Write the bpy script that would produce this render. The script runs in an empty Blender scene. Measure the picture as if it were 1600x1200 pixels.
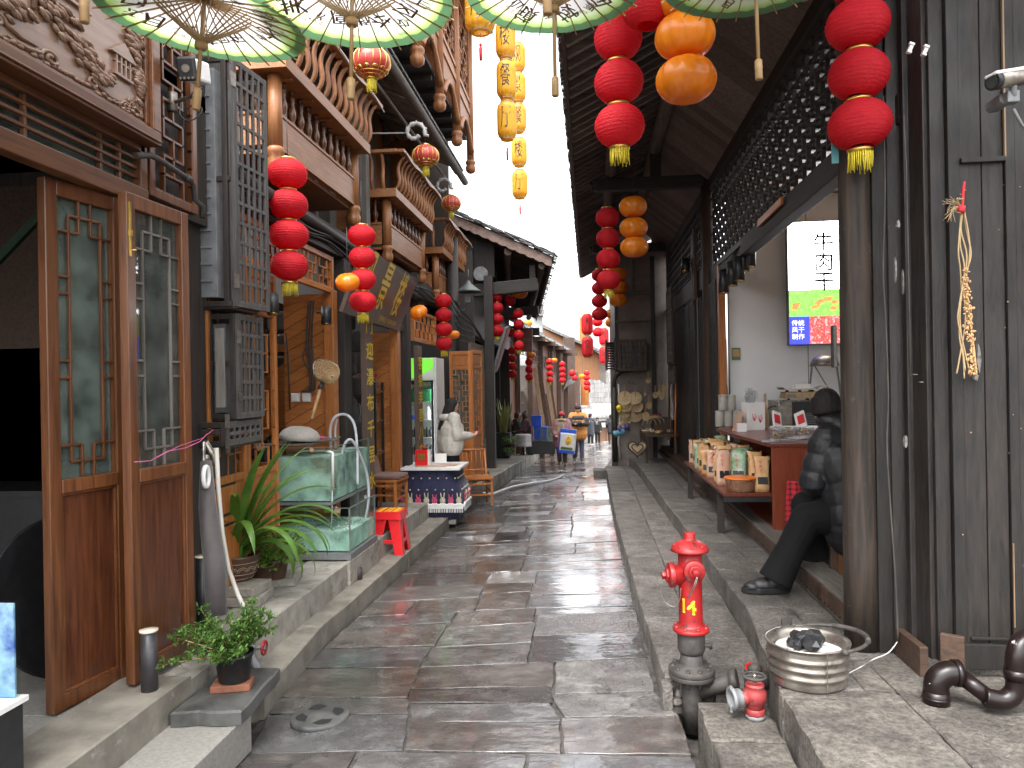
import bpy,bmesh,math,random
from mathutils import Vector,Matrix,Quaternion
R = math.radians
rnd = random.Random(7)
scene = bpy.context.scene
col = scene.collection

# camera
F_PX = 1150.0
YAW = R(5.96); ROLL = R(-1.0); CH = 1.8
cam_d = bpy.data.cameras.new('camera'); cam = bpy.data.objects.new('camera',cam_d); col.objects.link(cam)
cam_d.sensor_fit = 'HORIZONTAL'; cam_d.sensor_width = 36.0; cam_d.lens = F_PX / 1600.0 * 36.0
cam_d.clip_start = 0.05; cam_d.clip_end = 500
fw = Vector((-math.sin(YAW),math.cos(YAW),0))
rt0 = Vector((math.cos(YAW),math.sin(YAW),0)); up0 = Vector((0,0,1))
rt = rt0 * math.cos(ROLL) + up0 * math.sin(ROLL)
up = -rt0 * math.sin(ROLL) + up0 * math.cos(ROLL)
m = Matrix((rt,up,-fw)).transposed().to_4x4(); m.translation = (0,0,CH)
cam.matrix_world = m
scene.camera = cam

# sky, sun, exposure
SUN_EL,SUN_AZ = R(62),R(200)
world = bpy.data.worlds.new('World'); scene.world = world; world.use_nodes = True
nt = world.node_tree; nt.nodes.clear()
wo = nt.nodes.new('ShaderNodeOutputWorld'); bg = nt.nodes.new('ShaderNodeBackground')
sky = nt.nodes.new('ShaderNodeTexSky'); sky.sky_type = 'NISHITA'; sky.sun_disc = False
sky.sun_elevation = SUN_EL; sky.sun_rotation = SUN_AZ; sky.air_density = 1.0; sky.dust_density = 4.0; sky.ozone_density = 1.0
hs = nt.nodes.new('ShaderNodeHueSaturation'); hs.inputs['Saturation'].default_value = 0.13
nt.links.new(sky.outputs[0],hs.inputs['Color']); nt.links.new(hs.outputs[0],bg.inputs[0]); nt.links.new(bg.outputs[0],wo.inputs[0])
bg.inputs[1].default_value = 0.15
sun_d = bpy.data.lights.new('sun','SUN'); sun_d.energy = 1.0; sun_d.angle = R(35); sun_d.color = (1.0,0.98,0.95)
sun = bpy.data.objects.new('sun',sun_d); col.objects.link(sun)
sdir = Vector((math.sin(SUN_AZ) * math.cos(SUN_EL),math.cos(SUN_AZ) * math.cos(SUN_EL),math.sin(SUN_EL)))
sun.rotation_euler = sdir.to_track_quat('Z','Y').to_euler()
scene.view_settings.view_transform = 'Standard'; scene.view_settings.look = 'None'
scene.view_settings.gamma = 1.0; scene.view_settings.use_curve_mapping = False
scene.view_settings.exposure = 2.45
scene.render.engine = 'CYCLES'
cy = scene.cycles
cy.max_bounces = 10; cy.diffuse_bounces = 5; cy.glossy_bounces = 4; cy.transmission_bounces = 6; cy.transparent_max_bounces = 16
cy.use_denoising = True; cy.sample_clamp_indirect = 6.0; cy.caustics_reflective = False; cy.caustics_refractive = False

# measuring helpers (photo pixel -> point on a real plane)
def ray(px,py):
    return fw + rt * ((px - 800) / F_PX) + up * ((600 - py) / F_PX)
def at(px,py,k,v):
    r = ray(px,py); i = 'xyz'.index(k); o = Vector((0,0,CH))
    return o + r * ((v - o[i]) / r[i])
def D(px,py,d):
    return Vector((0,0,CH)) + ray(px,py) * d
def gz(y):
    return 0.0 if y < 12.5 else (-0.031 * (y - 12.5) ** 2 / 2.0 * 1.0 if y < 14.5 else -0.062 - 0.062 * (y - 14.5))
def GR(px,py,lift=0.0):
    r = ray(px,py); t = 1.0
    for _ in range(60):
        p = Vector((0,0,CH)) + r * t
        h = p.z - (gz(p.y) + lift)
        if abs(h) < 0.002: break
        t += h / max(0.02,-r.z - (0.062 if p.y > 14.5 else 0) * 0 ) * 0.8
    return p

# mesh builder
def basis(d):
    d = d.normalized()
    a = Vector((0,0,1)) if abs(d.z) < 0.95 else Vector((0,1,0))
    x = a.cross(d).normalized(); y = d.cross(x).normalized()
    return x,y
class MB:
    def __init__(s): s.v = []; s.f = []; s.mi = []; s.sm = []
    def add(s,vs,fs,mi=0,smooth=False):
        o = len(s.v); s.v += [Vector(q) for q in vs]
        for f in fs: s.f.append(tuple(i + o for i in f)); s.mi.append(mi); s.sm.append(smooth)
        return s
    def box(s,c,size,rot=None,mi=0,taper=1.0):
        c = Vector(c); h = Vector(size) / 2; vs = []
        for sx,sy,sz in ((-1,-1,-1),(1,-1,-1),(1,1,-1),(-1,1,-1),(-1,-1,1),(1,-1,1),(1,1,1),(-1,1,1)):
            t = taper if sz > 0 else 1.0
            q = Vector((sx * h.x * t,sy * h.y * t,sz * h.z))
            if rot is not None: q = rot @ q
            vs.append(c + q)
        return s.add(vs,[(0,3,2,1),(4,5,6,7),(0,1,5,4),(1,2,6,5),(2,3,7,6),(3,0,4,7)],mi)
    def b2(s,a,b,mi=0):
        a = Vector(a); b = Vector(b)
        lo = Vector((min(a.x,b.x),min(a.y,b.y),min(a.z,b.z))); hi = Vector((max(a.x,b.x),max(a.y,b.y),max(a.z,b.z)))
        return s.box((lo+hi)/2,hi-lo,None,mi)
    def bar(s,p0,p1,w,h,mi=0,upv=None):
        p0 = Vector(p0); p1 = Vector(p1); d = (p1 - p0)
        if d.length < 1e-6: return s
        dn = d.normalized()
        if upv is None: x,y = basis(dn)
        else:
            y = (Vector(upv) - dn * dn.dot(Vector(upv))).normalized(); x = y.cross(dn).normalized()
        vs = []
        for p in (p0,p1):
            for a,b in ((-1,-1),(1,-1),(1,1),(-1,1)): vs.append(p + x * (a * w / 2) + y * (b * h / 2))
        return s.add(vs,[(0,3,2,1),(4,5,6,7),(0,1,5,4),(1,2,6,5),(2,3,7,6),(3,0,4,7)],mi)
    def tube(s,pts,r,n=10,mi=0,cap=True,smooth=True):
        pts = [Vector(p) for p in pts]
        if not isinstance(r,(list,tuple)): r = [r] * len(pts)
        vs = []; fs = []; px = None
        for i,p in enumerate(pts):
            d = (pts[min(i+1,len(pts)-1)] - pts[max(i-1,0)])
            if d.length < 1e-9: d = Vector((0,0,1))
            d.normalize()
            if px is None: x,y = basis(d)
            else:
                x = px - d * px.dot(d)
                if x.length < 1e-6: x,y = basis(d)
                x.normalize(); y = d.cross(x)
            px = x
            for k in range(n):
                a = 2 * math.pi * k / n
                vs.append(p + (x * math.cos(a) + y * math.sin(a)) * r[i])
        for i in range(len(pts) - 1):
            for k in range(n):
                a = i*n+k; b = i*n+(k+1)%n
                fs.append((a,b,b+n,a+n))
        o = len(s.v); s.add(vs,fs,mi,smooth)
        if cap:
            s.f.append(tuple(o + k for k in reversed(range(n)))); s.mi.append(mi); s.sm.append(False)
            s.f.append(tuple(o + (len(pts)-1)*n + k for k in range(n))); s.mi.append(mi); s.sm.append(False)
        return s
    def lathe(s,prof,c=(0,0,0),n=24,mi=0,rot=None,smooth=True,cap=True,fn=None):
        c = Vector(c); vs = []; fs = []
        for r,z in prof:
            for k in range(n):
                a = 2*math.pi*k/n
                rr = r * (fn(a,z) if fn else 1.0)
                q = Vector((rr*math.cos(a),rr*math.sin(a),z))
                if rot is not None: q = rot @ q
                vs.append(c + q)
        for i in range(len(prof)-1):
            for k in range(n):
                a = i*n+k; b = i*n+(k+1)%n
                fs.append((a,b,b+n,a+n))
        o = len(s.v); s.add(vs,fs,mi,smooth)
        if cap:
            if prof[0][0] > 1e-5: s.f.append(tuple(o + k for k in reversed(range(n)))); s.mi.append(mi); s.sm.append(False)
            if prof[-1][0] > 1e-5: s.f.append(tuple(o + (len(prof)-1)*n + k for k in range(n))); s.mi.append(mi); s.sm.append(False)
        return s
    def ball(s,c,r,n=14,mi=0,rot=None):
        if not isinstance(r,(list,tuple,Vector)): r = (r,r,r)
        prof = [(math.sin(math.pi*i/(n//2+1)),-math.cos(math.pi*i/(n//2+1))) for i in range(n//2+2)]
        c = Vector(c); vs = []; fs = []
        for q,z in prof:
            for k in range(n):
                a = 2*math.pi*k/n; w = Vector((q*math.cos(a)*r[0],q*math.sin(a)*r[1],z*r[2]))
                if rot is not None: w = rot @ w
                vs.append(c + w)
        for i in range(len(prof)-1):
            for k in range(n):
                a = i*n+k; b = i*n+(k+1)%n; fs.append((a,b,b+n,a+n))
        return s.add(vs,fs,mi,True)
    def prism(s,poly,ext,mi=0):
        poly = [Vector(p) for p in poly]; ext = Vector(ext); n = len(poly)
        vs = poly + [p + ext for p in poly]
        fs = [tuple(reversed(range(n))),tuple(range(n,2*n))] + [(i,(i+1)%n,(i+1)%n+n,i+n) for i in range(n)]
        return s.add(vs,fs,mi)
    def quad(s,*p,mi=0): return s.add(p,[tuple(range(len(p)))],mi)
    def build(s,name,mats,parent=None,label=None,cat=None,group=None,kind=None,bev=0,origin=None):
        me = bpy.data.meshes.new(name)
        if parent is None:
            if origin is None:
                xs = [q.x for q in s.v]; ys = [q.y for q in s.v]; zs = [q.z for q in s.v]
                origin = Vector(((min(xs)+max(xs))/2,(min(ys)+max(ys))/2,min(zs)))
            off = Vector(origin)
        else: off = parent.get('_o') and Vector(parent['_o']) or Vector((0,0,0))
        me.from_pydata([q - off for q in s.v],[],s.f)
        if not isinstance(mats,(list,tuple)): mats = [mats]
        for mm in mats: me.materials.append(mm)
        me.polygons.foreach_set('material_index',s.mi); me.polygons.foreach_set('use_smooth',s.sm)
        me.validate(); me.update()
        bm = bmesh.new(); bm.from_mesh(me); bmesh.ops.recalc_face_normals(bm,faces=bm.faces); bm.to_mesh(me); bm.free()
        o = bpy.data.objects.new(name,me); col.objects.link(o)
        if parent is not None:
            o.parent = parent; o['_o'] = list(off)
        else:
            o.location = off; o['_o'] = list(off)
        if bev:
            b = o.modifiers.new('bevel','BEVEL'); b.width = bev; b.segments = 2; b.limit_method = 'ANGLE'; b.angle_limit = R(50)
        return tag(o,label,cat,group,kind)
def tag(o,label=None,cat=None,group=None,kind=None):
    if label: o['label'] = label
    if cat: o['category'] = cat
    if group: o['group'] = group
    if kind: o['kind'] = kind
    return o
def thing(name,loc,label,cat,group=None,kind=None):
    o = bpy.data.objects.new(name,None); col.objects.link(o); o.empty_display_size = 0.1
    o.location = loc; o['_o'] = list(loc)
    return tag(o,label,cat,group,kind)
def kids(o): return [c for c in bpy.data.objects if c.parent == o]
def copy_tree(o,parent=None,loc=None,rz=None,scale=None,label=None,group=None):
    c = o.copy(); col.objects.link(c); c.parent = parent
    if loc is not None: c.location = loc
    if rz is not None: c.rotation_euler = (0,0,rz)
    if scale is not None: c.scale = (scale,)*3 if not isinstance(scale,tuple) else scale
    if label: c['label'] = label
    if group: c['group'] = group
    for k in kids(o): copy_tree(k,c)
    return c
def RZ(a): return Matrix.Rotation(a,3,'Z')
def RX(a): return Matrix.Rotation(a,3,'X')
def RY(a): return Matrix.Rotation(a,3,'Y')
# glyph outlines as geometry (the font that comes with Blender)
def glyphs(txt,size,ext=0.0,vertical=False,spacing=1.15,res=2):
    out = []
    items = [txt] if not vertical else list(txt)
    for i,t in enumerate(items):
        cu = bpy.data.curves.new('glyph','FONT'); cu.body = t; cu.size = size; cu.align_x = 'CENTER'; cu.align_y = 'CENTER'
        cu.resolution_u = res; cu.extrude = ext
        ob = bpy.data.objects.new('glyph',cu); col.objects.link(ob)
        bpy.context.view_layer.update()
        dg = bpy.context.evaluated_depsgraph_get(); me = ob.evaluated_get(dg).to_mesh()
        vs = [v.co.copy() for v in me.vertices]; fs = [tuple(p.vertices) for p in me.polygons]
        ob.evaluated_get(dg).to_mesh_clear()
        bpy.data.objects.remove(ob); bpy.data.curves.remove(cu)
        dy = -(i - (len(items)-1)/2) * size * spacing if vertical else 0
        out.append(([v + Vector((0,dy,0)) for v in vs],fs))
    return out
def put_text(mb,txt,size,c,ex,ey,vertical=False,spacing=1.15,mi=0,sx=1.0,sy=1.0,ext=0.0,res=2,bold=0):
    """text in the plane with axes ex (reading direction) and ey (up)"""
    c = Vector(c); ex = Vector(ex).normalized(); ey = Vector(ey).normalized(); ez = ex.cross(ey)
    for vs,fs in glyphs(txt,size,ext,vertical,spacing,res):
        for bx,by in (((0,0),) if not bold else ((0,0),(bold,0),(0,bold),(-bold,0),(0,-bold))):
            k = (abs(bx) > 0) * 1 + (abs(by) > 0) * 2 + (bx < 0) + (by < 0)
            mb.add([c + ex*(v.x*sx + bx) + ey*(v.y*sy + by) + ez*(v.z + k*0.0001) for v in vs],fs,mi)
    return mb

# materials
def mat(name,c1,c2=None,c3=None,ns=6.0,sc=(1,1,1),rough=0.6,rough2=None,bump=0.15,bd=0.01,metal=0.0,island=0.0,
        detail=6.0,spec=0.5,dirt=None,coat=0.0,trans=0.0,alpha=None,emis=None,emis_s=1.0,sheen=0.0,wave=None,dist=0.0,bs=None,ov=0):
    m_ = bpy.data.materials.new(name); m_.use_nodes = True; t = m_.node_tree; N = t.nodes; L = t.links
    p = N['Principled BSDF']; out = N['Material Output']
    tc = N.new('ShaderNodeTexCoord'); mp = N.new('ShaderNodeMapping'); mp.inputs['Scale'].default_value = sc
    L.new(tc.outputs['Object'],mp.inputs['Vector'])
    geo = N.new('ShaderNodeNewGeometry')
    vec = mp.outputs['Vector']
    if island:   # each plank or stone has its own grain
        add = N.new('ShaderNodeVectorMath'); add.operation = 'ADD'; mul = N.new('ShaderNodeMath'); mul.operation = 'MULTIPLY'; mul.inputs[1].default_value = 37.0
        L.new(geo.outputs['Random Per Island'],mul.inputs[0]); L.new(vec,add.inputs[0]); L.new(mul.outputs[0],add.inputs[1]); vec = add.outputs[0]
    no = N.new('ShaderNodeTexNoise'); no.inputs['Scale'].default_value = ns; no.inputs['Detail'].default_value = detail; no.inputs['Roughness'].default_value = 0.6
    no.inputs['Distortion'].default_value = dist
    L.new(vec,no.inputs['Vector'])
    rp = N.new('ShaderNodeValToRGB'); e = rp.color_ramp.elements
    c2 = c2 or tuple(x * 0.7 for x in c1)
    e[0].position = 0.32; e[0].color = (*c2,1); e[1].position = 0.66; e[1].color = (*c1,1)
    if c3: q = e.new(0.5); q.color = (*c3,1)
    L.new(no.outputs['Fac'],rp.inputs['Fac']); colr = rp.outputs['Color']
    def mixc(fac,a,b,mode='MIX'):
        x = N.new('ShaderNodeMix'); x.data_type = 'RGBA'; x.blend_type = mode
        if isinstance(fac,float): x.inputs[0].default_value = fac
        else: L.new(fac,x.inputs[0])
        for k,q in ((6,a),(7,b)):
            if isinstance(q,tuple): x.inputs[k].default_value = (*q,1)
            else: L.new(q,x.inputs[k])
        return x.outputs[2]
    if island:
        mr = N.new('ShaderNodeMapRange'); mr.inputs['To Min'].default_value = 1 - island; mr.inputs['To Max'].default_value = 1 + island
        L.new(geo.outputs['Random Per Island'],mr.inputs['Value'])
        cx = N.new('ShaderNodeCombineXYZ'); [L.new(mr.outputs[0],cx.inputs[i]) for i in range(3)]
        colr = mixc(1.0,colr,cx.outputs[0],'MULTIPLY')
    if ov:       # each lantern has faded a little differently
        oi = N.new('ShaderNodeObjectInfo'); mo = N.new('ShaderNodeMapRange'); mo.inputs['To Min'].default_value = 1 - ov; L.new(oi.outputs['Random'],mo.inputs['Value']); co = N.new('ShaderNodeCombineXYZ'); [L.new(mo.outputs[0],co.inputs[i]) for i in range(3)]; colr = mixc(1.0,colr,co.outputs[0],'MULTIPLY')
    if dirt:     # (colour, noise scale, threshold, softness)
        dn = N.new('ShaderNodeTexNoise'); dn.inputs['Scale'].default_value = dirt[1]; dn.inputs['Detail'].default_value = 8; dn.inputs['Roughness'].default_value = 0.7
        L.new(tc.outputs['Object'],dn.inputs['Vector'])
        dm = N.new('ShaderNodeMapRange'); dm.inputs['From Min'].default_value = dirt[2]; dm.inputs['From Max'].default_value = dirt[2] + dirt[3]
        L.new(dn.outputs['Fac'],dm.inputs['Value']); colr = mixc(dm.outputs[0],colr,dirt[0])
    L.new(colr,p.inputs['Base Color'])
    if rough2 is not None:
        r2 = N.new('ShaderNodeMapRange'); r2.inputs['From Min'].default_value = 0.35; r2.inputs['From Max'].default_value = 0.65
        r2.inputs['To Min'].default_value = rough; r2.inputs['To Max'].default_value = rough2
        n3 = N.new('ShaderNodeTexNoise'); n3.inputs['Scale'].default_value = max(1.5,ns*0.4); n3.inputs['Detail'].default_value = 5
        L.new(tc.outputs['Object'],n3.inputs['Vector']); L.new(n3.outputs['Fac'],r2.inputs['Value']); L.new(r2.outputs[0],p.inputs['Roughness'])
    else: p.inputs['Roughness'].default_value = rough
    p.inputs['Metallic'].default_value = metal; p.inputs['Specular IOR Level'].default_value = spec
    if coat: p.inputs['Coat Weight'].default_value = coat; p.inputs['Coat Roughness'].default_value = 0.15
    if sheen: p.inputs['Sheen Weight'].default_value = sheen
    if bump:
        bn = N.new('ShaderNodeBump'); bn.inputs['Strength'].default_value = bump; bn.inputs['Distance'].default_value = bd
        if bs:
            n4 = N.new('ShaderNodeTexNoise'); n4.inputs['Scale'].default_value = bs; n4.inputs['Detail'].default_value = 6; n4.inputs['Roughness'].default_value = 0.7
            L.new(vec,n4.inputs['Vector']); hsrc = n4.outputs['Fac']
            sm_ = N.new('ShaderNodeMapRange'); sm_.inputs['From Min'].default_value = 0.38; sm_.inputs['From Max'].default_value = 0.62; sm_.inputs['To Min'].default_value = 0.55; sm_.inputs['To Max'].default_value = 1.4
            L.new(hsrc,sm_.inputs['Value']); cx4 = N.new('ShaderNodeCombineXYZ'); [L.new(sm_.outputs[0],cx4.inputs[i]) for i in range(3)]
            L.new(mixc(1.0,p.inputs['Base Color'].links[0].from_socket,cx4.outputs[0],'MULTIPLY'),p.inputs['Base Color'])
        else: hsrc = no.outputs['Fac']
        if wave:
            wv = N.new('ShaderNodeTexWave'); wv.wave_type = 'BANDS'; wv.bands_direction = wave[0]; wv.inputs['Scale'].default_value = wave[1]; wv.inputs['Distortion'].default_value = wave[2]
            L.new(tc.outputs['Object'],wv.inputs['Vector'])
            ad = N.new('ShaderNodeMath'); ad.operation = 'ADD'; L.new(hsrc,ad.inputs[0]); L.new(wv.outputs['Fac'],ad.inputs[1]); hsrc = ad.outputs[0]
        L.new(hsrc,bn.inputs['Height']); L.new(bn.outputs[0],p.inputs['Normal'])
    if emis == 'own': L.new(colr,p.inputs['Emission Color']); p.inputs['Emission Strength'].default_value = emis_s
    elif emis: p.inputs['Emission Color'].default_value = (*emis,1); p.inputs['Emission Strength'].default_value = emis_s
    if trans:    # thin paper or cloth that lets light through
        tr = N.new('ShaderNodeBsdfTranslucent'); ms = N.new('ShaderNodeMixShader'); ms.inputs[0].default_value = trans
        L.new(colr,tr.inputs['Color']); L.new(p.outputs[0],ms.inputs[1]); L.new(tr.outputs[0],ms.inputs[2]); L.new(ms.outputs[0],out.inputs['Surface'])
    m_['_p'] = 1
    return m_
def glass(name,tint=(0.9,0.95,0.93),ior=1.45,rough=0.02,dirt=0.0,dcol=(0.4,0.45,0.4)):
    m_ = bpy.data.materials.new(name); m_.use_nodes = True; t = m_.node_tree; N = t.nodes; L = t.links; N.clear()
    out = N.new('ShaderNodeOutputMaterial'); tr = N.new('ShaderNodeBsdfTransparent'); tr.inputs[0].default_value = (*tint,1)
    gl = N.new('ShaderNodeBsdfGlossy'); gl.inputs['Roughness'].default_value = rough; lw = N.new('ShaderNodeLayerWeight'); pw = N.new('ShaderNodeMath'); pw.operation = 'POWER'; pw.inputs[1].default_value = 4
    fr = N.new('ShaderNodeMath'); fr.operation = 'MULTIPLY_ADD'; fr.inputs[1].default_value = min(.8,(ior-1)*1.6); fr.inputs[2].default_value = ((ior-1)/(ior+1))**2; L.new(lw.outputs['Facing'],pw.inputs[0]); L.new(pw.outputs[0],fr.inputs[0])
    ms = N.new('ShaderNodeMixShader'); L.new(fr.outputs[0],ms.inputs[0]); L.new(tr.outputs[0],ms.inputs[1]); L.new(gl.outputs[0],ms.inputs[2])
    last = ms
    if dirt:
        df = N.new('ShaderNodeBsdfDiffuse'); df.inputs[0].default_value = (*dcol,1)
        no = N.new('ShaderNodeTexNoise'); no.inputs['Scale'].default_value = 6; no.inputs['Detail'].default_value = 8
        tc = N.new('ShaderNodeTexCoord'); L.new(tc.outputs['Object'],no.inputs['Vector'])
        mr = N.new('ShaderNodeMapRange'); mr.inputs['From Min'].default_value = 0.35; mr.inputs['From Max'].default_value = 0.75; mr.inputs['To Max'].default_value = dirt * 2; mr.inputs['To Min'].default_value = dirt * 0.5
        L.new(no.outputs['Fac'],mr.inputs['Value'])
        m2 = N.new('ShaderNodeMixShader'); L.new(mr.outputs[0],m2.inputs[0]); L.new(ms.outputs[0],m2.inputs[1]); L.new(df.outputs[0],m2.inputs[2]); last = m2
    L.new(last.outputs[0],out.inputs['Surface'])
    return m_
M = {}
def wood(name,c1,c2,grain='z',rough=0.55,rough2=None,ns=3.0,bump=0.25,island=0.22,dirt=None,coat=0.0,stretch=14):
    sc = {'z': (stretch,stretch,1),'y': (stretch,1,stretch),'x': (1,stretch,stretch)}[grain]
    M[name] = mat(name,c1,c2,ns=ns,sc=sc,rough=rough,rough2=rough2,bump=bump,bd=0.004,island=island,detail=8,dirt=dirt,coat=coat,dist=0.6)
for g in 'xyz':
    wood('honey_' + g,(0.50,0.185,0.048),(0.31,0.10,0.024),g,rough=0.38,bump=0.12,coat=0.1,dirt=((0.16,0.06,0.02),6,0.58,0.15))
    wood('door_' + g,(0.165,0.060,0.021),(0.075,0.025,0.0095),g,rough=0.33,bump=0.10,coat=0.25)
    wood('balcony_' + g,(0.37,0.155,0.055),(0.20,0.078,0.03),g,rough=0.45,dirt=((0.12,0.07,0.04),4,0.58,0.2))
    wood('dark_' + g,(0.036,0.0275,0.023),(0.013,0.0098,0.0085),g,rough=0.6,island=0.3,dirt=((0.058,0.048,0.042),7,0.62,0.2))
    wood('brown_' + g,(0.085,0.048,0.030),(0.035,0.02,0.014),g,rough=0.6,island=0.35)
    wood('grey_' + g,(0.17,0.15,0.13),(0.07,0.06,0.052),g,rough=0.75,island=0.25)
    wood('bare_' + g,(0.30,0.20,0.115),(0.17,0.11,0.065),g,rough=0.6,island=0.2)
wood('panel_z',(0.125,0.040,0.017),(0.050,0.016,0.008),'z',rough=0.28,bump=0.06,coat=0.3,dirt=((0.07,0.045,0.03),3,0.58,0.2))
wood('redwood',(0.22,0.052,0.026),(0.13,0.028,0.014),'z',rough=0.3,bump=0.05)
wood('redwood_y',(0.17,0.042,0.026),(0.11,0.026,0.016),'y',rough=0.3,bump=0.05)
wood('plankwall',(0.019,0.0135,0.0105),(0.0036,0.0031,0.0030),'z',rough=0.5,rough2=0.75,ns=5.0,bump=1.0,stretch=8,island=0.5,dirt=((0.07,0.055,0.045),14,0.68,0.08))
wood('post_old',(0.050,0.033,0.023),(0.0065,0.005,0.004),'z',rough=0.75,ns=1.8,bump=0.9,island=0.2,dirt=((0.10,0.078,0.06),12,0.62,0.10))
wood('carve',(0.30,0.185,0.13),(0.21,0.12,0.08),'y',rough=0.30,bump=0.08,coat=0.2,island=0.1)
wood('eave_x',(0.19,0.150,0.132),(0.085,0.066,0.058),'x',rough=0.7,island=0.35)
wood('eave_y',(0.16,0.125,0.11),(0.075,0.058,0.05),'y',rough=0.7,island=0.3)
wood('bamboo',(0.42,0.27,0.12),(0.28,0.16,0.065),'z',rough=0.5,island=0.1,stretch=6)
M['concrete'] = mat('concrete',(0.37,0.345,0.30),(0.24,0.22,0.19),ns=9,rough=0.85,bump=0.5,bd=0.006,dirt=((0.09,0.085,0.075),4,0.55,0.15))
M['concrete_wet'] = mat('concrete_wet',(0.25,0.228,0.19),(0.125,0.112,0.093),ns=5,rough=0.35,rough2=0.8,bump=0.5,bd=0.006,dirt=((0.30,0.28,0.25),12,0.6,0.1))
M['tile'] = mat('tile',(0.29,0.275,0.25),(0.20,0.19,0.17),ns=60,rough=0.55,bump=0.1,island=0.06,dirt=((0.12,0.11,0.10),3,0.55,0.25))
M['slate'] = mat('slate',(0.10,0.10,0.095),(0.04,0.04,0.038),ns=8,rough=0.3,rough2=0.6,bump=0.6,bd=0.008)
M['plaster'] = mat('plaster',(0.30,0.255,0.23),(0.19,0.16,0.145),ns=3,rough=0.9,bump=0.3,dirt=((0.07,0.06,0.05),3,0.55,0.2))
M['whitewall'] = mat('whitewall',(0.80,0.80,0.81),(0.75,0.75,0.76),ns=2,rough=0.5,bump=0.03)
M['white'] = mat('white',(0.78,0.77,0.75),(0.70,0.69,0.67),ns=10,rough=0.4,bump=0.03)
M['black'] = mat('black',(0.018,0.018,0.02),(0.010,0.010,0.011),ns=20,rough=0.45,bump=0.05)
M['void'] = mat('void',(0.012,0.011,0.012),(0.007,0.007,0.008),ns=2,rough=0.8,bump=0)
M['grey'] = mat('grey',(0.20,0.205,0.21),(0.13,0.135,0.14),ns=12,rough=0.55,bump=0.1)
M['steel'] = mat('steel',(0.36,0.33,0.29),(0.20,0.175,0.15),ns=12,sc=(1,1,3),rough=0.22,rough2=0.5,metal=0.85,bump=0.15,dirt=((0.10,0.07,0.05),7,0.58,0.12))
M['chrome'] = mat('chrome',(0.6,0.6,0.6),(0.5,0.5,0.5),ns=5,rough=0.2,metal=1.0,bump=0)
M['gold'] = mat('gold',(0.75,0.52,0.14),(0.50,0.30,0.06),ns=60,sc=(1,1,0.2),rough=0.28,metal=0.9,bump=0.2)
M['iron'] = mat('iron',(0.06,0.052,0.047),(0.028,0.024,0.022),ns=25,rough=0.65,bump=0.5,bd=0.003,dirt=((0.16,0.075,0.04),9,0.60,0.12))
M['redpaint'] = mat('redpaint',(0.36,0.011,0.012),(0.22,0.008,0.009),ns=5,rough=0.34,rough2=0.6,bump=0.3,bd=0.002,dirt=((0.07,0.016,0.014),13,0.53,0.10),coat=0.1)
M['redpaint_old'] = mat('redpaint_old',(0.34,0.04,0.038),(0.18,0.024,0.024),ns=12,rough=0.5,bump=0.4,bd=0.003,dirt=((0.14,0.12,0.11),18,0.56,0.08))
M['yellowpaint'] = mat('yellowpaint',(0.85,0.65,0.03),(0.75,0.52,0.02),ns=20,rough=0.5,bump=0.05)
M['lantern'] = mat('lantern_red',(0.86,0.016,0.036),(0.72,0.010,0.024),ns=9,sc=(1,1,3),rough=0.6,bump=0.9,bd=0.010,trans=0.45,ov=.14)
M['lantern_old'] = mat('lantern_palace_red',(0.62,0.09,0.07),(0.5,0.05,0.045),ns=5,rough=0.28,bump=0.05,trans=0.3,dirt=((0.45,0.25,0.20),3,0.6,0.2))
M['lantern_yellow'] = mat('lantern_yellow',(0.85,0.50,0.035),(0.72,0.38,0.02),ns=4,rough=0.5,bump=0.2,trans=0.45)
M['pumpkin'] = mat('pumpkin_orange',(0.90,0.30,0.015),(0.80,0.22,0.010),ns=3,rough=0.34,bump=0.04,trans=0.3,coat=0.2)
M['tassel'] = mat('tassel_yellow',(0.80,0.66,0.05),(0.55,0.42,0.02),ns=50,sc=(1,1,.1),rough=0.6,bump=0.3)
M['tasselred'] = mat('tassel_red',(0.6,0.02,0.03),(0.45,0.015,0.02),ns=50,sc=(1,1,.1),rough=0.6,bump=0.3)
M['ink'] = mat('ink',(0.02,0.018,0.016),(0.015,0.013,0.012),ns=9,rough=0.6,bump=0)
M['inkbrown'] = mat('ink_brown',(0.15,0.09,0.065),(0.11,0.065,0.045),ns=9,rough=0.7,bump=0)
M['seal'] = mat('seal_red',(0.65,0.03,0.04),(0.55,0.02,0.03),ns=9,rough=0.7,bump=0)
M['signbrown'] = mat('sign_bronze',(0.125,0.085,0.064),(0.09,0.062,0.047),ns=4,rough=0.42,spec=0.35,bump=0.02)
M['signgold'] = mat('sign_gold',(0.85,0.62,0.03),(0.75,0.5,0.02),ns=9,rough=0.35,bump=0)
M['glass'] = glass('pane_glass')
M['glass_dusty'] = glass('dusty_glass',(0.75,0.82,0.78),dirt=0.22,dcol=(0.26,0.31,0.28))
M['glass_dark'] = glass('old_glass',(0.6,0.62,0.62),dirt=0.08)
M['glass_green'] = glass('tank_glass',(0.95,0.99,0.97),ior=1.18)
M['water'] = glass('tank_water',(0.82,0.95,0.90),ior=1.06,dirt=0.50,dcol=(0.50,0.68,0.60))
M['plastic_clear'] = glass('clear_plastic',(0.86,0.88,0.88),rough=0.15,dirt=0.15,dcol=(0.7,0.7,0.7))
M['leaf'] = mat('leaf',(0.12,0.24,0.035),(0.06,0.145,0.02),ns=6,rough=0.38,bump=0.1,trans=0.3,island=0.3)
M['leaf_light'] = mat('leaf_light',(0.20,0.34,0.05),(0.10,0.2,0.03),ns=9,rough=0.4,bump=0.1,trans=0.3,island=0.4)
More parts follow.
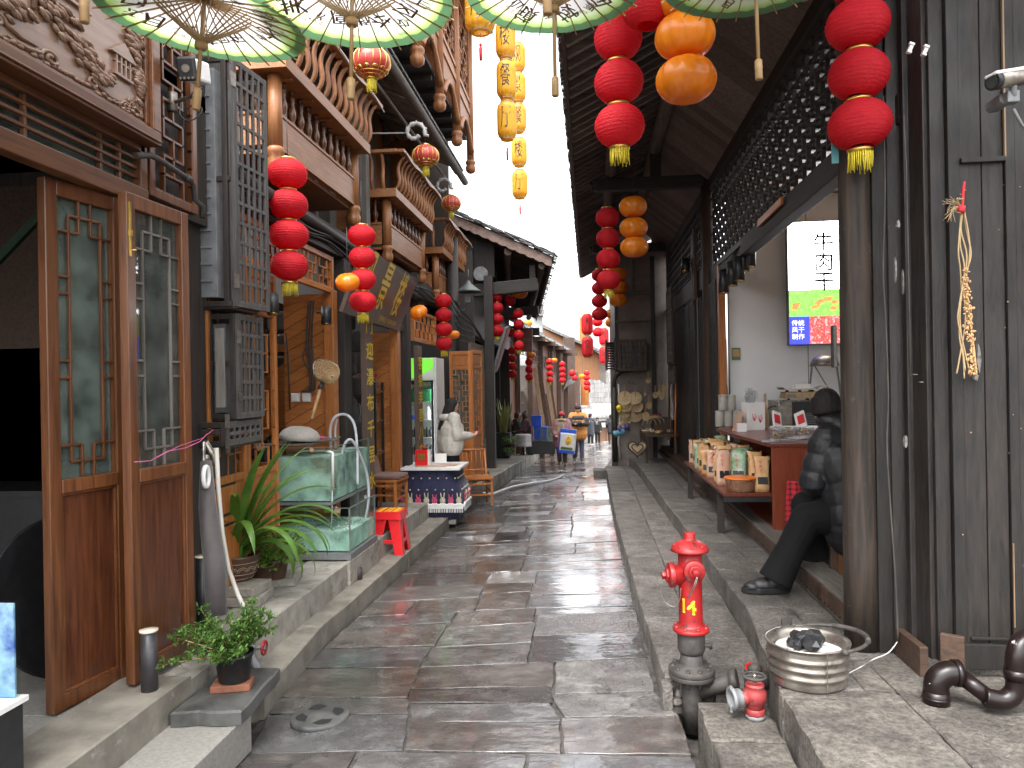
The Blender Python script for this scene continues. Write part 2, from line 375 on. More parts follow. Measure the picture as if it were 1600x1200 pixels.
M['conifer'] = mat('conifer',(0.13,0.24,0.04),(0.05,0.12,0.025),ns=7,rough=0.6,bump=0.1,trans=0.2,island=0.45)
M['pot'] = mat('pot_brown',(0.10,0.055,0.035),(0.06,0.03,0.02),ns=8,rough=0.35,bump=0.1)
M['potpattern'] = mat('pot_cream',(0.45,0.36,0.25),(0.36,0.28,0.2),ns=8,rough=0.4,bump=0.05)
M['soil'] = mat('soil',(0.05,0.035,0.025),(0.02,0.015,0.01),ns=40,rough=0.95,bump=0.8)
M['brick'] = mat('brick_red',(0.26,0.10,0.055),(0.15,0.055,0.03),ns=14,rough=0.85,bump=0.4,dirt=((0.10,0.08,0.06),9,0.6,0.1))
M['redplastic'] = mat('red_plastic',(0.72,0.02,0.025),(0.66,0.015,0.02),ns=3,rough=0.28,bump=0.02)
M['skin'] = mat('skin',(0.58,0.33,0.23),(0.52,0.28,0.19),ns=10,rough=0.5,bump=0.03)
M['hair'] = mat('hair',(0.022,0.018,0.017),(0.010,0.008,0.008),ns=40,sc=(1,1,.15),rough=0.7,spec=0.3,bump=0.8,bd=0.006)
def cloth(name,c,k=0.7,rough=0.75,bump=0.3,ns=7,**kw):
    M[name] = mat(name,c,tuple(x*k for x in c),ns=ns,rough=rough,spec=0.25 if max(c) < 0.016 and rough > .7 else 0.5,bump=bump,bd=0.012,sheen=0.0 if max(c) < 0.05 else 0.2,**kw)
cloth('puffer_cream',(0.56,0.53,0.47),0.72,rough=0.6,bump=0.9,ns=13); cloth('puffer_black',(0.013,0.0135,0.0165),0.6,rough=0.5,bump=0.5,ns=16)
cloth('trousers_black',(0.008,0.008,0.009),0.7,rough=0.9); wood('cage',(0.10,0.092,0.085),(0.045,0.04,0.037),'z',rough=0.7); cloth('pink_coat',(0.38,0.18,0.18)); cloth('orange_cloth',(0.50,0.20,0.035))
cloth('black_cloth',(0.02,0.02,0.023)); cloth('grey_coat',(0.075,0.08,0.095)); cloth('navy_cloth',(0.015,0.018,0.05)); cloth('khaki',(0.14,0.105,0.075))
cloth('red_knit',(0.55,0.02,0.03)); cloth('scarf',(0.50,0.44,0.27)); cloth('denim',(0.17,0.20,0.24)); cloth('maroon',(0.07,0.022,0.028))
cloth('velvet',(0.014,0.016,0.055),0.6,rough=0.9); cloth('pinkcloth',(0.6,0.06,0.15)); cloth('creamcloth',(0.62,0.55,0.38)); cloth('rag',(0.45,0.42,0.43)); cloth('cushion',(0.20,0.095,0.07))
cloth('tarp',(0.085,0.072,0.07),0.7)
M['kraft'] = mat('kraft',(0.60,0.37,0.17),(0.48,0.27,0.11),ns=14,rough=0.45,bump=0.5,bd=0.01,island=0.12)
M['kraft_pink'] = mat('kraft_pink',(0.60,0.38,0.27),(0.5,0.3,0.2),ns=14,rough=0.45,bump=0.5,bd=0.01)
M['foilgreen'] = mat('foil_green',(0.08,0.28,0.09),(0.5,0.5,0.45),ns=10,rough=0.35,bump=0.5,bd=0.01)
M['rattan'] = mat('rattan',(0.66,0.50,0.30),(0.48,0.34,0.18),ns=40,rough=0.7,bump=0.6,bd=0.004,wave=('Z',30,1))
M['tan'] = mat('tan',(0.46,0.33,0.17),(0.36,0.24,0.12),ns=20,rough=0.6,bump=0.2)
M['cable'] = mat('cable',(0.035,0.034,0.035),(0.02,0.02,0.02),ns=20,rough=0.5,bump=0)
M['pvc'] = mat('pvc',(0.60,0.60,0.57),(0.5,0.5,0.47),ns=6,rough=0.35,bump=0.02)
M['hose'] = mat('hose',(0.66,0.67,0.70),(0.56,0.57,0.60),ns=6,rough=0.25,bump=0.02,trans=0.3)
M['blueplastic'] = mat('blue_plastic',(0.03,0.10,0.62),(0.02,0.07,0.5),ns=4,rough=0.3,bump=0.02)
M['tileroof'] = mat('tileroof',(0.22,0.22,0.215),(0.09,0.09,0.088),ns=9,rough=0.8,bump=0.5,bd=0.01,island=0.4)
M['farhouse'] = mat('farhouse',(0.45,0.43,0.40),(0.3,0.28,0.26),ns=3,rough=0.8,bump=0.2)
M['brownpvc'] = mat('brown_pvc',(0.011,0.0055,0.005),(0.007,0.0035,0.003),ns=9,rough=0.32,spec=0.4,bump=0.2,dirt=((0.5,0.46,0.43),14,0.66,0.02))
M['orangeplastic'] = mat('orange_plastic',(0.80,0.20,0.03),(0.7,0.16,0.02),ns=4,rough=0.35,bump=0.02)
# wet paving
def wet_stone():
    m_ = bpy.data.materials.new('wet_paving'); m_.use_nodes = True; t = m_.node_tree; N = t.nodes; L = t.links; p = N['Principled BSDF']
    tc = N.new('ShaderNodeTexCoord'); geo = N.new('ShaderNodeNewGeometry'); V = tc.outputs['Object']
    def noise(sc,det=6,rough=0.6,vec=None,scale=(1,1,1)):
        n = N.new('ShaderNodeTexNoise'); n.inputs['Scale'].default_value = sc; n.inputs['Detail'].default_value = det; n.inputs['Roughness'].default_value = rough
        mp = N.new('ShaderNodeMapping'); mp.inputs['Scale'].default_value = scale; L.new(vec or V,mp.inputs['Vector']); L.new(mp.outputs[0],n.inputs['Vector']); return n.outputs['Fac']
    def mr(src,a,b,c,d):
        n = N.new('ShaderNodeMapRange'); n.inputs['From Min'].default_value = a; n.inputs['From Max'].default_value = b; n.inputs['To Min'].default_value = c; n.inputs['To Max'].default_value = d; L.new(src,n.inputs['Value']); return n.outputs[0]
    def math_(op,a,b):
        n = N.new('ShaderNodeMath'); n.operation = op
        for i,q in enumerate((a,b)):
            if isinstance(q,(int,float)): n.inputs[i].default_value = q
            else: L.new(q,n.inputs[i])
        return n.outputs[0]
    isl = geo.outputs['Random Per Island']
    add = N.new('ShaderNodeVectorMath'); add.operation = 'ADD'; L.new(V,add.inputs[0]); L.new(math_('MULTIPLY',isl,31.0),add.inputs[1]); W = add.outputs[0]
    base = N.new('ShaderNodeValToRGB'); e = base.color_ramp.elements
    e[0].position = 0.3; e[0].color = (0.034,0.032,0.032,1); e[1].position = 0.70; e[1].color = (0.150,0.145,0.140,1); q = e.new(0.5); q.color = (0.070,0.064,0.060,1)
    L.new(noise(5.5,11,0.74,W,(1,1.5,1)),base.inputs['Fac'])
    tint = N.new('ShaderNodeValToRGB'); e = tint.color_ramp.elements
    e[0].color = (0.36,0.35,0.37,1); e[1].color = (1.6,1.56,1.5,1); q = e.new(0.35); q.color = (1.0,0.88,0.80,1); q = e.new(0.7); q.color = (0.85,0.9,0.98,1)
    L.new(isl,tint.inputs['Fac'])
    mx = N.new('ShaderNodeMix'); mx.data_type = 'RGBA'; mx.blend_type = 'MULTIPLY'; mx.inputs[0].default_value = 1.0
    vo = N.new('ShaderNodeTexVoronoi'); vo.feature = 'DISTANCE_TO_EDGE'; vo.inputs['Scale'].default_value = 1.7     # hairline cracks
    wv = N.new('ShaderNodeVectorMath'); wv.operation = 'ADD'; nn_ = N.new('ShaderNodeTexNoise'); nn_.inputs['Scale'].default_value = 5; L.new(W,nn_.inputs['Vector']); sc_ = N.new('ShaderNodeVectorMath'); sc_.operation = 'SCALE'; sc_.inputs['Scale'].default_value = 0.35; L.new(nn_.outputs['Color'],sc_.inputs[0]); L.new(W,wv.inputs[0]); L.new(sc_.outputs[0],wv.inputs[1]); L.new(wv.outputs[0],vo.inputs['Vector'])
    crack = mr(vo.outputs['Distance'],0.0,0.012,0.25,1.0); ck = math_('MAXIMUM',crack,mr(noise(1.3,3,0.5,W),0.46,0.52,0.0,1.0)); cc3 = N.new('ShaderNodeCombineXYZ'); [L.new(ck,cc3.inputs[i]) for i in range(3)]
    mb_ = N.new('ShaderNodeMix'); mb_.data_type = 'RGBA'; mb_.blend_type = 'MULTIPLY'; mb_.inputs[0].default_value = 1.0; L.new(base.outputs[0],mb_.inputs[6]); L.new(cc3.outputs[0],mb_.inputs[7]); L.new(mb_.outputs[2],mx.inputs[6]); L.new(tint.outputs[0],mx.inputs[7])
    # wet film: broad patches, broken up by fine noise; dry stone is paler and rough
    wet = mr(math_('ADD',noise(0.9,4,0.55),math_('MULTIPLY',noise(7,6,0.65,W),0.35)),0.60,0.86,1.0,0.0)
    dry = N.new('ShaderNodeMix'); dry.data_type = 'RGBA'; dry.blend_type = 'MULTIPLY'; dry.inputs[7].default_value = (1.55,1.58,1.58,1)
    L.new(math_('SUBTRACT',1.0,wet),dry.inputs[0]); L.new(mx.outputs[2],dry.inputs[6]); L.new(dry.outputs[2],p.inputs['Base Color'])
    fine = noise(62,5,0.75,W)
    rg = math_('ADD',mr(wet,0,1,0.34,0.035),mr(fine,0.40,0.75,0.0,0.14)); L.new(rg,p.inputs['Roughness'])
    p.inputs['Specular IOR Level'].default_value = 0.8
    L.new(wet,p.inputs['Coat Weight']); p.inputs['Coat IOR'].default_value = 1.6; L.new(mr(fine,0.35,0.75,0.02,0.10),p.inputs['Coat Roughness'])      # film of water, smoother than the stone under it
    cb = N.new('ShaderNodeBump'); cb.inputs['Distance'].default_value = 0.012; cb.inputs['Strength'].default_value = 0.5; L.new(math_('ADD',noise(6,4,0.55,W,(0.6,1.5,1)),math_('MULTIPLY',mr(isl,0.84,0.86,0.0,1.0),noise(40,3,0.6,W))),cb.inputs['Height']); L.new(cb.outputs[0],p.inputs['Coat Normal'])
    p.inputs['IOR'].default_value = 1.6
    # relief: riven slabs, some with a coarse chiselled face
    rough_sel = mr(isl,0.84,0.86,0.0,1.0)
    chis = math_('MULTIPLY',noise(48,4,0.6,W,(1,0.5,1)),math_('ADD',math_('MULTIPLY',rough_sel,1.3),0.03))
    riv = math_('MULTIPLY',noise(12,10,0.74,W,(0.45,1.7,1)),1.3)
    b = N.new('ShaderNodeBump'); b.inputs['Distance'].default_value = 0.014; b.inputs['Strength'].default_value = 0.8
    L.new(math_('ADD',math_('MULTIPLY',riv,mr(wet,0,1,1.0,0.28)),chis),b.inputs['Height']); L.new(b.outputs[0],p.inputs['Normal'])
    return m_
M['paving'] = wet_stone()
M['joint'] = mat('joint_mortar',(0.11,0.10,0.092),(0.025,0.022,0.02),ns=16,rough=0.3,rough2=0.8,bump=0.6,bd=0.01)
def stone_step(name,c1,c2,chis=42,bump=0.9,rough=0.6):
    return mat(name,c1,c2,ns=5,rough=rough,rough2=rough+0.25,bump=bump,bd=0.014,island=0.22,detail=9,bs=chis,dirt=((0.055,0.048,0.041),3.2,0.53,0.14))
M['step'] = stone_step('step_stone',(0.175,0.158,0.142),(0.085,0.075,0.066),55,1.0)
M['step_pale'] = stone_step('step_stone_pale',(0.170,0.152,0.130),(0.068,0.060,0.052),44,1.0)
M['riser'] = mat('riser_stone',(0.20,0.175,0.145),(0.065,0.056,0.047),ns=16,sc=(1,1,0.7),rough=0.7,bump=1.0,bd=0.03,island=0.2,detail=9)

CS = 0.048      # the lane falls slightly to the left
def slab(mb,poly,z0,z1,rr,jit=0.008,tilt=0.0,inset=0.010,sub=3,mi=0,drop=0.006):
    """one stone: jittered outline, chamfered upper edge, slight tilt"""
    n = len(poly); pts = []
    for i in range(n):
        a = Vector((*poly[i],0)); b = Vector((*poly[(i+1) % n],0)); d = b - a; nn = Vector((-d.y,d.x,0)).normalized()
        for k in range(sub):
            t_ = k / sub; j = rr.uniform(-jit,jit) if k else rr.uniform(-jit,jit) * 0.7
            pts.append(a + d * t_ + nn * j + (d.normalized() * rr.uniform(-jit,jit) if k else Vector()))
    c = sum(pts,Vector()) / len(pts)
    tx,ty = rr.uniform(-tilt,tilt),rr.uniform(-tilt,tilt)
    def zz(p): return (p.x - c.x) * tx + (p.y - c.y) * ty + gz(p.y) + (CS * (p.x + .75) if tilt > .0105 else 0)
    N_ = len(pts); vs = []
    for p in pts: vs.append((p.x,p.y,z0 + gz(p.y)))
    for p in pts: vs.append((p.x,p.y,z1 - drop - rr.uniform(0,.003) + zz(p)))
    for p in pts:
        q = p + (c - p).normalized() * inset * 1.3; vs.append((q.x,q.y,z1 + zz(q)))
    fs = []
    for l in (0,1):
        for i in range(N_):
            j = (i+1) % N_; fs.append((l*N_+i,l*N_+j,(l+1)*N_+j,(l+1)*N_+i))
    fs.append(tuple(2*N_+i for i in range(N_)))
    mb.add(vs,fs,mi)

def kerb_left(y):     # where the paving meets the left kerb
    pts = [(1.2,-1.72),(3.5,-1.76),(4.4,-1.93),(9.4,-1.83),(13,-1.55),(20,-1.62),(26,-1.75),(36,-1.9),(60,-3.0)]
    for (a,b),(c,d) in zip(pts,pts[1:]):
        if y <= c: return b + (d-b)*(y-a)/(c-a)
    return pts[-1][1]
def kerb_right(y):
    pts = [(1.2,0.48),(3.0,0.47),(3.9,0.45),(4.1,0.36),(9,0.29),(15,0.30),(60,2.2)]
    for (a,b),(c,d) in zip(pts,pts[1:]):
        if y <= c: return b + (d-b)*(y-a)/(c-a)
    return pts[-1][1]
rr = random.Random(21)
pv = MB(); y = 1.15; side = 0
def LX(f,q): return kerb_left(q) + 0.008 + (kerb_right(q) - kerb_left(q) - 0.016) * f
def skewed(y,f): return y + 0.05 * math.sin(f * 3 + y * 2.1)
while y < 50:
    far = y > 16
    H_ = rr.uniform(0.85,1.7) if not far else rr.uniform(1.2,2.2)
    nc = rr.choice((2,3,3,3,4)); cuts = [0.0]
    base = [k / nc for k in range(1,nc)]
    cuts += [min(0.9,max(0.1,q + rr.uniform(-0.09,0.09))) for q in base] + [1.0]
    for ci,(a,b) in enumerate(zip(cuts,cuts[1:])):
        yy = y
        while yy < y + H_ - 0.01:
            h = rr.uniform(0.20,0.52) if not far else rr.uniform(0.35,0.65)
            y2 = yy + h
            if y + H_ - y2 < 0.16: y2 = y + H_
            sub_ = [a,b]
            if (b - a) > 0.42 and rr.random() < 0.45: sub_ = [a,a + (b - a) * rr.uniform(0.35,0.65),b]
            g = rr.choice((0.006,0.007,0.009,0.013))
            for c0,c1 in zip(sub_,sub_[1:]):
                w0 = 0.02 * math.sin(yy * 3 + c0 * 9) if c0 > 0 else 0; w1 = 0.02 * math.sin(yy * 3 + c1 * 9) if c1 < 1 else 0
                e0 = skewed(yy,c0); e1 = skewed(yy,c1); e2 = skewed(y2,c1); e3 = skewed(y2,c0)
                slab(pv,[(LX(c0,e0) + g + w0,e0 + g),(LX(c1,e1) - g + w1,e1 + g),(LX(c1,e2) - g + w1,e2 - g),(LX(c0,e3) + g + w0,e3 - g)],-0.06,rr.uniform(-0.004,0.004),rr,jit=0.006 if not far else 0.01,tilt=0.012,inset=0.0012,sub=5 if not far else 2,drop=0.0006)
            yy = y2
    y += H_
pv.build('street_paving',M['paving'],kind='structure',label='dark wet riven stone slabs paving the lane')
g = MB(); q_ = [1.1 + k*1.0 for k in range(50)]
for a,b in zip(q_,q_[1:]):
    p_ = [(kerb_left(a)-.02,a),(kerb_right(a)+.01,a),(kerb_right(b)+.01,b),(kerb_left(b)-.02,b)]; g.add([(x,y_,gz(y_) + CS*(x+.75) - .016) for x,y_ in p_],[(0,1,2,3)])
g.build('mortar_bed',M['joint'],kind='structure')
# the ground sheet under everything: mortar bed of the lane and beyond
g = MB(); ys = [-8,0,12.5,13.5,14.5,20,30,45,60,90]
for a,b in zip(ys,ys[1:]): g.quad((-40,a,gz(a) - 0.09),(40,a,gz(a) - 0.09),(40,b,gz(b) - 0.09),(-40,b,gz(b) - 0.09))
g.quad((-160,90,gz(90)-.03),(160,90,gz(90)-.03),(160,260,gz(90)-.03),(-160,260,gz(90)-.03))
g.build('ground',M['joint'],kind='structure')
# round stone drain cover with a star of holes, set in the paving
dc = thing('drain_cover',at(500,1112,'z',-.02),'round pierced stone drain cover let into the wet paving at the left','drain cover')
c = at(500,1112,'z',0.0) + Vector((0,0,-.026))
b = MB(); b.lathe([(0.16,-.02),(0.158,0.006),(0.15,0.010),(0.0,0.010)],c,28); b.build('cover',M['slate'],dc)
b = MB()
for k in range(4):
    a = math.pi/2*k + 0.5; q = Vector((math.cos(a),math.sin(a),0)); s_ = Vector((-q.y,q.x,0)); o = c + Vector((0,0,0.0125)) + q * 0.088
    b.add([o - s_*0.055,o + q*0.035 - s_ * .03,o + q*0.045,o + q*0.035 + s_*.03,o + s_*0.055,o - q*0.022],[(0,1,2,3,4,5)])
b.build('opening',M['void'],dc)

# right-hand steps
rs = random.Random(5)
s1 = MB(); y = 4.05
while y < 15.0:
    h = rs.uniform(0.55,1.3); y1 = min(15.0,y + h)
    cut = rs.uniform(0.5,0.75)
    xk = kerb_right(y); xk1 = kerb_right(y1)
    slab(s1,[(xk,y),(0.63,y),(0.63,y1-0.006),(xk1,y1-0.006)],-0.1,0.20,rs,jit=0.006,tilt=0.004,inset=0.008,sub=5)
    y = y1
y = 3.95
while y < 15.0:
    h = rs.uniform(0.5,1.1); y1 = min(15.0,y + h)
    slab(s1,[(0.636,y),(0.95,y),(0.95,y1-0.006),(0.636,y1-0.006)],-0.1,0.197,rs,jit=0.004,tilt=0.004,inset=0.008,sub=5); y = y1
s1.build('lower_step',M['step'],kind='structure',label='long chiselled stone step along the right side')
s2 = MB(); y = 3.55
def edge2(y): return 0.86 if y < 3.7 else (0.97 if y < 4.6 else 0.97 - 0.018 * (y - 4.6))
while y < 15.0:
    y1 = min(15.0,y + rs.uniform(0.7,1.6))
    slab(s2,[(edge2(y + .02),y),(1.24,y),(1.24,y1-0.006),(edge2(y1),y1-0.006)],-0.1,0.36,rs,jit=0.007,tilt=0.003,inset=0.012,sub=6); y = y1
y = 3.95
while y < 15.0:
    y1 = min(15.0,y + rs.uniform(0.7,1.4))
    slab(s2,[(1.246,y),(1.60,y),(1.60,y1-0.006),(1.246,y1-0.006)],-0.1,0.357,rs,jit=0.003,tilt=0.002,inset=0.008,sub=3); y = y1
s2.build('upper_step',M['step'],kind='structure',label='upper chiselled stone step below the shop fronts on the right')
s3 = MB(); y = 0.6
while y < 3.54:
    y1 = min(3.544,y + rs.uniform(0.75,1.2)); slab(s3,[(0.85,y),(1.38,y),(1.38,y1-0.006),(0.86,y1-0.006)],-0.1,0.36,rs,jit=0.008,tilt=0.003,inset=0.014,sub=6); y = y1
for a,b_ in ((1.386,2.1),(2.106,3.2),(3.206,4.4)):
    y = 0.6 + rs.random() * 0.3
    while y < 4.4:
        y1 = min(4.4,y + rs.uniform(0.7,1.3)); slab(s3,[(a,y),(b_,y),(b_,y1-0.006),(a,y1-0.006)],-0.1,0.358,rs,jit=0.006,tilt=0.003,inset=0.012,sub=5); y = y1
slab(s3,[(1.245,3.55),(1.38,3.55),(1.38,3.944),(1.245,3.944)],-0.1,0.356,rs,jit=0.002,inset=0.008)
s3.build('corner_terrace',M['step_pale'],kind='structure',label='pale worn stone slabs in front of the dark plank wall')
s4 = MB(); y = 1.5
while y < 3.78:
    y1 = min(3.78,y + rs.uniform(0.8,1.1)); slab(s4,[(0.52,y),(0.843,y),(0.843,y1-0.006),(0.52,y1-0.006)],-0.1,0.19,rs,jit=0.008,tilt=0.004,inset=0.014,sub=6); y = y1
s4.build('near_step',M['step_pale'],kind='structure',label='pale low stone step carrying the landing valve')
# broken mortared end of the step beside the hydrant
b = MB(); b.box((0.385,4.00,0.07),(0.055,0.09,0.24),RZ(0.05))
for k in range(14):
    b.ball((0.43 + rs.uniform(0,.075),3.985 + rs.uniform(0,.05),rs.uniform(0.0,0.17)),(rs.uniform(.02,.045),.03,rs.uniform(.02,.05)),8)
b.build('step_end',M['step'],kind='structure',bev=0.006)
# stone slab out on the lane at the far end of the steps
b = MB(); c = GR(935,742)
slab(b,[(0.06,14.1),(0.34,14.1),(0.34,14.9),(0.06,14.9)],-0.1,0.17,rs,jit=0.006,inset=0.012)
b.build('step_block',M['step'],label='low square stone block at the far end of the steps',cat='stone block')

# left kerbs and terrace
lk = MB(); y = 3.98; rl = random.Random(9)
while y < 9.4:
    y1 = min(9.4,y + rl.uniform(0.9,1.3)); slab(lk,[(-2.085,y),(kerb_left(y)+.0,y),(kerb_left(y1)+.0,y1-.004),(-2.085,y1-.004)],-0.1,0.10,rl,jit=0.003,tilt=0.002,inset=0.008,sub=4); y = y1
lk.build('lower_kerb',M['concrete_wet'],kind='structure')
lt = MB(); y = 3.62
while y < 9.7:
    y1 = min(9.7,y + rl.uniform(1.3,1.9)); slab(lt,[(-2.45,y),(-2.08,y),(-2.08,y1-.002),(-2.45,y1-.002)],-0.1,0.30,rl,jit=0.005,tilt=0.001,inset=0.012,sub=8); y = y1
lt.build('terrace_wall',M['concrete'],kind='structure')
b = MB(); slab(b,[(-2.42,1.2),(-2.09,1.2),(-2.075,3.61),(-2.42,3.61)],-0.1,0.325,rl,jit=0.006,tilt=0.0,inset=0.02,sub=14)
b.build('threshold_kerb',M['concrete_wet'],kind='structure')
b = MB()
for y in (-0.1,0.72,1.54,2.36,3.18,4.0,4.82,5.64,6.46,7.28,8.1,8.92):
    for x in (-2.46,-3.28,-4.1,-4.92,-5.74):
        b.b2((x,y,0.1),(x - 0.812,y + 0.812,0.294 + (0.002 if x < -3 else 0)))
b.build('terrace_floor',M['tile'],kind='structure',bev=0.003)
b = MB()
for i in range(4): b.b2((-2.086,3.60 - 0.8*i,-0.05),(-1.745,3.60 - 0.8*i - 0.794,0.15))
b.build('tiled_step',M['tile'],kind='structure',bev=0.004)
b = MB(); slab(b,[(-2.06,3.40),(-1.72,3.44),(-1.76,3.99),(-2.06,3.99)],0.155,0.225,rl,jit=0.01,tilt=0.0,inset=0.01,sub=5)
b.build('slate_slab',M['slate'],label='dark broken slate slab lying on the tiled step under the conifer pot',cat='slab')
# further pavement on the left, following the lane downhill
b = MB()
y = 9.75
while y < 36:
    y1 = y + rl.uniform(0.9,1.5)
    xo = kerb_left(y) - 0.02; xo1 = kerb_left(y1) - 0.02
    if y < 13: xo -= 0.30 * (13 - y) / 3.3; xo1 -= 0.30 * max(0,13 - y1) / 3.3
    slab(b,[(xo - 1.6,y),(xo,y),(xo1,y1 - .01),(xo1 - 1.6,y1 - .01)],-0.1,0.22,rl,jit=0.01,tilt=0.0,inset=0.015,sub=4); y = y1
b.build('left_pavement',M['concrete_wet'],kind='structure')
# frames of reference for joinery
class Fr:
    def __init__(s,o,d,flip=False):
        s.o = Vector(o); s.d = Vector((d[0],d[1],0)).normalized(); s.n = Vector((s.d.y,-s.d.x,0)) * (-1 if flip else 1); s.a = math.atan2(s.d.y,s.d.x)
    def P(s,u,v,z): return s.o + s.d*u + s.n*v + Vector((0,0,z))
    def box(s,mb,u0,u1,v0,v1,z0,z1,mi=0):
        return mb.box(s.P((u0+u1)/2,(v0+v1)/2,(z0+z1)/2),(abs(u1-u0),abs(v1-v0),abs(z1-z0)),RZ(s.a),mi)
    def bar(s,mb,p,q,w,t,v=0.0,mi=0):
        a = s.P(p[0],v,p[1]); b = s.P(q[0],v,q[1]); return mb.bar(a,b,w,t,mi,upv=s.n) if True else mb
def frame_rect(mb,fr,u0,u1,z0,z1,w,v0,v1,wz=None,mi=0):
    wz = wz or w
    fr.box(mb,u0,u0+w,v0,v1,z0,z1,mi); fr.box(mb,u1-w,u1,v0,v1,z0,z1,mi)
def rails(mb,fr,u0,u1,z0,z1,w,v0,v1,wz,mi=0):
    fr.box(mb,u0+w,u1-w,v0+.002,v1-.002,z0,z0+wz,mi); fr.box(mb,u0+w,u1-w,v0+.002,v1-.002,z1-wz,z1,mi)
# key fret like the photo: a tall inner rectangle with square keys in the corners
def fret(mb,fr,u0,u1,z0,z1,w=0.012,v=0.0,t=0.016):
    W = u1-u0; a = W*0.2; q = W*0.27
    def B(x0,y0,x1,y1): fr.bar(mb,(x0,y0),(x1,y1),w,t,v)
    for s_ in (0,1):
        X = (lambda x: u0 + x) if s_ == 0 else (lambda x: u1 - x)
        zb,zt = z0 + q*1.9,z1 - q*1.9
        B(X(a),zb - q*0.9,X(a),zt + q*0.9)
        for z_ in (z0 + (z1-z0)*0.42,z0 + (z1-z0)*0.36,z0 + (z1-z0)*0.66,z0 + (z1-z0)*0.72): B(X(0),z_,X(a),z_)
        for zc,sg in ((zb,-1),(zt,1)):
            B(X(0),zc,X(a + q*0.7),zc); B(X(a + q*0.7),zc,X(a+q*0.7),zc + sg*q*1.9)
            B(X(a*0.98),zc + sg*q*0.95,X(W/2),zc + sg*q*0.95)
# irregular "cracked ice" square fret for transoms and far doors
def fret2(mb,fr,u0,u1,z0,z1,nu,nz,w=0.012,v=0.0,t=0.016,seed=3):
    r_ = random.Random(seed); du = (u1-u0)/nu; dz = (z1-z0)/nz
    for i in range(nu+1):
        for j in range(nz):
            if 0 < i < nu and (i*7 + j*5 + seed) % 3 == 0: continue
            fr.bar(mb,(u0+i*du,z0+j*dz - w/2),(u0+i*du,z0+(j+1)*dz + w/2),w,t,v)
    for j in range(nz+1):
        for i in range(nu):
            if 0 < j < nz and (i*5 + j*3 + seed) % 3 == 1: continue
            fr.bar(mb,(u0+i*du + w*.5,z0+j*dz),(u0+(i+1)*du - w*.5,z0+j*dz),w,t*0.9,v)
def grid(mb,fr,u0,u1,z0,z1,nu,nz,w,v,t,mi=0):
    for i in range(nu+1):
        u = u0 + (u1-u0)*i/nu; fr.bar(mb,(u,z0),(u,z1),w,t,v,mi)
    for j in range(nz+1):
        z = z0 + (z1-z0)*j/nz; fr.bar(mb,(u0,z),(u1,z),w,t*0.8,v + .001,mi)

# near folding doors (left foreground)
def folding_leaf(name,p0,p1,z0,z1,label,gl,fretv,latch=False,fm='door_z'):
    fr = Fr((p0[0],p0[1],0),(p1[0]-p0[0],p1[1]-p0[1])); Wd = math.hypot(p1[0]-p0[0],p1[1]-p0[1])
    t = thing(name,(p0[0],p0[1],z0),label,'door')
    st = 0.062; zm = z0 + (z1-z0)*0.425
    b = MB(); frame_rect(b,fr,0,Wd,z0,z1,st,-.05,0.0); b.build('stile',M['door_z'],t,bev=.004)
    b = MB(); rails(b,fr,0,Wd,z0,z1,st,-.05,0.0,0.075); fr.box(b,st,Wd-st,-.046,.006,zm-.045,zm+.02); b.build('rail',M['door_z'],t,bev=.004)
    b = MB(); fr.box(b,st-.004,Wd-st+.004,-.035,-.022,z0+.07,zm-.04)
    for k in range(4): pass
    b.build('lower_panel',M['panel_z'],t)
    b = MB()
    for (a0,a1,c0,c1) in ((st,st+.014,z0+.075,zm-.045),(Wd-st-.014,Wd-st,z0+.075,zm-.045)): fr.box(b,a0,a1,-.022,-.006,c0,c1)
    fr.box(b,st+.014,Wd-st-.014,-.022,-.006,z0+.075,z0+.089); fr.box(b,st+.014,Wd-st-.014,-.022,-.006,zm-.059,zm-.045)
    b.build('moulding',M['door_z'],t,bev=.003)
    g0,g1 = zm+.02,z1-.075
    b = MB(); frame_rect(b,fr,st,Wd-st,g0,g1,.010,-.03,-.012)
    b.build('bead',M['door_z'],t)
    b = MB(); fret(b,fr,st+.008,Wd-st-.008,g0,g1,v=fretv); b.build('fretwork',M[fm],t,bev=.0025)
    b = MB(); fr.box(b,st-.003,Wd-st+.003,-.034 if fretv > -.03 else -.013,-.031 if fretv > -.03 else -.010,g0-.003,g1+.003); b.build('pane',gl,t)
    if latch:
        b = MB(); fr.box(b,.012,.024,0.0,.008,z1-.32,z1-.05); fr.box(b,.008,.028,0.0,.012,z1-.22,z1-.19); b.tube([fr.P(.018,.008,z1-.29),fr.P(.03,.03,z1-.29)],.004,8)
        b.build('bolt',M['gold'],t)
    return t
folding_leaf('folding_door',(-2.485,3.16),(-2.395,3.60),0.305,2.80,'brown folding door leaf with key fretwork before misted glass, nearest the kitchen opening',M['glass_dusty'],-.016)
folding_leaf('folding_door',(-2.262,3.43),(-2.23,3.94),0.34,2.79,'brown folding door leaf with clear glass and a brass bolt, beside the cut pipe',M['glass_dark'],-.026,True,'grey_z')
b = MB(); b.b2((-2.50,3.60,.3),(-2.40,3.74,2.82)); b.b2((-2.40,3.66,.3),(-2.36,3.74,2.82))
b.build('door_jamb',M['door_z'],label='brown wooden door jamb between the two near folding doors',cat='door jamb',bev=.004)
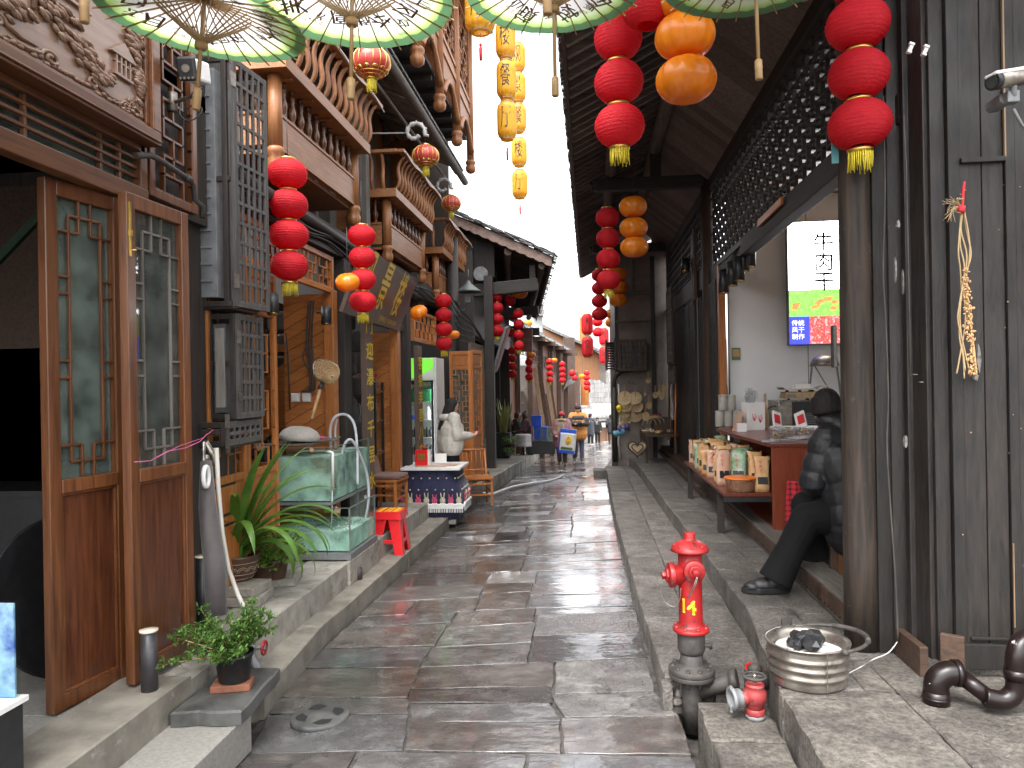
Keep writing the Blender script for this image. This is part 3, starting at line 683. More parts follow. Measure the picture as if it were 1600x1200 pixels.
# transom and carved signboard above
t = thing('transom',(-2.42,1.6,2.80),'brown transom of long thin rails over the folding doors','transom')
b = MB(); b.b2((-2.45,0.2,2.80),(-2.375,3.80,2.895)); b.build('lintel',M['door_y'],t,bev=.006)
b = MB()
for z in (2.95,3.0,3.05): b.b2((-2.425,.2,z-.008),(-2.40,3.74,z+.008))
for y in (2.2,2.95,3.45,3.60): b.b2((-2.428,y-.008,2.895),(-2.403,y+.008,3.10))
b.b2((-2.44,.2,3.09),(-2.38,3.78,3.125)); b.b2((-2.44,3.74,2.895),(-2.38,3.80,3.125)); b.build('rail',M['door_y'],t,bev=.003)
b = MB(); b.b2((-2.445,.2,2.897),(-2.44,3.74,3.09)); b.build('pane',M['glass_dusty'],t)
t = thing('carved_board',(-2.34,3.0,3.13),'large brown board carved with pines, clouds and pavilions above the folding doors','carved board')
XB = -2.34
b = MB(); b.b2((XB-.05,0.6,3.20),(XB,3.72,4.35)); b.build('panel',M['carve'],t)
b = MB(); b.b2((XB-.08,0.4,3.125),(XB+.045,3.80,3.20)); b.b2((XB-.08,3.73,3.20),(XB+.045,3.80,4.4))
b.b2((XB-.0,0.4,3.202),(XB+.022,3.72,3.222)); b.b2((XB-.0,3.70,3.222),(XB+.022,3.728,4.4)); b.b2((XB+.045,.4,3.14),(XB+.055,3.79,3.152)); b.build('frame',M['door_y'],t,bev=.006)
rc = random.Random(4)
b = MB()
def scale_tree(cy_,cz,w_,h_,n=46):      # pine foliage as overlapping carved scales
    for i in range(n):
        y = cy_ + rc.gauss(0,w_*.5); z = cz + rc.gauss(0,h_*.45) * (1 - abs(y-cy_)/(w_*2.2))
        b.ball((XB + .004 + rc.random()*.016,y,z),(.015,.030,.011),7,rot=RX(rc.uniform(-.7,-.2)))
def swirl(y0,z0,s_=1.0,fl=1):
    pts = []
    for k in range(26):
        a = k/25*2*math.pi*1.35; r_ = .045*s_*(1-k/34)
        pts.append((XB+.006,y0 + fl*r_*math.cos(a),z0 + r_*math.sin(a)*.6))
    pts = [(XB+.006,y0 + fl*(.045*s_+.16*s_),z0 - .012),(XB+.006,y0 + fl*(.045*s_+.07*s_),z0 - .016)] + pts
    b.tube(pts,[.004] + [.009*s_]*(len(pts)-1),6)
for q in ((2.55,3.46,.16,.07),(2.78,3.40,.12,.06),(3.05,3.50,.13,.10),(3.22,3.40,.12,.07),(3.35,3.34,.09,.05),(3.62,3.62,.08,.10),(3.45,3.72,.08,.05),(3.12,3.75,.12,.09),(2.2,3.5,.2,.1),(3.66,3.42,.04,.10),(2.85,3.8,.2,.08),(2.62,3.95,.2,.1),(3.5,3.95,.14,.08)): scale_tree(*q)
for q in ((2.72,3.30,1.1,1),(3.02,3.27,1.2,-1),(3.30,3.275,1.0,1),(2.5,3.33,1,-1),(2.25,3.3,1.2,1),(3.55,3.26,.8,-1),(2.62,3.66,1.2,1),(2.45,3.74,1,-1),(2.9,3.62,.8,1),(3.4,3.85,1,1),(3.6,3.28,.6,1)): swirl(*q)
for y0 in (2.93,2.975): b.tube([(XB+.008,y0,4.3),(XB+.012,y0+.02,3.8),(XB+.008,y0-.01,3.44)],[.018,.016,.012],7)
for (y0,z0,s_) in ((3.18,3.60,1.2),(3.52,3.40,.9),(2.60,3.50,.5),(3.3,3.9,1.0)):     # pavilions
    for k in (-1,-.33,.33,1): b.b2((XB,y0+k*.06*s_-.006*s_,z0),(XB+.018,y0+k*.06*s_+.006*s_,z0+.10*s_))
    b.b2((XB,y0-.085*s_,z0-.014),(XB+.02,y0+.085*s_,z0)); b.b2((XB,y0-.075*s_,z0+.06*s_),(XB+.016,y0+.075*s_,z0+.068*s_))
    b.prism([(XB,y0-.115*s_,z0+.10*s_),(XB,y0+.115*s_,z0+.10*s_),(XB,y0+.05*s_,z0+.15*s_),(XB,y0,z0+.185*s_),(XB,y0-.05*s_,z0+.15*s_)],(.024,0,0))
for k in range(40):
    y0 = 2.2 + k*.038; b.ball((XB+.003,y0,3.235 + rc.random()*.02),(.012,.022,.012),6)
for k in range(60):
    b.ball((XB+.003,3.57 + rc.random()*.13,3.26 + rc.random()*.75),(.014,.012,.012),6)
b.build('relief',M['carve'],t)
# lattice screen beside the carved board
fr = Fr((-2.40,3.84,0),(0,1)); t = thing('lattice_screen',(-2.4,4.1,2.9),'tall brown fretted lattice screen to the right of the carved board','lattice screen')
b = MB(); frame_rect(b,fr,0,.50,2.88,4.4,.05,-.04,.01); rails(b,fr,0,.50,2.88,4.4,.05,-.04,.01,.05); b.build('frame',M['door_z'],t,bev=.004)
b = MB(); fret2(b,fr,.05,.45,2.93,4.35,4,13,.016,-.01,.03,4); b.build('fretwork',M['door_z'],t,bev=.002)
b = MB(); b.tube([at(212,243,'x',-2.33),at(236,243,'x',-2.33),at(250,250,'x',-2.30),at(296,281,'x',-2.30),at(303,290,'x',-2.30),at(304,312,'x',-2.30),at(316,322,'x',-2.30),at(316,340,'x',-2.3)],.016,12)
b.tube([at(290,276,'x',-2.30),at(298,282,'x',-2.30)],.021,12); b.build('drain_pipe',M['iron'],label='thin dark metal pipe bending along the wall under the lattice screen',cat='pipe')
# kitchen behind the opening
t = thing('kitchen',(-3.9,2.6,0.3),'dark open kitchen with pale wall behind the folding doors','building')
b = MB(); b.b2((-6.2,4.95,.29),(-2.52,5.02,2.12)); b.build('tiled_wall',mat('kitchen_tile',(0.66,0.66,0.64),(0.55,0.55,0.53),ns=3,rough=.4,bump=.02),t)
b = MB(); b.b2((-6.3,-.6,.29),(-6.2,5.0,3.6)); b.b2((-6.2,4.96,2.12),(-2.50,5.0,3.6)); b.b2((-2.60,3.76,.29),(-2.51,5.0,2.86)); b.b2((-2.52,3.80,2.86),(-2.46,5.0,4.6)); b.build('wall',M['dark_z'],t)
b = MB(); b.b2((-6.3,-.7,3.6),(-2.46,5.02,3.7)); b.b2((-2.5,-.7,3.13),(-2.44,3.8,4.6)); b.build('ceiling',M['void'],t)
b = MB(); b.b2((-5.4,4.45,.3),(-2.9,4.93,1.12)); b.b2((-5.4,4.42,1.122),(-2.85,4.93,1.16)); b.build('counter',M['black'],t)
b = MB(); b.prism([(-3.9,4.2,2.35),(-3.7,4.2,2.6),(-3.15,4.2,3.1),(-3.3,4.2,2.9)],(0,.03,0)); b.build('banner',mat('banner_green',(0.006,0.03,0.012),(.004,.02,.009),rough=.6),label='dark green cloth hanging inside the kitchen under the ceiling',cat='cloth')
b = MB(); w = [(0.0,-.02),(.15,-.018),(.30,0.0),(.40,.05),(.415,.06),(.40,.062),(.29,.02),(.0,.005)]
b.lathe(w,(-2.82,3.62,.72),40,rot=RZ(R(-12)) @ RY(R(78)),cap=False); b.build('wok',M['black'],label='huge black iron wok standing on edge just inside the kitchen opening',cat='wok')
# fish tank at the frame edge
t = thing('fish_tank',(-2.42,2.3,.3),'small blue-backed fish tank on a black stand at the left edge','fish tank')
b = MB(); b.b2((-2.75,1.85,.33),(-2.185,2.62,.61)); b.build('stand',M['black'],t,bev=.006)
b = MB(); b.b2((-2.76,1.85,.612),(-2.175,2.635,.632)); b.build('base_tray',M['white'],t)
b = MB()
b.b2((-2.75,1.86,.634),(-2.19,1.866,1.0)); b.b2((-2.75,2.612,.634),(-2.19,2.618,1.0)); b.b2((-2.196,1.868,.634),(-2.19,2.610,1.0)); b.b2((-2.75,1.868,.634),(-2.744,2.610,1.0)); b.build('glass_wall',M['glass_green'],t)
b = MB(); b.b2((-2.735,2.596,.636),(-2.20,2.604,.995)); b.build('backdrop',mat('tank_backdrop',(0.06,0.24,0.66),(0.015,0.05,0.30),c3=(.30,.45,.60),ns=5,rough=.4,bump=0),t)
b = MB(); b.ball((-2.35,2.5,.68),(.1,.08,.06),10); b.ball((-2.5,2.45,.67),(.12,.09,.05),10); b.build('gravel',M['leaf'],t)
# pink twine between the doors
b = MB(); b.tube([at(210,722,'x',-2.21),at(235,720,'x',-2.20),at(262,705,'x',-2.19),at(290,700,'x',-2.18),at(312,690,'x',-2.18),at(322,680,'x',-2.18),at(333,672,'x',-2.18)],.0022,5); b.tube([at(243,716,'x',-2.24),at(280,697,'x',-2.2),at(318,684,'x',-2.19)],.0018,5)
b.build('twine',mat('twine_pink',(.6,.12,.28),rough=.6,bump=0),label='thin pink twine tied across the glazed folding door',cat='twine')

# caged air conditioners
t = thing('window_cage',(-2.5,4.8,1.43),'stack of dark wooden lattice cages with grey boxes inside, above the potted plants','cage')
xf = -2.30; frc = Fr((xf,4.60,0),(0,1))
def cage(z0,z1,y0,y1,nu,nz,dx=0.0,tilt=0.0):
    b = MB(); f_ = Fr((xf+dx,y0,0),(tilt,1)); W = y1 - y0
    frame_rect(b,f_,0,W,z0,z1,.028,-.03,0.0); rails(b,f_,0,W,z0,z1,.028,-.03,0.0,.03)
    grid(b,f_,.03,W-.03,z0+.03,z1-.03,nu,nz,.023,-.008,.016); b.build('lattice_door',M['cage'],t,bev=.002)
    b = MB()
    for zz in (z0,(z0+z1)/2,z1-.035):
        b.b2((xf-.42,y0-.01,zz),(xf-.03+dx,y0+.02,zz+.035)); b.b2((xf-.42,y1-.03,zz),(xf-.03+dx,y1,zz+.035))
    for x in (xf-.40,xf-.22,xf-.06): b.b2((x,y0-.012,z0),(x+.035,y0+.018,z1))
    b.b2((xf-.42,y0,z0-.015),(xf-.032,y1,z0)); b.build('frame',M['dark_z'],t,bev=.003)
    for zz in (z0+.12,z1-.2): b = MB(); f_.box(b,-.03,.028,.001,.005,zz,zz+.09); b.build('hinge',M['steel'],t)
cage(2.34,3.98,4.60,5.02,5,12,0.02,.10); cage(1.60,2.30,4.66,5.06,5,6,0.0,-.03); cage(1.43,1.585,4.52,5.04,6,2,-.02,0)
b = MB(); b.b2((-2.66,4.58,2.4),(-2.40,4.62+.3,3.9))
for k in range(12): b.b2((-2.63,4.572,2.5+k*.11),(-2.43,4.578,2.515+k*.11))
b.b2((-2.62,4.72,1.64),(-2.42,5.0,2.24)); b.build('grey_box',M['grey'],t,bev=.006)
b = MB()
for (x,z0,z1) in ((-2.43,2.45,3.1),(-2.40,1.68,2.2),(-2.55,1.7,2.25)): b.box((x,4.60,(z0+z1)/2),(.06,.012,z1-z0),RZ(.3))
b.build('board_scrap',M['grey_z'],t)

# pipes, tarp roll and hoses under the cages
b = MB(); p0 = at(338,962,'x',-2.15); p1 = at(322,720,'x',-2.28)
b.tube([p0,p0.lerp(p1,.35)+Vector((.01,0,0)),p0.lerp(p1,.7)-Vector((.01,0,0)),p1],[.058,.062,.05,.032],12); b.build('tarp_roll',M['tarp'],label='dark grey cloth-wrapped roll leaning upright beside the cut black pipe',cat='roll')
b = MB(); q = [at(338,700,'x',-2.26),at(341,760,'x',-2.24),at(347,830,'x',-2.2),at(357,890,'x',-2.16),at(372,930,'x',-2.1),at(382,950,'x',-2.05),at(384,985,'x',-2.04)]
b.tube(q,.014,10); b.tube([at(334,700,'x',-2.28),at(342,790,'x',-2.26),at(350,870,'x',-2.22),at(356,925,'x',-2.18)],.008,8); b.build('water_hose',mat('old_hose',(.52,.49,.43),(.40,.37,.32),rough=.5),label='old cream hose hanging down from the tap beside the orchid pot',cat='hose')
b = MB(); b.tube([at(320,690,'x',-2.3),at(333,712,'x',-2.28),at(335,728,'x',-2.27)],.02,12); b.ball(at(322,716,'x',-2.29),.024,10); b.tube([at(318,690,'x',-2.29),at(318,770,'x',-2.29)],.012,10); b.build('water_tap',M['steel'],label='grey metal tap fitting under the lowest cage',cat='tap')
b = MB(); b.tube([at(322,745,'x',-2.24)+Vector((0,.03*math.sin(a),.06*math.cos(a))) for a in [k*.5 for k in range(14)]],.014,8); b.build('plastic_loop',M['white'],label='crumpled white plastic loop hung beside the folding door',cat='plastic bag')
c = at(234,1078,'z',.325); b = MB(); b.tube([c,c+Vector((0,0,.285))],[.040,.037],24); b.build('cut_pipe',mat('pipe_paint',(.055,.05,.055),(.02,.02,.022),ns=6,rough=.4,bump=.3,dirt=((.30,.28,.25),12,.62,.06)),label='short cut pipe stub with a cream cap, on the kerb before the doors',cat='pipe')
b = MB(); b.lathe([(.036,0),(.043,.004),(.044,.012),(0,.014)],c+Vector((0,0,.285)),22); b.build('cap',mat('cap_cream',(.62,.55,.42),(.5,.43,.32),rough=.6),bpy.data.objects['cut_pipe'])
c = at(319,1005,'z',.32); b = MB(); b.tube([c,c+Vector((0,0,.50))],[.040,.039],24); o = b.build('cut_pipe',M['black'],label='taller black cut pipe with a cream cap at the end of the folding door',cat='pipe')
b = MB(); b.lathe([(.036,0),(.042,.004),(.043,.012),(0,.014)],c+Vector((0,0,.50)),22); b.build('cap',bpy.data.materials['cap_cream'],o)
c = at(560,905,'z',.10); b = MB(); b.lathe([(.036,0),(.036,.10),(.030,.10),(.030,.02),(0,.02)],c,20); b.build('pipe_socket',M['iron'],label='short rusty open pipe socket on the lower kerb by the aquarium',cat='pipe')
# red wheel valve on the terrace wall
t = thing('wall_valve',at(400,1030,'x',-2.05),'grey elbow with a small red wheel handle on the terrace wall','valve')
c = at(413,1012,'x',-1.99); b = MB()
b.tube([c + Vector((0,.040*math.cos(a),.040*math.sin(a))) for a in [2*math.pi*k/24 for k in range(25)]],.007,8)
for k in range(5): a = 2*math.pi*k/5; b.tube([c,c+Vector((0,.038*math.cos(a),.038*math.sin(a)))],.005,6)
b.build('wheel',M['redpaint'],t)
b = MB(); b.tube([c+Vector((.008,0,0)),c-Vector((.09,0,0))],.012,10); b.tube([c-Vector((.08,0,-.01)),c-Vector((.08,.0,.06)),c-Vector((.05,0,.11)),c-Vector((.03,.02,.17))],.026,12); b.build('body',M['grey'],t)

# potted plants
t = thing('potted_conifer',at(365,1060,'z',.26),'small green conifer in a black plastic pot standing on a brick','potted plant')
c = at(366,1062,'z',.262)
b = MB(); b.lathe([(.075,0),(.078,.005),(.095,.13),(.103,.13),(.104,.148),(.097,.148),(.095,.135),(.088,.12)],c,28,cap=True); b.build('pot',M['black'],t)
b = MB(); b.lathe([(.09,0),(.0,.012)],c+Vector((0,0,.125)),20); b.build('soil',M['soil'],t)
rp_ = random.Random(3); b = MB(); fo = MB()
for i in range(36):
    a = rp_.uniform(0,2*math.pi); el = rp_.uniform(.2,1.3); L_ = rp_.uniform(.15,.29)
    d = Vector((math.cos(a)*math.cos(el),math.sin(a)*math.cos(el),math.sin(el)))
    if d.x < 0 and el < .7: L_ *= 1.2
    base = c + Vector((math.cos(a)*.02,math.sin(a)*.02,.13)); pts = [base + d*L_*k/5 + Vector((0,0,-.03*(k/5)**2*(1.2-el))) for k in range(6)]
    b.tube(pts,[.004,.004,.003,.003,.002,.001],5)
    for k in range(1,6):
        for j in range(9):
            a2 = rp_.uniform(0,2*math.pi); q = (d*.6 + Vector((rp_.gauss(0,.55),rp_.gauss(0,.55),rp_.gauss(.15,.45)))).normalized()
            p_ = pts[k]; s_ = rp_.uniform(.022,.045); pq = p_ + q*s_
            x_,y_ = basis(q)
            for m_ in range(5):
                e_ = (q*.75 + x_*rp_.gauss(0,.6) + y_*rp_.gauss(0,.6)).normalized(); l_ = s_*.55; r0 = p_.lerp(pq,m_/5 + .2)
                sd = e_.cross(Vector((rp_.random(),rp_.random(),1))).normalized()*.0055
                fo.add([r0-sd,r0+sd,r0+e_*l_+sd*.5,r0+e_*l_-sd*.5],[(0,1,2,3)])
b.build('stem',M['bamboo'],t); fo.build('foliage',M['conifer'],t)
b = MB(); b.box(c+Vector((0.0,-.02,-.0185)),(.20,.12,.036),RZ(.25)); b.build('brick',M['brick'],label='weathered red brick under the black conifer pot',cat='brick',bev=.005)
# orchid with long strap leaves
def strap_leaf(mb,base,az,L_,el,droop,w=.020,r_=None,n=14):
    p = Vector(base); pts = []; e_ = el
    for k in range(n+1):
        pts.append(p.copy()); d = Vector((math.cos(az)*math.cos(e_),math.sin(az)*math.cos(e_),math.sin(e_))); p = p + d*L_/n; e_ -= droop/n*(.4+1.6*k/n)
    side = Vector((-math.sin(az),math.cos(az),0)); vs = []; fs = []
    for k,q in enumerate(pts):
        f = math.sin(math.pi*min(1,(k/n)*.93+.09))**.6; ww = w*f
        d = (pts[min(k+1,n)]-pts[max(k-1,0)]).normalized(); nn = side.cross(d)
        vs += [q-side*ww,q+nn*(-ww*.35),q+side*ww]
    for k in range(n):
        for j in (0,1): fs.append((3*k+j,3*k+j+1,3*k+j+4,3*k+j+3))
    mb.add(vs,fs,0,True)
c = at(372,905,'z',.43)
t = thing('potted_orchid',c,'large strap-leaved green plant in a patterned brown pot on stone blocks','potted plant')
b = MB(); b.lathe([(.09,0),(.10,.01),(.125,.05),(.145,.10),(.15,.15),(.162,.17),(.162,.185),(.148,.185),(.14,.15)],c,32); b.build('pot',M['pot'],t)
b = MB(); b.lathe([(.144,0),(.0,.01)],c+Vector((0,0,.155)),20); b.build('soil',M['soil'],t)
b = MB()
for k in range(14):
    a0 = 2*math.pi*k/14
    for rr_ in (.035,.022):
        pts = []
        for j in range(9):
            a = math.pi*j/8; ang = a0 + rr_*math.cos(a)/.145; z_ = .075 + rr_*math.sin(a); R_ = .1385 + (z_-.075)*.22 + .002
            pts.append(c+Vector((R_*math.cos(ang),R_*math.sin(ang),z_)))
        b.tube(pts,.0018,4)
for z_,R_ in ((.055,.1285),(.135,.151),(.02,.108)): b.tube([c+Vector((R_*math.cos(a),R_*math.sin(a),z_)) for a in [2*math.pi*k/40 for k in range(41)]],.0022,4)
b.build('pattern',M['potpattern'],t)
b = MB(); ro = random.Random(8)
spec = [(-.3,.62,1.25,.5),(0.1,.60,1.15,1.0),(.25,.62,1.0,1.9),(-.15,.66,.95,2.4),(.5,.60,.8,2.3),(-.5,.62,.9,2.3),(.9,.5,1.0,2.0),(-.9,.55,1.05,2.2),(1.4,.5,1.2,1.4),(1.9,.5,1.2,1.2),(2.6,.45,1.1,1.5),(3.2,.4,1.2,1.2),(-1.4,.5,1.15,2.2),(-2.0,.42,1.2,1.8),(0.0,.5,.6,2.6),(-.35,.52,.75,2.6),(.2,.62,1.05,2.2),(.35,.55,.55,2.3),(.7,.6,1.3,.8),(-.7,.62,1.3,.7),(1.0,.58,1.15,1.1),(.0,.6,1.35,.6),(.55,.62,1.1,1.6),(-1.1,.55,1.2,1.3),(2.2,.5,1.25,1.0),(.15,.6,.95,2.0),(-.25,.58,.85,2.1)]
for i,(az,L_,el,dr) in enumerate(spec): strap_leaf(b,c+Vector((ro.uniform(-.035,.035),ro.uniform(-.035,.035),.16)),az,L_*(1.6 if el > 1 else 1.42),el,dr,.034)
for i in range(16): strap_leaf(b,c+Vector((ro.uniform(-.06,.06),ro.uniform(-.06,.06),.16)),ro.uniform(0,6.28),ro.uniform(.2,.4),ro.uniform(.9,1.5),ro.uniform(.2,1.2),.014)
b.build('leaves',M['leaf'],t)
def stone_stack(c,sizes,label):
    b = MB(); z = 0
    for (sx,sy,sz,a) in sizes: b.box(c+Vector((0,0,z+sz/2)),(sx,sy,sz-.003),RZ(a)); z += sz
    return b.build('stone_block',M['concrete'],label=label,cat='stone blocks',bev=.006)
stone_stack(at(380,945,'z',.30) + Vector((-.02,.08,0)),[(.30,.30,.065,.1),(.26,.27,.065,-.05)],'stacked pale concrete blocks under the patterned orchid pot')
def leafy(c,rad,hgt,n,seed,mb,up_=.5,ls=.035):
    r_ = random.Random(seed)
    for i in range(n):
        a = r_.uniform(0,6.28); q = math.sqrt(r_.random())*rad; z = r_.random()**.8*hgt*(1-.5*(q/rad)**2)
        p = c+Vector((math.cos(a)*q,math.sin(a)*q,z)); d = Vector((math.cos(a)+r_.gauss(0,.5),math.sin(a)+r_.gauss(0,.5),r_.gauss(up_,.5))).normalized(); s_ = ls*r_.uniform(.6,1.3)
        sd = d.cross(Vector((r_.gauss(0,.3),r_.gauss(0,.3),1))).normalized()*s_*.38; n_ = sd.cross(d).normalized()*s_*.12
        mb.add([p,p+d*s_*.35+sd-n_,p+d*s_*.75+sd*.8,p+d*s_,p+d*s_*.75-sd*.8,p+d*s_*.35-sd-n_,p+d*s_*.5],[(0,1,6),(1,2,6),(2,3,6),(3,4,6),(4,5,6),(5,0,6)])
def small_pot(c,r,h,label,lab_mat,n,seed,plant_r,plant_h,leafm='leaf_light',name='potted_plant'):
    t = thing(name,c,label,'potted plant')
    b = MB(); b.lathe([(r*.7,0),(r*.74,.005),(r*.95,h*.85),(r,h*.86),(r,h),(r*.9,h),(r*.86,h*.8)],c,24); b.build('pot',M[lab_mat],t)
    b = MB(); b.lathe([(r*.88,0),(0,.01)],c+Vector((0,0,h*.85)),18); b.build('soil',M['soil'],t)
    b = MB(); leafy(c+Vector((0,0,h*.8)),plant_r,plant_h,n,seed,b); b.build('foliage',M[leafm],t)
    st = MB(); r_ = random.Random(seed)
    for k in range(14):
        a = r_.uniform(0,6.28); st.tube([c+Vector((0,0,h*.85)),c+Vector((math.cos(a)*plant_r*.4,math.sin(a)*plant_r*.4,h+plant_h*.35)),c+Vector((math.cos(a)*plant_r*.7,math.sin(a)*plant_r*.7,h+plant_h*.6))],.003,5)
    st.build('stem',M['leaf'],t); return t
small_pot(at(424,905,'z',.36)+Vector((0,.05,0)),.115,.15,'bushy light green plant in a brown pot beside the aquarium','pot',620,2,.24,.26)
small_pot(at(392,915,'z',.36)+Vector((.03,.12,0)),.10,.13,'small leafy plant in a dark pot between orchid and aquarium','pot',260,5,.17,.2)
stone_stack(at(440,915,'z',.30)+Vector((-.03,.1,0)),[(.24,.3,.06,.2)],'mossy flat stone under the bushy plant by the aquarium')
# aquarium on the terrace
t = thing('aquarium',(-2.4,6.6,.3),'double-decker glass aquarium with fish, bubbles and hoses on the terrace','aquarium')
def tank(x0,x1,y0,y1,z0,z1,wl,g='glass_green'):
    b = MB(); e = .007
    b.b2((x0,y0,z0),(x1,y0+e,z1)); b.b2((x0,y1-e,z0),(x1,y1,z1)); b.b2((x0,y0+e+.001,z0),(x0+e,y1-e-.001,z1)); b.b2((x1-e,y0+e+.001,z0),(x1,y1-e-.001,z1)); b.b2((x0+e,y0+e,z0),(x1-e,y1-e,z0+e)); b.build('glass_wall',M[g],t)
    b = MB(); b.b2((x0+e+.002,y0+e+.002,z0+e+.002),(x1-e-.002,y1-e-.002,wl)); b.build('water',M['water'],t)
    b = MB()
    for (x,y) in ((x0,y0),(x1,y0),(x1,y1),(x0,y1)): b.box((x,y,(z0+z1)/2),(.012,.012,z1-z0+.004))
    for (z) in (z1,):
        b.bar((x0,y0,z),(x1,y0,z),.010,.006); b.bar((x1,y0,z),(x1,y1,z),.010,.006)
    b.build('seal',mat('silicone',(.16,.19,.18),(.1,.12,.11),rough=.4,bump=0) if 'silicone' not in bpy.data.materials else bpy.data.materials['silicone'],t)
tank(-2.78,-2.07,6.16,6.90,.375,.755,.55); tank(-2.76,-2.235,6.20,7.28,.80,1.275,1.19)
b = MB(); b.b2((-2.80,6.13,.315),(-2.055,6.93,.37)); b.b2((-2.78,6.19,.775),(-2.23,7.3,.798))
for (x,y) in ((-2.76,6.95),(-2.26,6.96),(-2.26,7.25),(-2.76,7.25)): b.b2((x-.015,y-.015,.3),(x+.015,y+.015,.775))
b.build('base_frame',M['grey'],t)
b = MB(); b.b2((-2.77,7.25,.3),(-2.24,7.29,.77)); b.b2((-2.78,6.9,.3),(-2.75,7.25,.77)); b.build('backing',M['concrete'],t)
b = MB(); c = D(519,740,6.36)
b.tube([at(520,707,'y',6.17),at(520,765,'y',6.17)],.012,10); b.tube([at(520,708,'y',6.17),at(514,706,'y',6.2),at(510,706,'y',6.24)],.013,10); b.build('pvc_pipe',M['pvc'],t)
b = MB(); rb = random.Random(3); c = at(517,838,'y',6.36)
b.tube([at(519,765,'y',6.17),at(519,800,'y',6.22),c+Vector((0,0,.05))],.005,6)
for k in range(130): b.ball(c+Vector((rb.gauss(0,.020),rb.gauss(0,.02),rb.uniform(-.10,.07))),rb.uniform(.003,.008),6)
for k in range(150): b.ball((rb.uniform(-2.7,-2.1),rb.uniform(6.2,6.85),.553),rb.uniform(.002,.006),5)
b.build('bubbles',M['white'],t)
b = MB()
for z,x0,x1 in ((1.14,-2.74,-2.26),):
    for x in (-2.6,-2.42): b.b2((x,7.22,.82),(x+.10,7.235,1.18))
b.build('rear_board',mat('tank_board',(.10,.13,.12),(.06,.08,.07),ns=5,rough=.5),t)
def fish(c,L_,a,name='fish',label=None):
    b = MB(); R_ = RZ(a)
    prof = [(0,0),(.10,.05),(.17,.14),(.21,.30),(.19,.45),(.13,.65),(.06,.82),(.03,.88)]
    vs = []; n = 12
    for r_,x in prof:
        for k in range(n): w = 2*math.pi*k/n; vs.append(c + R_ @ Vector(((x-.45)*L_,r_*L_*.45*math.cos(w),r_*L_*.8*math.sin(w))))
    fs = [(i*n+k,i*n+(k+1)%n,(i+1)*n+(k+1)%n,(i+1)*n+k) for i in range(len(prof)-1) for k in range(n)]; b.add(vs,fs,0,True)
    for tri in (((.40,0,0),(.55,0,.10),(.50,0,0)),((.40,0,0),(.55,0,-.09),(.50,0,0)),((-.15,0,.13),(.2,0,.12),(.02,0,.2)),((-.1,0,-.13),(.05,0,-.12),(0,0,-.19))):
        b.add([c + R_ @ (Vector(q)*L_) for q in tri],[(0,1,2)])
    return b.build(name,mat('fish_skin',(.25,.22,.12),(.13,.12,.06),ns=20,rough=.35) if 'fish_skin' not in bpy.data.materials else bpy.data.materials['fish_skin'],label=label,cat='fish',group='fish in the aquarium')
fish(at(492,763,'y',6.6),.42,math.pi-.1,label='long yellowish carp lying along the bottom of the upper tank')
fish(at(447,768,'y',6.5),.25,.3,label='small pale fish at the left end of the upper tank')
fish(at(468,812,'y',6.55),.20,2.4,label='small fish in the shallow lower tank')
b = MB(); b.ball(at(510,796,'y',6.175),(.033,.006,.033),14); o = b.build('sucker_disc',M['leaf'],t); b = MB(); b.ball(at(571,777,'x',-2.06),(.01,.025,.022),12); b.build('sucker_disc',M['plastic_clear'],t)
b = MB(); b.box(at(527,797,'y',6.17),(.05,.004,.045),RY(.4)); b.box(at(487,703,'y',6.19),(.035,.004,.03),RY(.3)); b.build('paper_tag',M['kraft_pink'],t)
def smooth_path(pts,n=8):
    out = []; P_ = [pts[0]] + list(pts) + [pts[-1]]
    for i in range(1,len(P_)-2):
        for k in range(n):
            t_ = k/n; a,b_,c_,d_ = P_[i-1],P_[i],P_[i+1],P_[i+2]
            out.append(0.5*((2*b_) + (c_-a)*t_ + (2*a-5*b_+4*c_-d_)*t_*t_ + (3*b_-a-3*c_+d_)*t_**3))
    out.append(pts[-1]); return out
b = MB(); X = -2.16
b.tube(smooth_path([at(517,700,'x',-2.4),at(516,672,'x',-2.4),at(523,652,'x',-2.35),at(540,648,'x',-2.3),at(553,662,'x',-2.22),at(558,700,'x',-2.18),at(559,757,'x',-2.16)]),.013,10)
b.tube(smooth_path([at(528,760,'x',-2.3),at(534,712,'x',-2.28),at(540,692,'x',-2.25),at(550,688,'x',-2.2),at(563,712,'x',-2.16),at(574,745,'x',-2.13),at(576,780,'x',-2.12),at(570,815,'x',-2.15)]),.013,10)
b.tube(smooth_path([at(524,700,'x',-2.38),at(524,670,'x',-2.38),at(527,655,'x',-2.36)]),.010,8)
b.build('hose',M['hose'],t)
b = MB(); c = at(468,688,'y',6.5)
b.box(at(462,692,'y',6.5),(.44,.5,.012),RZ(.05)); b.box(at(500,688,'y',6.6)+Vector((0,0,.012)),(.34,.3,.01),RZ(.2)@RX(.05)); o = b.build('lid_board',M['grey_x'],label='weathered thin board lying across the top of the aquarium',cat='board')
b = MB(); b.lathe([(.19,0),(.18,.04),(.15,.08),(.09,.112),(0,.122)],c+Vector((.0,0,.01)),26,rot=RY(.1)); b.build('mesh_strainer',mat('strainer',(.50,.47,.42),(.40,.37,.32),ns=60,rough=.5,bump=.8,bd=.003),label='upturned grey mesh strainer on top of the aquarium',cat='strainer')
b = MB(); rb = random.Random(5)
for k in range(22): b.ball(at(495,686,'y',6.6)+Vector((rb.uniform(-.07,.07),rb.uniform(-.05,.05),rb.uniform(.0,.02))),(rb.uniform(.02,.04),rb.uniform(.02,.03),.012),8,rot=RZ(rb.random()*3))
b.build('pink_cloth',M['pinkcloth'],label='crumpled pink cloth beside the strainer on the aquarium',cat='cloth')
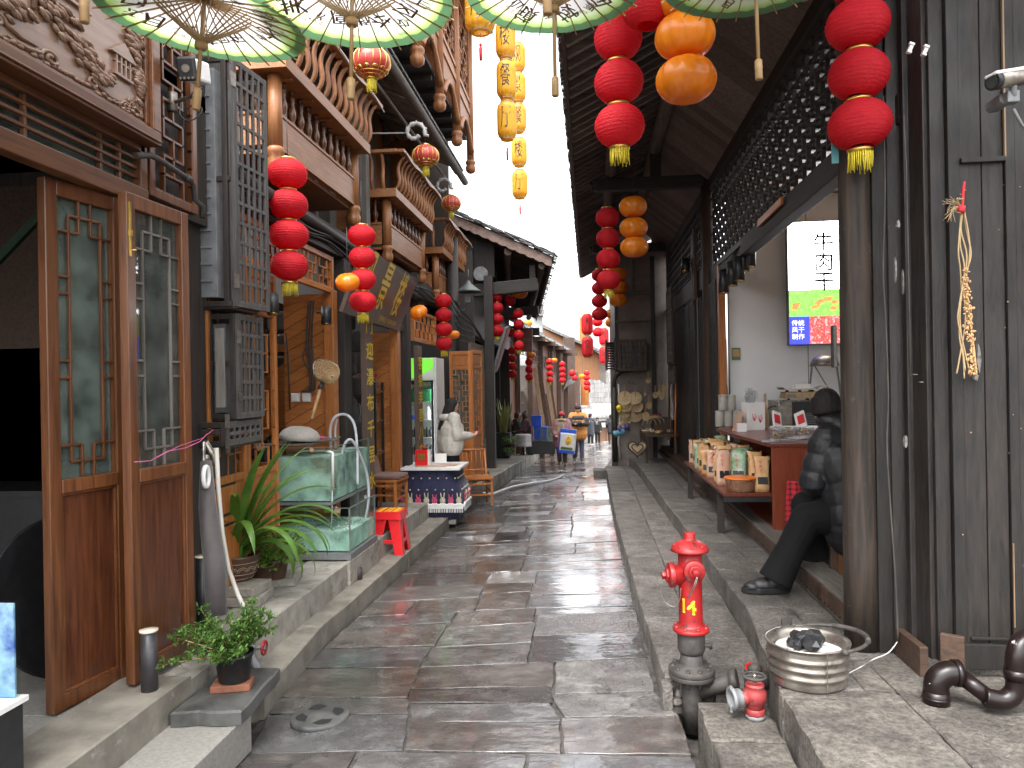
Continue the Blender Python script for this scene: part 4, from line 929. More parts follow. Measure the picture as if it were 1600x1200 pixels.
b = MB(); b.b2(at(400,800,'y',6.9),at(440,800,'y',7.2)+Vector((0,0,.33))); b.build('foam_box',mat('foam',(.42,.55,.56),(.38,.5,.5),rough=.8),label='pale blue foam box behind the left side of the aquarium',cat='box',bev=.01)
# rubble block end of the terrace beside the aquarium
b = MB(); b.b2((-2.09,6.10,.10),(-2.052,6.98,.31)); b.build('aquarium_plinth',M['concrete'],label='stained concrete plinth edge under the aquarium',cat='plinth',bev=.006)

# red stool, bamboo chair
def stool(c,label):
    t = thing('plastic_stool',c,label,'stool'); H_ = .43; r0,r1 = .175,.125
    def ring(z): f = z/H_; return r0*(1-f)+r1*f
    b = MB(); b.box(c+Vector((0,0,H_-.012)),(.29,.29,.024)); b.box(c+Vector((0,0,H_-.05)),(.30,.30,.055),taper=.96)
    for x in (-.1,-.05,0,.05,.1): b.box(c+Vector((x,0,H_+.002)),(.012,.24,.006))
    b.build('seat',M['redplastic'],t,bev=.008)
    b = MB()
    for x in range(3):
        for y in range(3): b.box(c+Vector((-.085+x*.085,-.085+y*.085,H_+.001)),(.06,.06,.004))
    b.build('seat_pattern',M['yellowpaint'],t)
    for sx in (-1,1):
        for sy in (-1,1):
            b = MB(); p1 = c+Vector((sx*.125,sy*.125,H_-.06)); p0 = c+Vector((sx*.17,sy*.17,0))
            vs = []
            for p,w in ((p0,.085),(p1,.12)):
                for (a,d_) in ((0,0),(1,0),(1,.16),(.16,.16),(.16,1),(0,1)): vs.append(p+Vector((-sx*a*w,-sy*d_*w,0)))
            b.add(vs,[(i,(i+1)%6,(i+1)%6+6,i+6) for i in range(6)]+[tuple(range(6)),tuple(range(6,12))]); b.build('leg',M['redplastic'],t,bev=.003)
    b = MB()
    for k in range(4):
        d = Vector((math.cos(k*math.pi/2),math.sin(k*math.pi/2),0)); s_ = Vector((-d.y,d.x,0))
        b.box(c+d*.150+Vector((0,0,.13)),(.20 if abs(d.y)>.5 else .010,.20 if abs(d.x)>.5 else .010,.04))
    b.build('stretcher',M['redplastic'],t,bev=.003); return t
stool(at(606,866,'z',.10)+Vector((0,.12,0)),'red plastic stool on the lower kerb beside the aquarium')
def bamboo_chair(c,ang,label,cushion=True,s_=1.0):
    t = thing('wooden_chair',c,label,'chair'); R_ = RZ(ang); P = lambda x,y,z: c + R_ @ (Vector((x,y,z))*s_)
    b = MB()
    for x in (-.19,.19): b.bar(P(x,.17,0),P(x,.17,.36),.035,.035)
    b.build('leg',M['honey_z'],t,bev=.004)
    for x in (-.19,.19):
        b = MB(); b.tube([P(x,-.17,0),P(x,-.17,.36),P(x*1.02,-.30,.72)],.016,8); b.build('leg',M['honey_z'],t)
    b = MB(); b.box(P(0,0,.37),(.43*s_,.40*s_,.03),R_)
    for y in (-.17,.17): b.bar(P(-.19,y,.15),P(.19,y,.15),.02,.025); b.bar(P(-.19,y,.30),P(.19,y,.30),.02,.03)
    for x in (-.19,.19): b.bar(P(x,-.17,.2),P(x,.17,.2),.02,.025); b.bar(P(x,-.17,.31),P(x,.17,.31),.02,.03)
    b.build('seat',M['honey_z'],t,bev=.004)
    b = MB(); b.tube([P(-.21,-.30,.72),P(.21,-.30,.72)],.017,8); b.tube([P(-.19,-.20,.45),P(.19,-.20,.45)],.012,8)
    for k in range(5): x = -.13+k*.065; b.tube([P(x,-.20,.45),P(x,-.295,.71)],.008,6)
    b.build('backrest',M['honey_z'],t)
    if cushion:
        b = MB(); b.box(P(0,.01,.41),(.42*s_,.38*s_,.05),R_)
        b.box(P(0,-.19,.53),(.38*s_,.05,.22),R_ @ RX(.25)); b.build('cushion',M['cushion'],t,bev=.022)
    return t
bamboo_chair(at(602,797,'z',.30)+Vector((.02,.05,0)),R(-95),'low bamboo chair with brown cushions between aquarium and doorway')

# restaurant facade (left, middle distance)
XF = -2.50
def column(c,w,h,label,m_='dark_z',name='wooden_column',round_=False):
    b = MB()
    if round_: b.tube([Vector(c),Vector(c)+Vector((0,0,h))],[w/2,w/2*.96],16)
    else: b.box(Vector(c)+Vector((0,0,h/2)),(w,w,h))
    return b.build(name,M[m_],label=label,cat='column',bev=0 if round_ else .008)
# building shell, upper storeys
t = thing('restaurant_building',(-4.5,9.0,.3),'three-storey brown timber restaurant building on the left','building')
b = MB()
def planks_y(mb,x,y0,y1,z0,z1,w,th=.03,mi=0):     # horizontal boards on a wall facing the lane
    z = z0
    while z < z1 - .01: mb.b2((x-th,y0,z),(x,y1,min(z1,z+w)-.004),mi); z += w
def planks_z(mb,x,y0,y1,z0,z1,w,th=.03,mi=0,r_=None):
    y = y0
    while y < y1 - .01: mb.b2((x-th + (r_.uniform(-.004,.004) if r_ else 0),y,z0),(x,min(y1,y+w)-.004,z1),mi); y += w
def planks_x(mb,y,x0,x1,z0,z1,w,th=.03,horiz=True,mi=0):
    q = z0 if horiz else x0; e_ = z1 if horiz else x1
    while q < e_ - .01:
        if horiz: mb.b2((x0,y,q),(x1,y+th,min(e_,q+w)-.004),mi)
        else: mb.b2((q,y,z0),(min(e_,q+w)-.004,y+th,z1),mi)
        q += w
# upper floor wall set back behind the balconies
b = MB(); planks_z(b,-3.05,4.9,8.5,3.3,6.6,.16,r_=rnd); planks_z(b,-3.05,8.5,14,3.0,6.4,.16,r_=rnd); b.build('upper_wall',M['balcony_z'],t)
b = MB()
for y in (5.3,6.5,7.9,9.4,10.9,12.2,13.4): b.b2((-3.04,y,3.3),(-2.98,y+.22,6.3));
for y in (5.6,6.9,9.7,11.9): b.b2((-3.045,y,4.5),(-3.02,y+.7,5.9))
b.build('upper_post',M['grey_z'],t)
for y0 in (8.35,11.15): b = MB(); planks_x(b,y0,-3.05,-2.52,3.35,5.6,.14); b.build('side_wall',M['balcony_x'],t)
for p_,q_ in (((-2.70,8.22,3.0),(-2.50,8.36,6.0)),((-2.66,11.0,3.0),(-2.5,11.15,5.8)),((-3.0,8.0,3.0),(-2.85,8.2,6))): b = MB(); b.b2(p_,q_); b.build('corner_post',M['grey_z'],t)
b = MB(); b.b2((-2.44,4.9,3.10),(-2.56,13.4,3.34)); b.b2((-3.05,4.9,3.34),(-2.50,13.4,3.40)); b.b2((-7,13.4,0),(-3.0,13.5,6.5)); b.b2((-7,4.96,3.4),(-3.06,5.0,6.6)); b.b2((-3.1,13.3,0),(-2.5,13.4,6.3)); b.build('beam',M['dark_y'],t)
b = MB(); b.b2((-7,4.9,-.2),(-2.5,13.4,.298)); b.build('floor',M['tile'],t)
b = MB(); b.b2((-5.5,5.0,.3),(-5.4,13.4,3.3)); b.b2((-5.5,4.95,.3),(-2.55,5.0,3.3)); b.build('rear_wall',M['brown_y'],t)
# party wall between restaurant ceiling
b = MB(); b.tube([(-2.42,4.9,3.30),(-2.42,8.6,3.22)],.05,12)
for k in range(3):
    b.tube(smooth_path([Vector((-2.40-.01*k,4.9+i*.62,3.22-.04*k+.035*math.sin(i*2.1+k))) for i in range(12)],4),.011,6)
b.build('bamboo_pole',M['dark_y'],label='dark bamboo pole and cables running along the beam below the first balcony',cat='pole')
def fascia(y0,y1,z0,z1,seed,label):
    fr = Fr((XF+.01,y0,0),(0,1)); t_ = thing('lattice_transom',(XF,(y0+y1)/2,z0),label,'transom'); W = y1-y0
    b = MB(); frame_rect(b,fr,0,W,z0,z1,.05,-.04,.015); rails(b,fr,0,W,z0,z1,.05,-.04,.015,.05); b.build('frame',M['honey_y'],t_,bev=.003)
    b = MB(); fret2(b,fr,.05,W-.05,z0+.05,z1-.05,int(W/.10),3,.012,-.01,.02,seed); b.build('fretwork',M['honey_y'],t_); return t_
fascia(5.0,7.02,2.72,3.08,2,'brown fretted transom over the wide opening behind the aquarium')
fascia(10.35,11.9,2.45,2.92,5,'brown fretted transom over the drinks fridge')
# honey coloured door panels
def fret_door(name,p0,p1,z0,z1,label,m_='honey',lower=.36,nu=4,nz=8,glassm=None,group=None,seed=1):
    fr = Fr((p0[0],p0[1],0),(p1[0]-p0[0],p1[1]-p0[1])); W = math.hypot(p1[0]-p0[0],p1[1]-p0[1]); h = z1-z0
    t_ = thing(name,(p0[0],p0[1],z0),label,'door',group); st = min(.05,W*.16)
    b = MB(); frame_rect(b,fr,0,W,z0,z1,st,-.035,.005); rails(b,fr,0,W,z0,z1,st,-.035,.005,.06)
    zl = z0 + h*lower; zt = z1 - h*.13
    for z in (zl,zt,z0 + h*lower*.68): fr.box(b,st,W-st,-.033,.003,z-.025,z+.025)
    b.build('frame',M[m_+'_z'],t_,bev=.004)
    b = MB()
    for a,c_ in ((z0+.06,z0+h*lower*.68-.025),(z0+h*lower*.68+.025,zl-.025),(zt+.025,z1-.06)):
        fr.box(b,st,W-st,-.025,-.012,a,c_); fr.box(b,st+.025,W-st-.025,-.012,-.002,a+.02,c_-.02)
    b.build('panel',M[m_+'_z'],t_,bev=.004)
    b = MB(); fret2(b,fr,st,W-st,zl+.025,zt-.025,nu,nz,.011,-.012,.016,seed); b.build('fretwork',M[m_+'_z'],t_)
    if glassm: b = MB(); fr.box(b,st,W-st,-.026,-.022,zl,zt); b.build('pane',M[glassm],t_)
    return t_
fret_door('fretted_door',(XF,4.62),(XF,5.16),.31,2.70,'honey-coloured panelled door half hidden behind the dark cages, next to the kitchen',seed=2)
fret_door('fretted_door',(XF,5.17),(XF,5.71),.31,2.70,'honey-coloured fretted door right beside the aquarium opening',seed=4)
# diagonal plank reveals
def diag_planks(y,x0,x1,z0,z1,label,face=-1,slope=.55):
    b = MB(); w = .115; z = z0 - (x1-x0)*slope
    while z < z1:
        pa = [(x0,z),(x1,z+(x1-x0)*slope),(x1,z+(x1-x0)*slope+w-.006),(x0,z+w-.006)]
        q = [(x,min(max(zz,z0),z1)) for x,zz in pa]
        if max(a for _,a in q) - min(a for _,a in q) > .01: b.prism([(x,y,zz) for x,zz in q],(0,.02,0))
        z += w
    return b.build('plank_screen',M['honey_x'],label=label,cat='plank wall')
diag_planks(6.98,-2.98,-2.56,.3,2.72,'diagonal brown plank reveal with switches and hanging net')
b = MB(); b.b2((-2.56,6.94,.3),(-2.46,7.06,2.75)); b.build('door_post',M['honey_z'],label='honey brown door post beside the diagonal planks and the landing net',cat='door post',bev=.005)
column((-2.53,7.30,.3),.20,2.85,'dark square column between the net post and the tall inscribed board')
diag_planks(9.36,-2.95,-2.54,.3,2.5,'diagonal brown plank reveal behind the bamboo chair')
b = MB(); b.b2((-2.56,9.32,.3),(-2.45,9.46,2.62)); b.build('door_post',M['honey_z'],label='honey brown door post under the right end of the bronze signboard',cat='door post',bev=.005)
column((-2.50,9.72,.3),.20,2.75,'dark square column right of the bronze signboard')
b = MB(); b.b2((-2.50,7.9,2.52),(-2.44,9.6,2.62)); b.b2((-2.50,7.4,2.62),(-2.48,9.7,3.1)); b.build('wall_beam',M['brown_y'],label='dark brown beam behind the bronze signboard',cat='beam')
# grey downpipe on the dark column
# inscribed boards
def couplet(pxa,y,zt,zb,txt,label):
    t_ = thing('couplet_board',(-2.37,y,zb),label,'sign board'); b = MB(); b.b2((-2.42,y-.13,zb),(-2.36,y+.13,zt)); b.build('board',M['signbrown'],t_,bev=.005)
    n = len(txt); b = MB(); put_text(b,txt,.20,(-2.3575,y,(zt+zb)/2),(0,1,0),(0,0,1),True,(zt-zb-.3)/n/.20*1.02,bold=.004,sx=1.35); b.build('lettering',M['signgold'],t_)
    # the same gilded writing also on the edge facing down the lane

couplet(555,7.78,2.72,.50,'门迎瀑布千层水','tall bronze board with a gold column of characters, left of the doorway')
couplet(650,10.18,2.36,.38,'客接芙蓉八方宾','tall bronze board with a gold column of characters, left of the drinks fridge')
# leaning signboard
Tr = D(648,443,9.2); ex = (fw + rt*0.030 + up*0.0096).normalized(); dnv = (rt0*(-28) - up0*73).normalized(); dnv = (dnv - ex*dnv.dot(ex)).normalized(); ey = -dnv; ez = ex.cross(ey)
if ez.x < 0: ez = -ez
Wd,Hh = 2.72,.63; cc = Tr - ex*Wd/2 - ey*Hh/2
t = thing('signboard',cc,'bronze signboard with big gold characters leaning out above the doorway','sign board')
Rm = Matrix((ex,ey,ex.cross(ey))).transposed()
b = MB(); b.box(cc,(Wd,Hh,.04),Rm); b.build('board',M['signbrown'],t,bev=.004)
ez = ex.cross(ey); off = ez*.022 if ez.x > 0 else -ez*.022
b = MB()
for k,ch in enumerate('观景楼'): put_text(b,ch,.46,Tr - ex*(2.38-k*.84) - ey*(.27) + off,ex,ey,sx=.95,sy=1.2,bold=.006)
put_text(b,'订餐电话: 15207435599',.075,Tr - ex*.85 - ey*.565 + off,ex,ey,sx=1.3); b.build('lettering',M['signgold'],t)
b = MB(); put_text(b,'印',.07,Tr - ex*.12 - ey*.07 + off,ex,ey); b.build('seal',M['seal'],t)

# shop interior bits behind the aquarium
b = MB()
for (y,z) in ((8.6,.0),): pass
t = thing('staircase',(-3.4,8.2,.3),'brown plank staircase side rising inside the restaurant','staircase')
b = MB(); b.prism([(-4.6,8.0,1.3),(-2.7,8.0,2.55),(-2.7,8.0,1.85),(-4.6,8.0,.6)],(0,.08,0)); b.build('side_board',M['honey_x'],t)
b = MB(); b.bar((-4.6,7.98,1.95),(-3.6,7.98,2.8),.07,.07); b.bar((-3.5,7.98,2.25),(-2.9,7.98,2.25),.08,.08); b.build('handrail',M['honey_x'],t)
b = MB(); rs_ = random.Random(12)
for i in range(9):
    for j in range(8): b.box((-4.7+j*.27+(i%2)*.12,8.32,.5+i*.26),(.25,.08,.24))
b.build('stone_wall',M['slate'],label='grey rubble stone wall deep inside the restaurant',cat='wall',bev=.03)
b = MB(); b.b2((-3.9,7.0,1.02),(-2.99,7.5,1.06)); b.b2((-3.9,7.05,.3),(-3.0,7.1,1.02)); b.b2((-3.9,7.0,.98),(-3.9+.9,7.02,1.02)); b.build('service_counter',M['honey_x'],label='brown counter inside the opening behind the aquarium',cat='counter')
q = at(437,668,'y',7.15)
b = MB(); b.box(Vector((q.x,7.12,1.12)),(.10,.01,.12),RX(-.15)); o = b.build('card_stand',M['pinkcloth'],label='small red and white card stand on the brown counter',cat='card'); b = MB(); b.box(Vector((q.x,7.113,1.12)),(.07,.006,.07),RX(-.15)); b.build('card_face',M['white'],o)
b = MB(); b.box(Vector((q.x-.2,7.15,1.115)),(.11,.09,.11)); o = b.build('pen_box',M['navy_cloth'],label='dark blue box of pens on the brown counter',cat='box',bev=.004)
b = MB(); rr2 = random.Random(2)
for k in range(6): a = Vector((q.x-.2+rr2.uniform(-.03,.03),7.15,1.17)); b.tube([a,a+Vector((rr2.uniform(-.03,.03),0,.07))],.006,6)
b.build('pen',M['white'],o)
for k in range(7):
    b = MB(); x = -3.65+k*.085; h_ = rr2.uniform(.16,.26); b.lathe([(.028,0),(.03,.01),(.03,h_*.65),(.012,h_*.8),(.012,h_)],(x,7.32,1.06),12)
    b.build('bottle',M['foilgreen'] if k%2 else M['glass_dark'],label=['leftmost','second','third','fourth','fifth','sixth','rightmost'][k]+' dim bottle in the row on the counter behind the aquarium',cat='bottle',group='bottles on the counter')
for x0,lb in ((0,'left'),(1,'right')):
    b = MB(); c = at(462+x0*17,621,'y',6.97); b.box(c,(.085,.03,.085)); o = b.build('wall_switch',M['white'],label='white square switch on the diagonal planks, '+('left' if not x0 else 'right')+' one of the pair',cat='switch',bev=.006)
    b = MB(); b.box(c-Vector((0,.017,0)),(.06,.006,.06)); b.build('rocker',M['white'],o,bev=.002)
b = MB()
for k in range(3):
    x = 482 + k*4; b.tube(smooth_path([at(x,470,'y',6.95),at(x-3,530,'y',6.94),at(x+1,575,'y',6.94),at(x+2,605,'y',6.94),at(x-12+k*2,612,'y',6.93)],5),.008,6)
b.tube(smooth_path([at(483,540,'y',6.93),at(473,552,'y',6.92),at(478,572,'y',6.92),at(487,580,'y',6.93)],6),.006,6)
b.tube([at(446,520,'y',6.9),at(450,560,'y',6.9),at(453,640,'y',6.9)],.008,6); b.build('cable',M['cable'],label='bundle of black cables down the diagonal planks',cat='cable')
# landing net
t = thing('landing_net',at(508,560,'x',-2.36),'fishing net with yellow mesh and wooden handle hanging on the door post','net')
c0 = at(510,580,'x',-2.34)
b = MB(); b.tube([at(501,606,'x',-2.34),at(487,655,'x',-2.34)],.014,10); b.build('handle',M['bamboo'],t)
b = MB(); b.tube([at(503,596,'x',-2.34),at(500,608,'x',-2.34)],.020,10); b.build('grip',M['black'],t)
rim = smooth_path([at(503,597,'x',-2.34),at(492,588,'x',-2.36),at(490,572,'x',-2.38),at(495,563,'x',-2.40),at(512,563,'x',-2.38),at(528,573,'x',-2.3),at(527,588,'x',-2.28),at(516,600,'x',-2.30),at(503,597,'x',-2.34)],5)
b = MB(); b.tube(rim,.006,6); b.build('rim',M['steel'],t)
b = MB(); cen = sum(rim,Vector())/len(rim); tip = cen + Vector((.0,.05,-.02)); rim = rim[::2]; nn = len(rim)-1; lv = 7
rows = []
for j in range(lv+1): f = j/lv; rows.append([rim[k].lerp(cen,f**1.6*.9) + Vector((.10*math.sin(f*1.5)*.6,.0,-.05*f)) for k in range(nn)])
for j in range(lv+1):
    for k in range(nn):
        b.tube([rows[j][k],rows[j][(k+1)%nn]],.0026,3,cap=False)
        if j < lv: b.tube([rows[j][k],rows[j+1][(k+1)%nn]],.0026,3,cap=False); b.tube([rows[j][(k+1)%nn],rows[j+1][k]],.0026,3,cap=False)
b.build('mesh',M['tan'],t)
def spot(c,d,label,L_=.16,r=.045,group=None,arm=True):
    t_ = thing('spotlight',c,label,'spotlight',group); c = Vector(c); d = Vector(d).normalized()
    b = MB(); b.tube([c-d*L_*.5,c-d*L_*.48,c+d*L_*.5],[r*.7,r,r],18); b.tube([c+d*L_*.5,c+d*L_*.46],[r*.85,r*.85],18); b.build('housing',M['black'],t_)
    b = MB(); b.lathe([(r*.8,0),(0,.001)],c+d*(L_*.501),16,rot=d.to_track_quat('Z','Y').to_matrix()); b.build('lens',M['gold'],t_)
    if arm: b = MB(); b.tube([c,c+Vector((-.06 if c.x < 0 else .06,0,.03)),c+Vector((-.09 if c.x < 0 else .09,0,.03))],.012,8); b.build('bracket',M['black'],t_)
    return t_
spot(at(426,475,'x',-2.35),(.15,-.25,-1),'black cylinder spotlight by the honey door above the aquarium')
spot(at(510,493,'x',-2.33),(.05,-.2,-1),'black cylinder spotlight on the post above the landing net')
# metal shelf with blue basin inside the doorway
t = thing('storage_shelf',(-2.78,9.1,.3),'dark metal shelf with glass jars inside the doorway','shelf')
for x in (-3.05,-2.66):
    for y in (8.95,9.3): b = MB(); b.b2((x-.014,y-.014,.3),(x+.014,y+.014,1.85)); b.build('upright',M['black'],t)
for z in (.55,.95,1.35,1.72): b = MB(); b.b2((-3.06,8.94,z),(-2.65,9.31,z+.02)); b.build('shelf_board',M['steel'],t)
for k,(x,z,h_) in enumerate(((-2.9,.97,.26),(-2.75,.97,.2),(-2.87,.57,.28),(-2.74,1.37,.28),(-2.9,1.37,.22))):
    b = MB(); b.lathe([(.06,0),(.065,.01),(.065,h_*.85),(.045,h_*.93),(.05,h_)],(x,9.1,z+.002),14); b.build('glass_jar',M['glass_dusty'],label=['left jar on the second shelf','right jar on the second shelf','left jar on the bottom shelf','right jar on the third shelf','left jar on the third shelf'][k]+' inside the doorway, dusty glass',cat='jar',group='jars on the doorway shelf')
b = MB()
for k in range(4): b.lathe([(.13,0),(.17,.05),(.18,.055),(.175,.05),(.12,.006)],(-2.84,9.1,1.742+k*.022),22)
b.build('basin',mat('basin_blue',(.20,.36,.42),(.16,.3,.36),rough=.3,bump=.02),label='stack of pale blue plastic basins on the doorway shelf',cat='basin')
b = MB(); rr2 = random.Random(22)
for k in range(30): b.ball((-2.84+rr2.uniform(-.14,.14),9.15+rr2.uniform(-.1,.1),1.90+rr2.uniform(-.02,.05)),rr2.uniform(.015,.035),8)
b.build('chillies',M['redpaint_old'],label='heap of dried red peppers in the blue basins',cat='food')

# balconies
def s_spindle(mb,base,top,bulge,n=9,r=.017):
    pts = []; a = Vector(base); c = Vector(top); d = c - a
    for k in range(n+1):
        f = k/n; pts.append(a + d*f + Vector(bulge)*(math.sin(f*2*math.pi)*1.0))
    mb.tube(pts,[r*(1+.35*math.sin(k/n*math.pi)) for k in range(n+1)],7)
def baluster(mb,p,h):
    p = Vector(p); prof = [(.030,0),(.030,.04),(.018,.06),(.022,.12),(.034,.26),(.036,.36),(.026,.52),(.018,.62),(.026,.68),(.018,.72),(.028,.78),(.028,.84),(.020,.88),(.032,.93),(.032,1.0)]
    mb.lathe([(r_*.9,z*h) for r_,z in prof],p,10)
def carved_foot(mb,c,r=.06):
    c = Vector(c)
    mb.lathe([(.0,-.17),(r*.55,-.165),(r*.95,-.13),(r*1.05,-.08),(r*.8,-.03),(r*1.1,-.01),(r*1.1,.02),(r*.95,.04)],c,24,fn=lambda a,z: 1 + (.14*abs(math.sin(a*3)) if z < -.02 else 0))
def balcony(y0,y1,zb,label,x=-2.40,first=False):
    t_ = thing('balcony',(-2.7,(y0+y1)/2,zb),label,'balcony','carved balconies of the restaurant')
    zr = zb + .08
    for y in (y0,y1): b = MB(); b.tube([(x,y,zb),(x,y,zb+.66)],.055,14); b.build('post',M['balcony_z'],t_)
    for y in (y0,y1): b = MB(); carved_foot(b,(x,y,zb)); b.build('carved_foot',M['balcony_z'],t_)
    b = MB(); b.b2((x-.02,y0+.05,zb+.06),(x+.02,y1-.05,zb+.30)); b.b2((x-.03,y0+.05,zb+.30),(x+.03,y1-.05,zb+.325)); b.b2((x-.65,y0-.02,zb+.06),(x-.06,y0+.02,zb+.30)); b.b2((x-.65,y0-.03,zb+.30),(x-.06,y0+.03,zb+.325))
    b.b2((x-.025,y0+.05,zb+.035),(x+.026,y1-.05,zb+.058)); b.build('fascia',M['balcony_y'],t_,bev=.004)
    b = MB(); n = int((y1-y0-.2)/.17)
    for k in range(n): baluster(b,(x,y0+.16+(y1-y0-.32)*k/(n-1),zb+.325),.28)
    for k in range(4): baluster(b,(x-.14-k*.13,y0,zb+.325),.28)
    b.build('baluster',M['door_z'],t_)
    b = MB(); b.b2((x-.65,y0-.12,zb+.605),(x+.13,y1+.10,zb+.66))
    b.b2((x-.64,y0-.0,zb+.0),(x-.03,y1,zb+.03))
    for k in range(int((y1-y0)/.45)+1): yy = y0+.05+k*.45; b.b2((x-.6,yy,zb+.585),(x+.11,yy+.04,zb+.604))
    b.build('deck',M['balcony_x'],t_,bev=.003)
    b = MB(); b.b2((x+.13,y0-.13,zb+.60),(x+.155,y1+.11,zb+.70)); b.b2((x-.65,y0-.145,zb+.60),(x+.155,y0-.12,zb+.70)); b.build('deck_edge',M['balcony_y'],t_,bev=.003)
    b = MB(); n = int((y1-y0)/.14)
    for k in range(n+1): yy = y0-.05+(y1-y0+.1)*k/n; s_spindle(b,(x+.10,yy,zb+.66),(x+.24,yy,zb+1.10),(.035,0,0))
    for k in range(5): xx = x+.0-k*.14; s_spindle(b,(xx,y0-.08,zb+.66),(xx,y0-.20,zb+1.10),(0,-.035,0))
    b.build('spindle',M['balcony_z'],t_)
    b = MB(); b.b2((x+.20,y0-.22,zb+1.10),(x+.28,y1+.18,zb+1.14)); b.b2((x-.62,y0-.24,zb+1.10),(x+.20,y0-.16,zb+1.14)); b.build('handrail',M['balcony_y'],t_,bev=.004)
    b = MB(); pts = []
    nn_ = int((y1-y0)*3)
    for k in range(nn_+1): pts.append(Vector((x+.295,y0-.2+(y1-y0+.36)*k/nn_,zb+1.10-.04*(k%2))))
    b.tube(smooth_path(pts,4),.008,5); b.build('rope_light',M['pvc'],t_)
    return t_
balcony(5.53,7.45,3.64,'nearest carved wooden balcony, above the aquarium',x=-2.40)
balcony(8.72,10.55,3.46,'middle carved wooden balcony, above the bronze signboard',x=-2.40)
balcony(11.55,13.35,3.28,'farthest carved wooden balcony, above the woman in cream',x=-2.40)
# top gallery
def gallery():
    t_ = thing('upper_gallery',(-2.2,9.8,5.4),'overhanging top-floor gallery with lattice windows and carved drop posts','gallery')
    x = -1.86; ys = [6.9,8.15,9.4,10.65,11.9]
    for i,y in enumerate(ys):
        zz = 5.62 - .05*i
        b = MB(); b.tube([(x,y,zz),(x,y,7.7)],.06,12); b.build('drop_post',M['balcony_z'],t_)
        b = MB(); carved_foot(b,(x,y,zz),.075); b.build('carved_foot',M['balcony_z'],t_)
    fr = Fr((x,ys[0],0),(0,1))
    for i in range(4):
        u0 = 1.25*i + .07; u1 = 1.25*(i+1) - .07; zb = 6.02-.05*i
        b = MB(); frame_rect(b,fr,u0,u1,zb+.5,7.6,.05,-.03,.02); rails(b,fr,u0,u1,zb+.5,7.6,.05,-.03,.02,.05); fr.box(b,u0,u1,-.02,.0,zb,zb+.49)
        # cloud-shaped lower board
        nseg = 12
        pl = [fr.P(u0 + (u1-u0)*k/nseg,.002,zb - .06 - .12*abs(math.sin(k/nseg*math.pi*1.0))**.5*(1 if k%2 else .8)) for k in range(nseg+1)] + [fr.P(u1,.002,zb+.02),fr.P(u0,.002,zb+.02)]
        fr.box(b,u0,u1,.0,.02,zb+.3,zb+.38)
        b.build('window_frame',M['balcony_z'],t_)
        b = MB(); fret2(b,fr,u0+.05,u1-.05,zb+.55,7.55,7,7,.018,-.005,.02,i+1); b.build('lattice',M['balcony_z'],t_)
        b = MB()
        for s_ in (0,1):
            pts = [fr.P(u0 + (u1-u0)*.5*(k/8) if not s_ else u1 - (u1-u0)*.5*(k/8),.03,zb - .30 + .34*math.sin(k/8*math.pi/2)) for k in range(9)]
            b.tube(pts,[.05-.003*k for k in range(9)],6)
        b.build('bracket',M['balcony_y'],t_)
    b = MB(); b.b2((-3.05,6.5,5.83),(x-.07,12.0,5.88))
    for k in range(12): b.b2((-3.04,6.6+k*.46,5.76),(x-.1,6.66+k*.46,5.828))
    b.build('soffit',M['dark_x'],t_)
    b = MB(); b.tube([(-2.08,5.4,5.28),(-2.02,12.3,5.22)],.055,12); b.tube([(-2.30,5.4,5.15),(-2.2,12.0,5.08)],.022,8); b.tube([(-2.18,5.4,5.36),(-2.12,12.0,5.3)],.03,8); b.build('gutter',M['grey_y'],t_)
    b = MB()
    for k in range(34): yy = 5.4+k*.2; b.prism([(-2.02,yy,5.36),(-3.0,yy,5.78),(-3.0,yy+.17,5.78),(-2.02,yy+.17,5.36)],(0,0,.03))
    b.build('tile',M['tileroof'],t_)
    b = MB(); b.b2((-3.2,6.5,7.7),(-1.5,12.3,7.8)); b.b2((-3.2,6.5,5.9),(-3.1,12,7.7)); b.b2((-3.1,11.95,5.88),(x-.06,12.0,7.7)); b.build('eave',M['balcony_y'],t_); return t_
gallery()
b = MB(); b.b2((-7,5,6.6),(-3.0,13.4,6.7)); b.build('attic_floor',M['dark_y'],bpy.data.objects['restaurant_building'])
# grey scroll hooks and palace lanterns
def scroll_hook(c,s_,label):
    b = MB(); pts = []
    for k in range(22):
        a = -.3 + k/21*2*math.pi*.95; r_ = (.14 - .0035*k)*s_; pts.append(Vector(c)+Vector((r_*math.cos(a),0,r_*math.sin(a))))
    b.tube([pts[0]+Vector((.05*s_,0,-.01*s_))]+pts,[.02*s_]+[(.026+.006*math.sin(k*1.9))*s_ for k in range(22)],9)
    for k in range(0,22,2): b.ball(pts[k]+(pts[k]-Vector(c))*.16,(.018*s_,.02*s_,.02*s_),7)
    b.bar(Vector(c)+Vector((-.75,.1,.06)),Vector(c)+Vector((-.13*s_,0,.0)),.014,.014)
    return b.build('scroll_hook',mat('hook_grey',(.42,.42,.40),(.28,.28,.27),ns=30,rough=.6) if 'hook_grey' not in bpy.data.materials else bpy.data.materials['hook_grey'],label=label,cat='hook',group='grey dragon hooks')
scroll_hook(D(556,52,5.75),.8,'nearest grey scroll hook, half hidden by an umbrella, holding the largest palace lantern')
scroll_hook(D(648,207,8.2),.85,'grey scroll hook holding the second palace lantern')
scroll_hook(D(692,291,11.2),.9,'farthest grey scroll hook holding the smallest palace lantern')
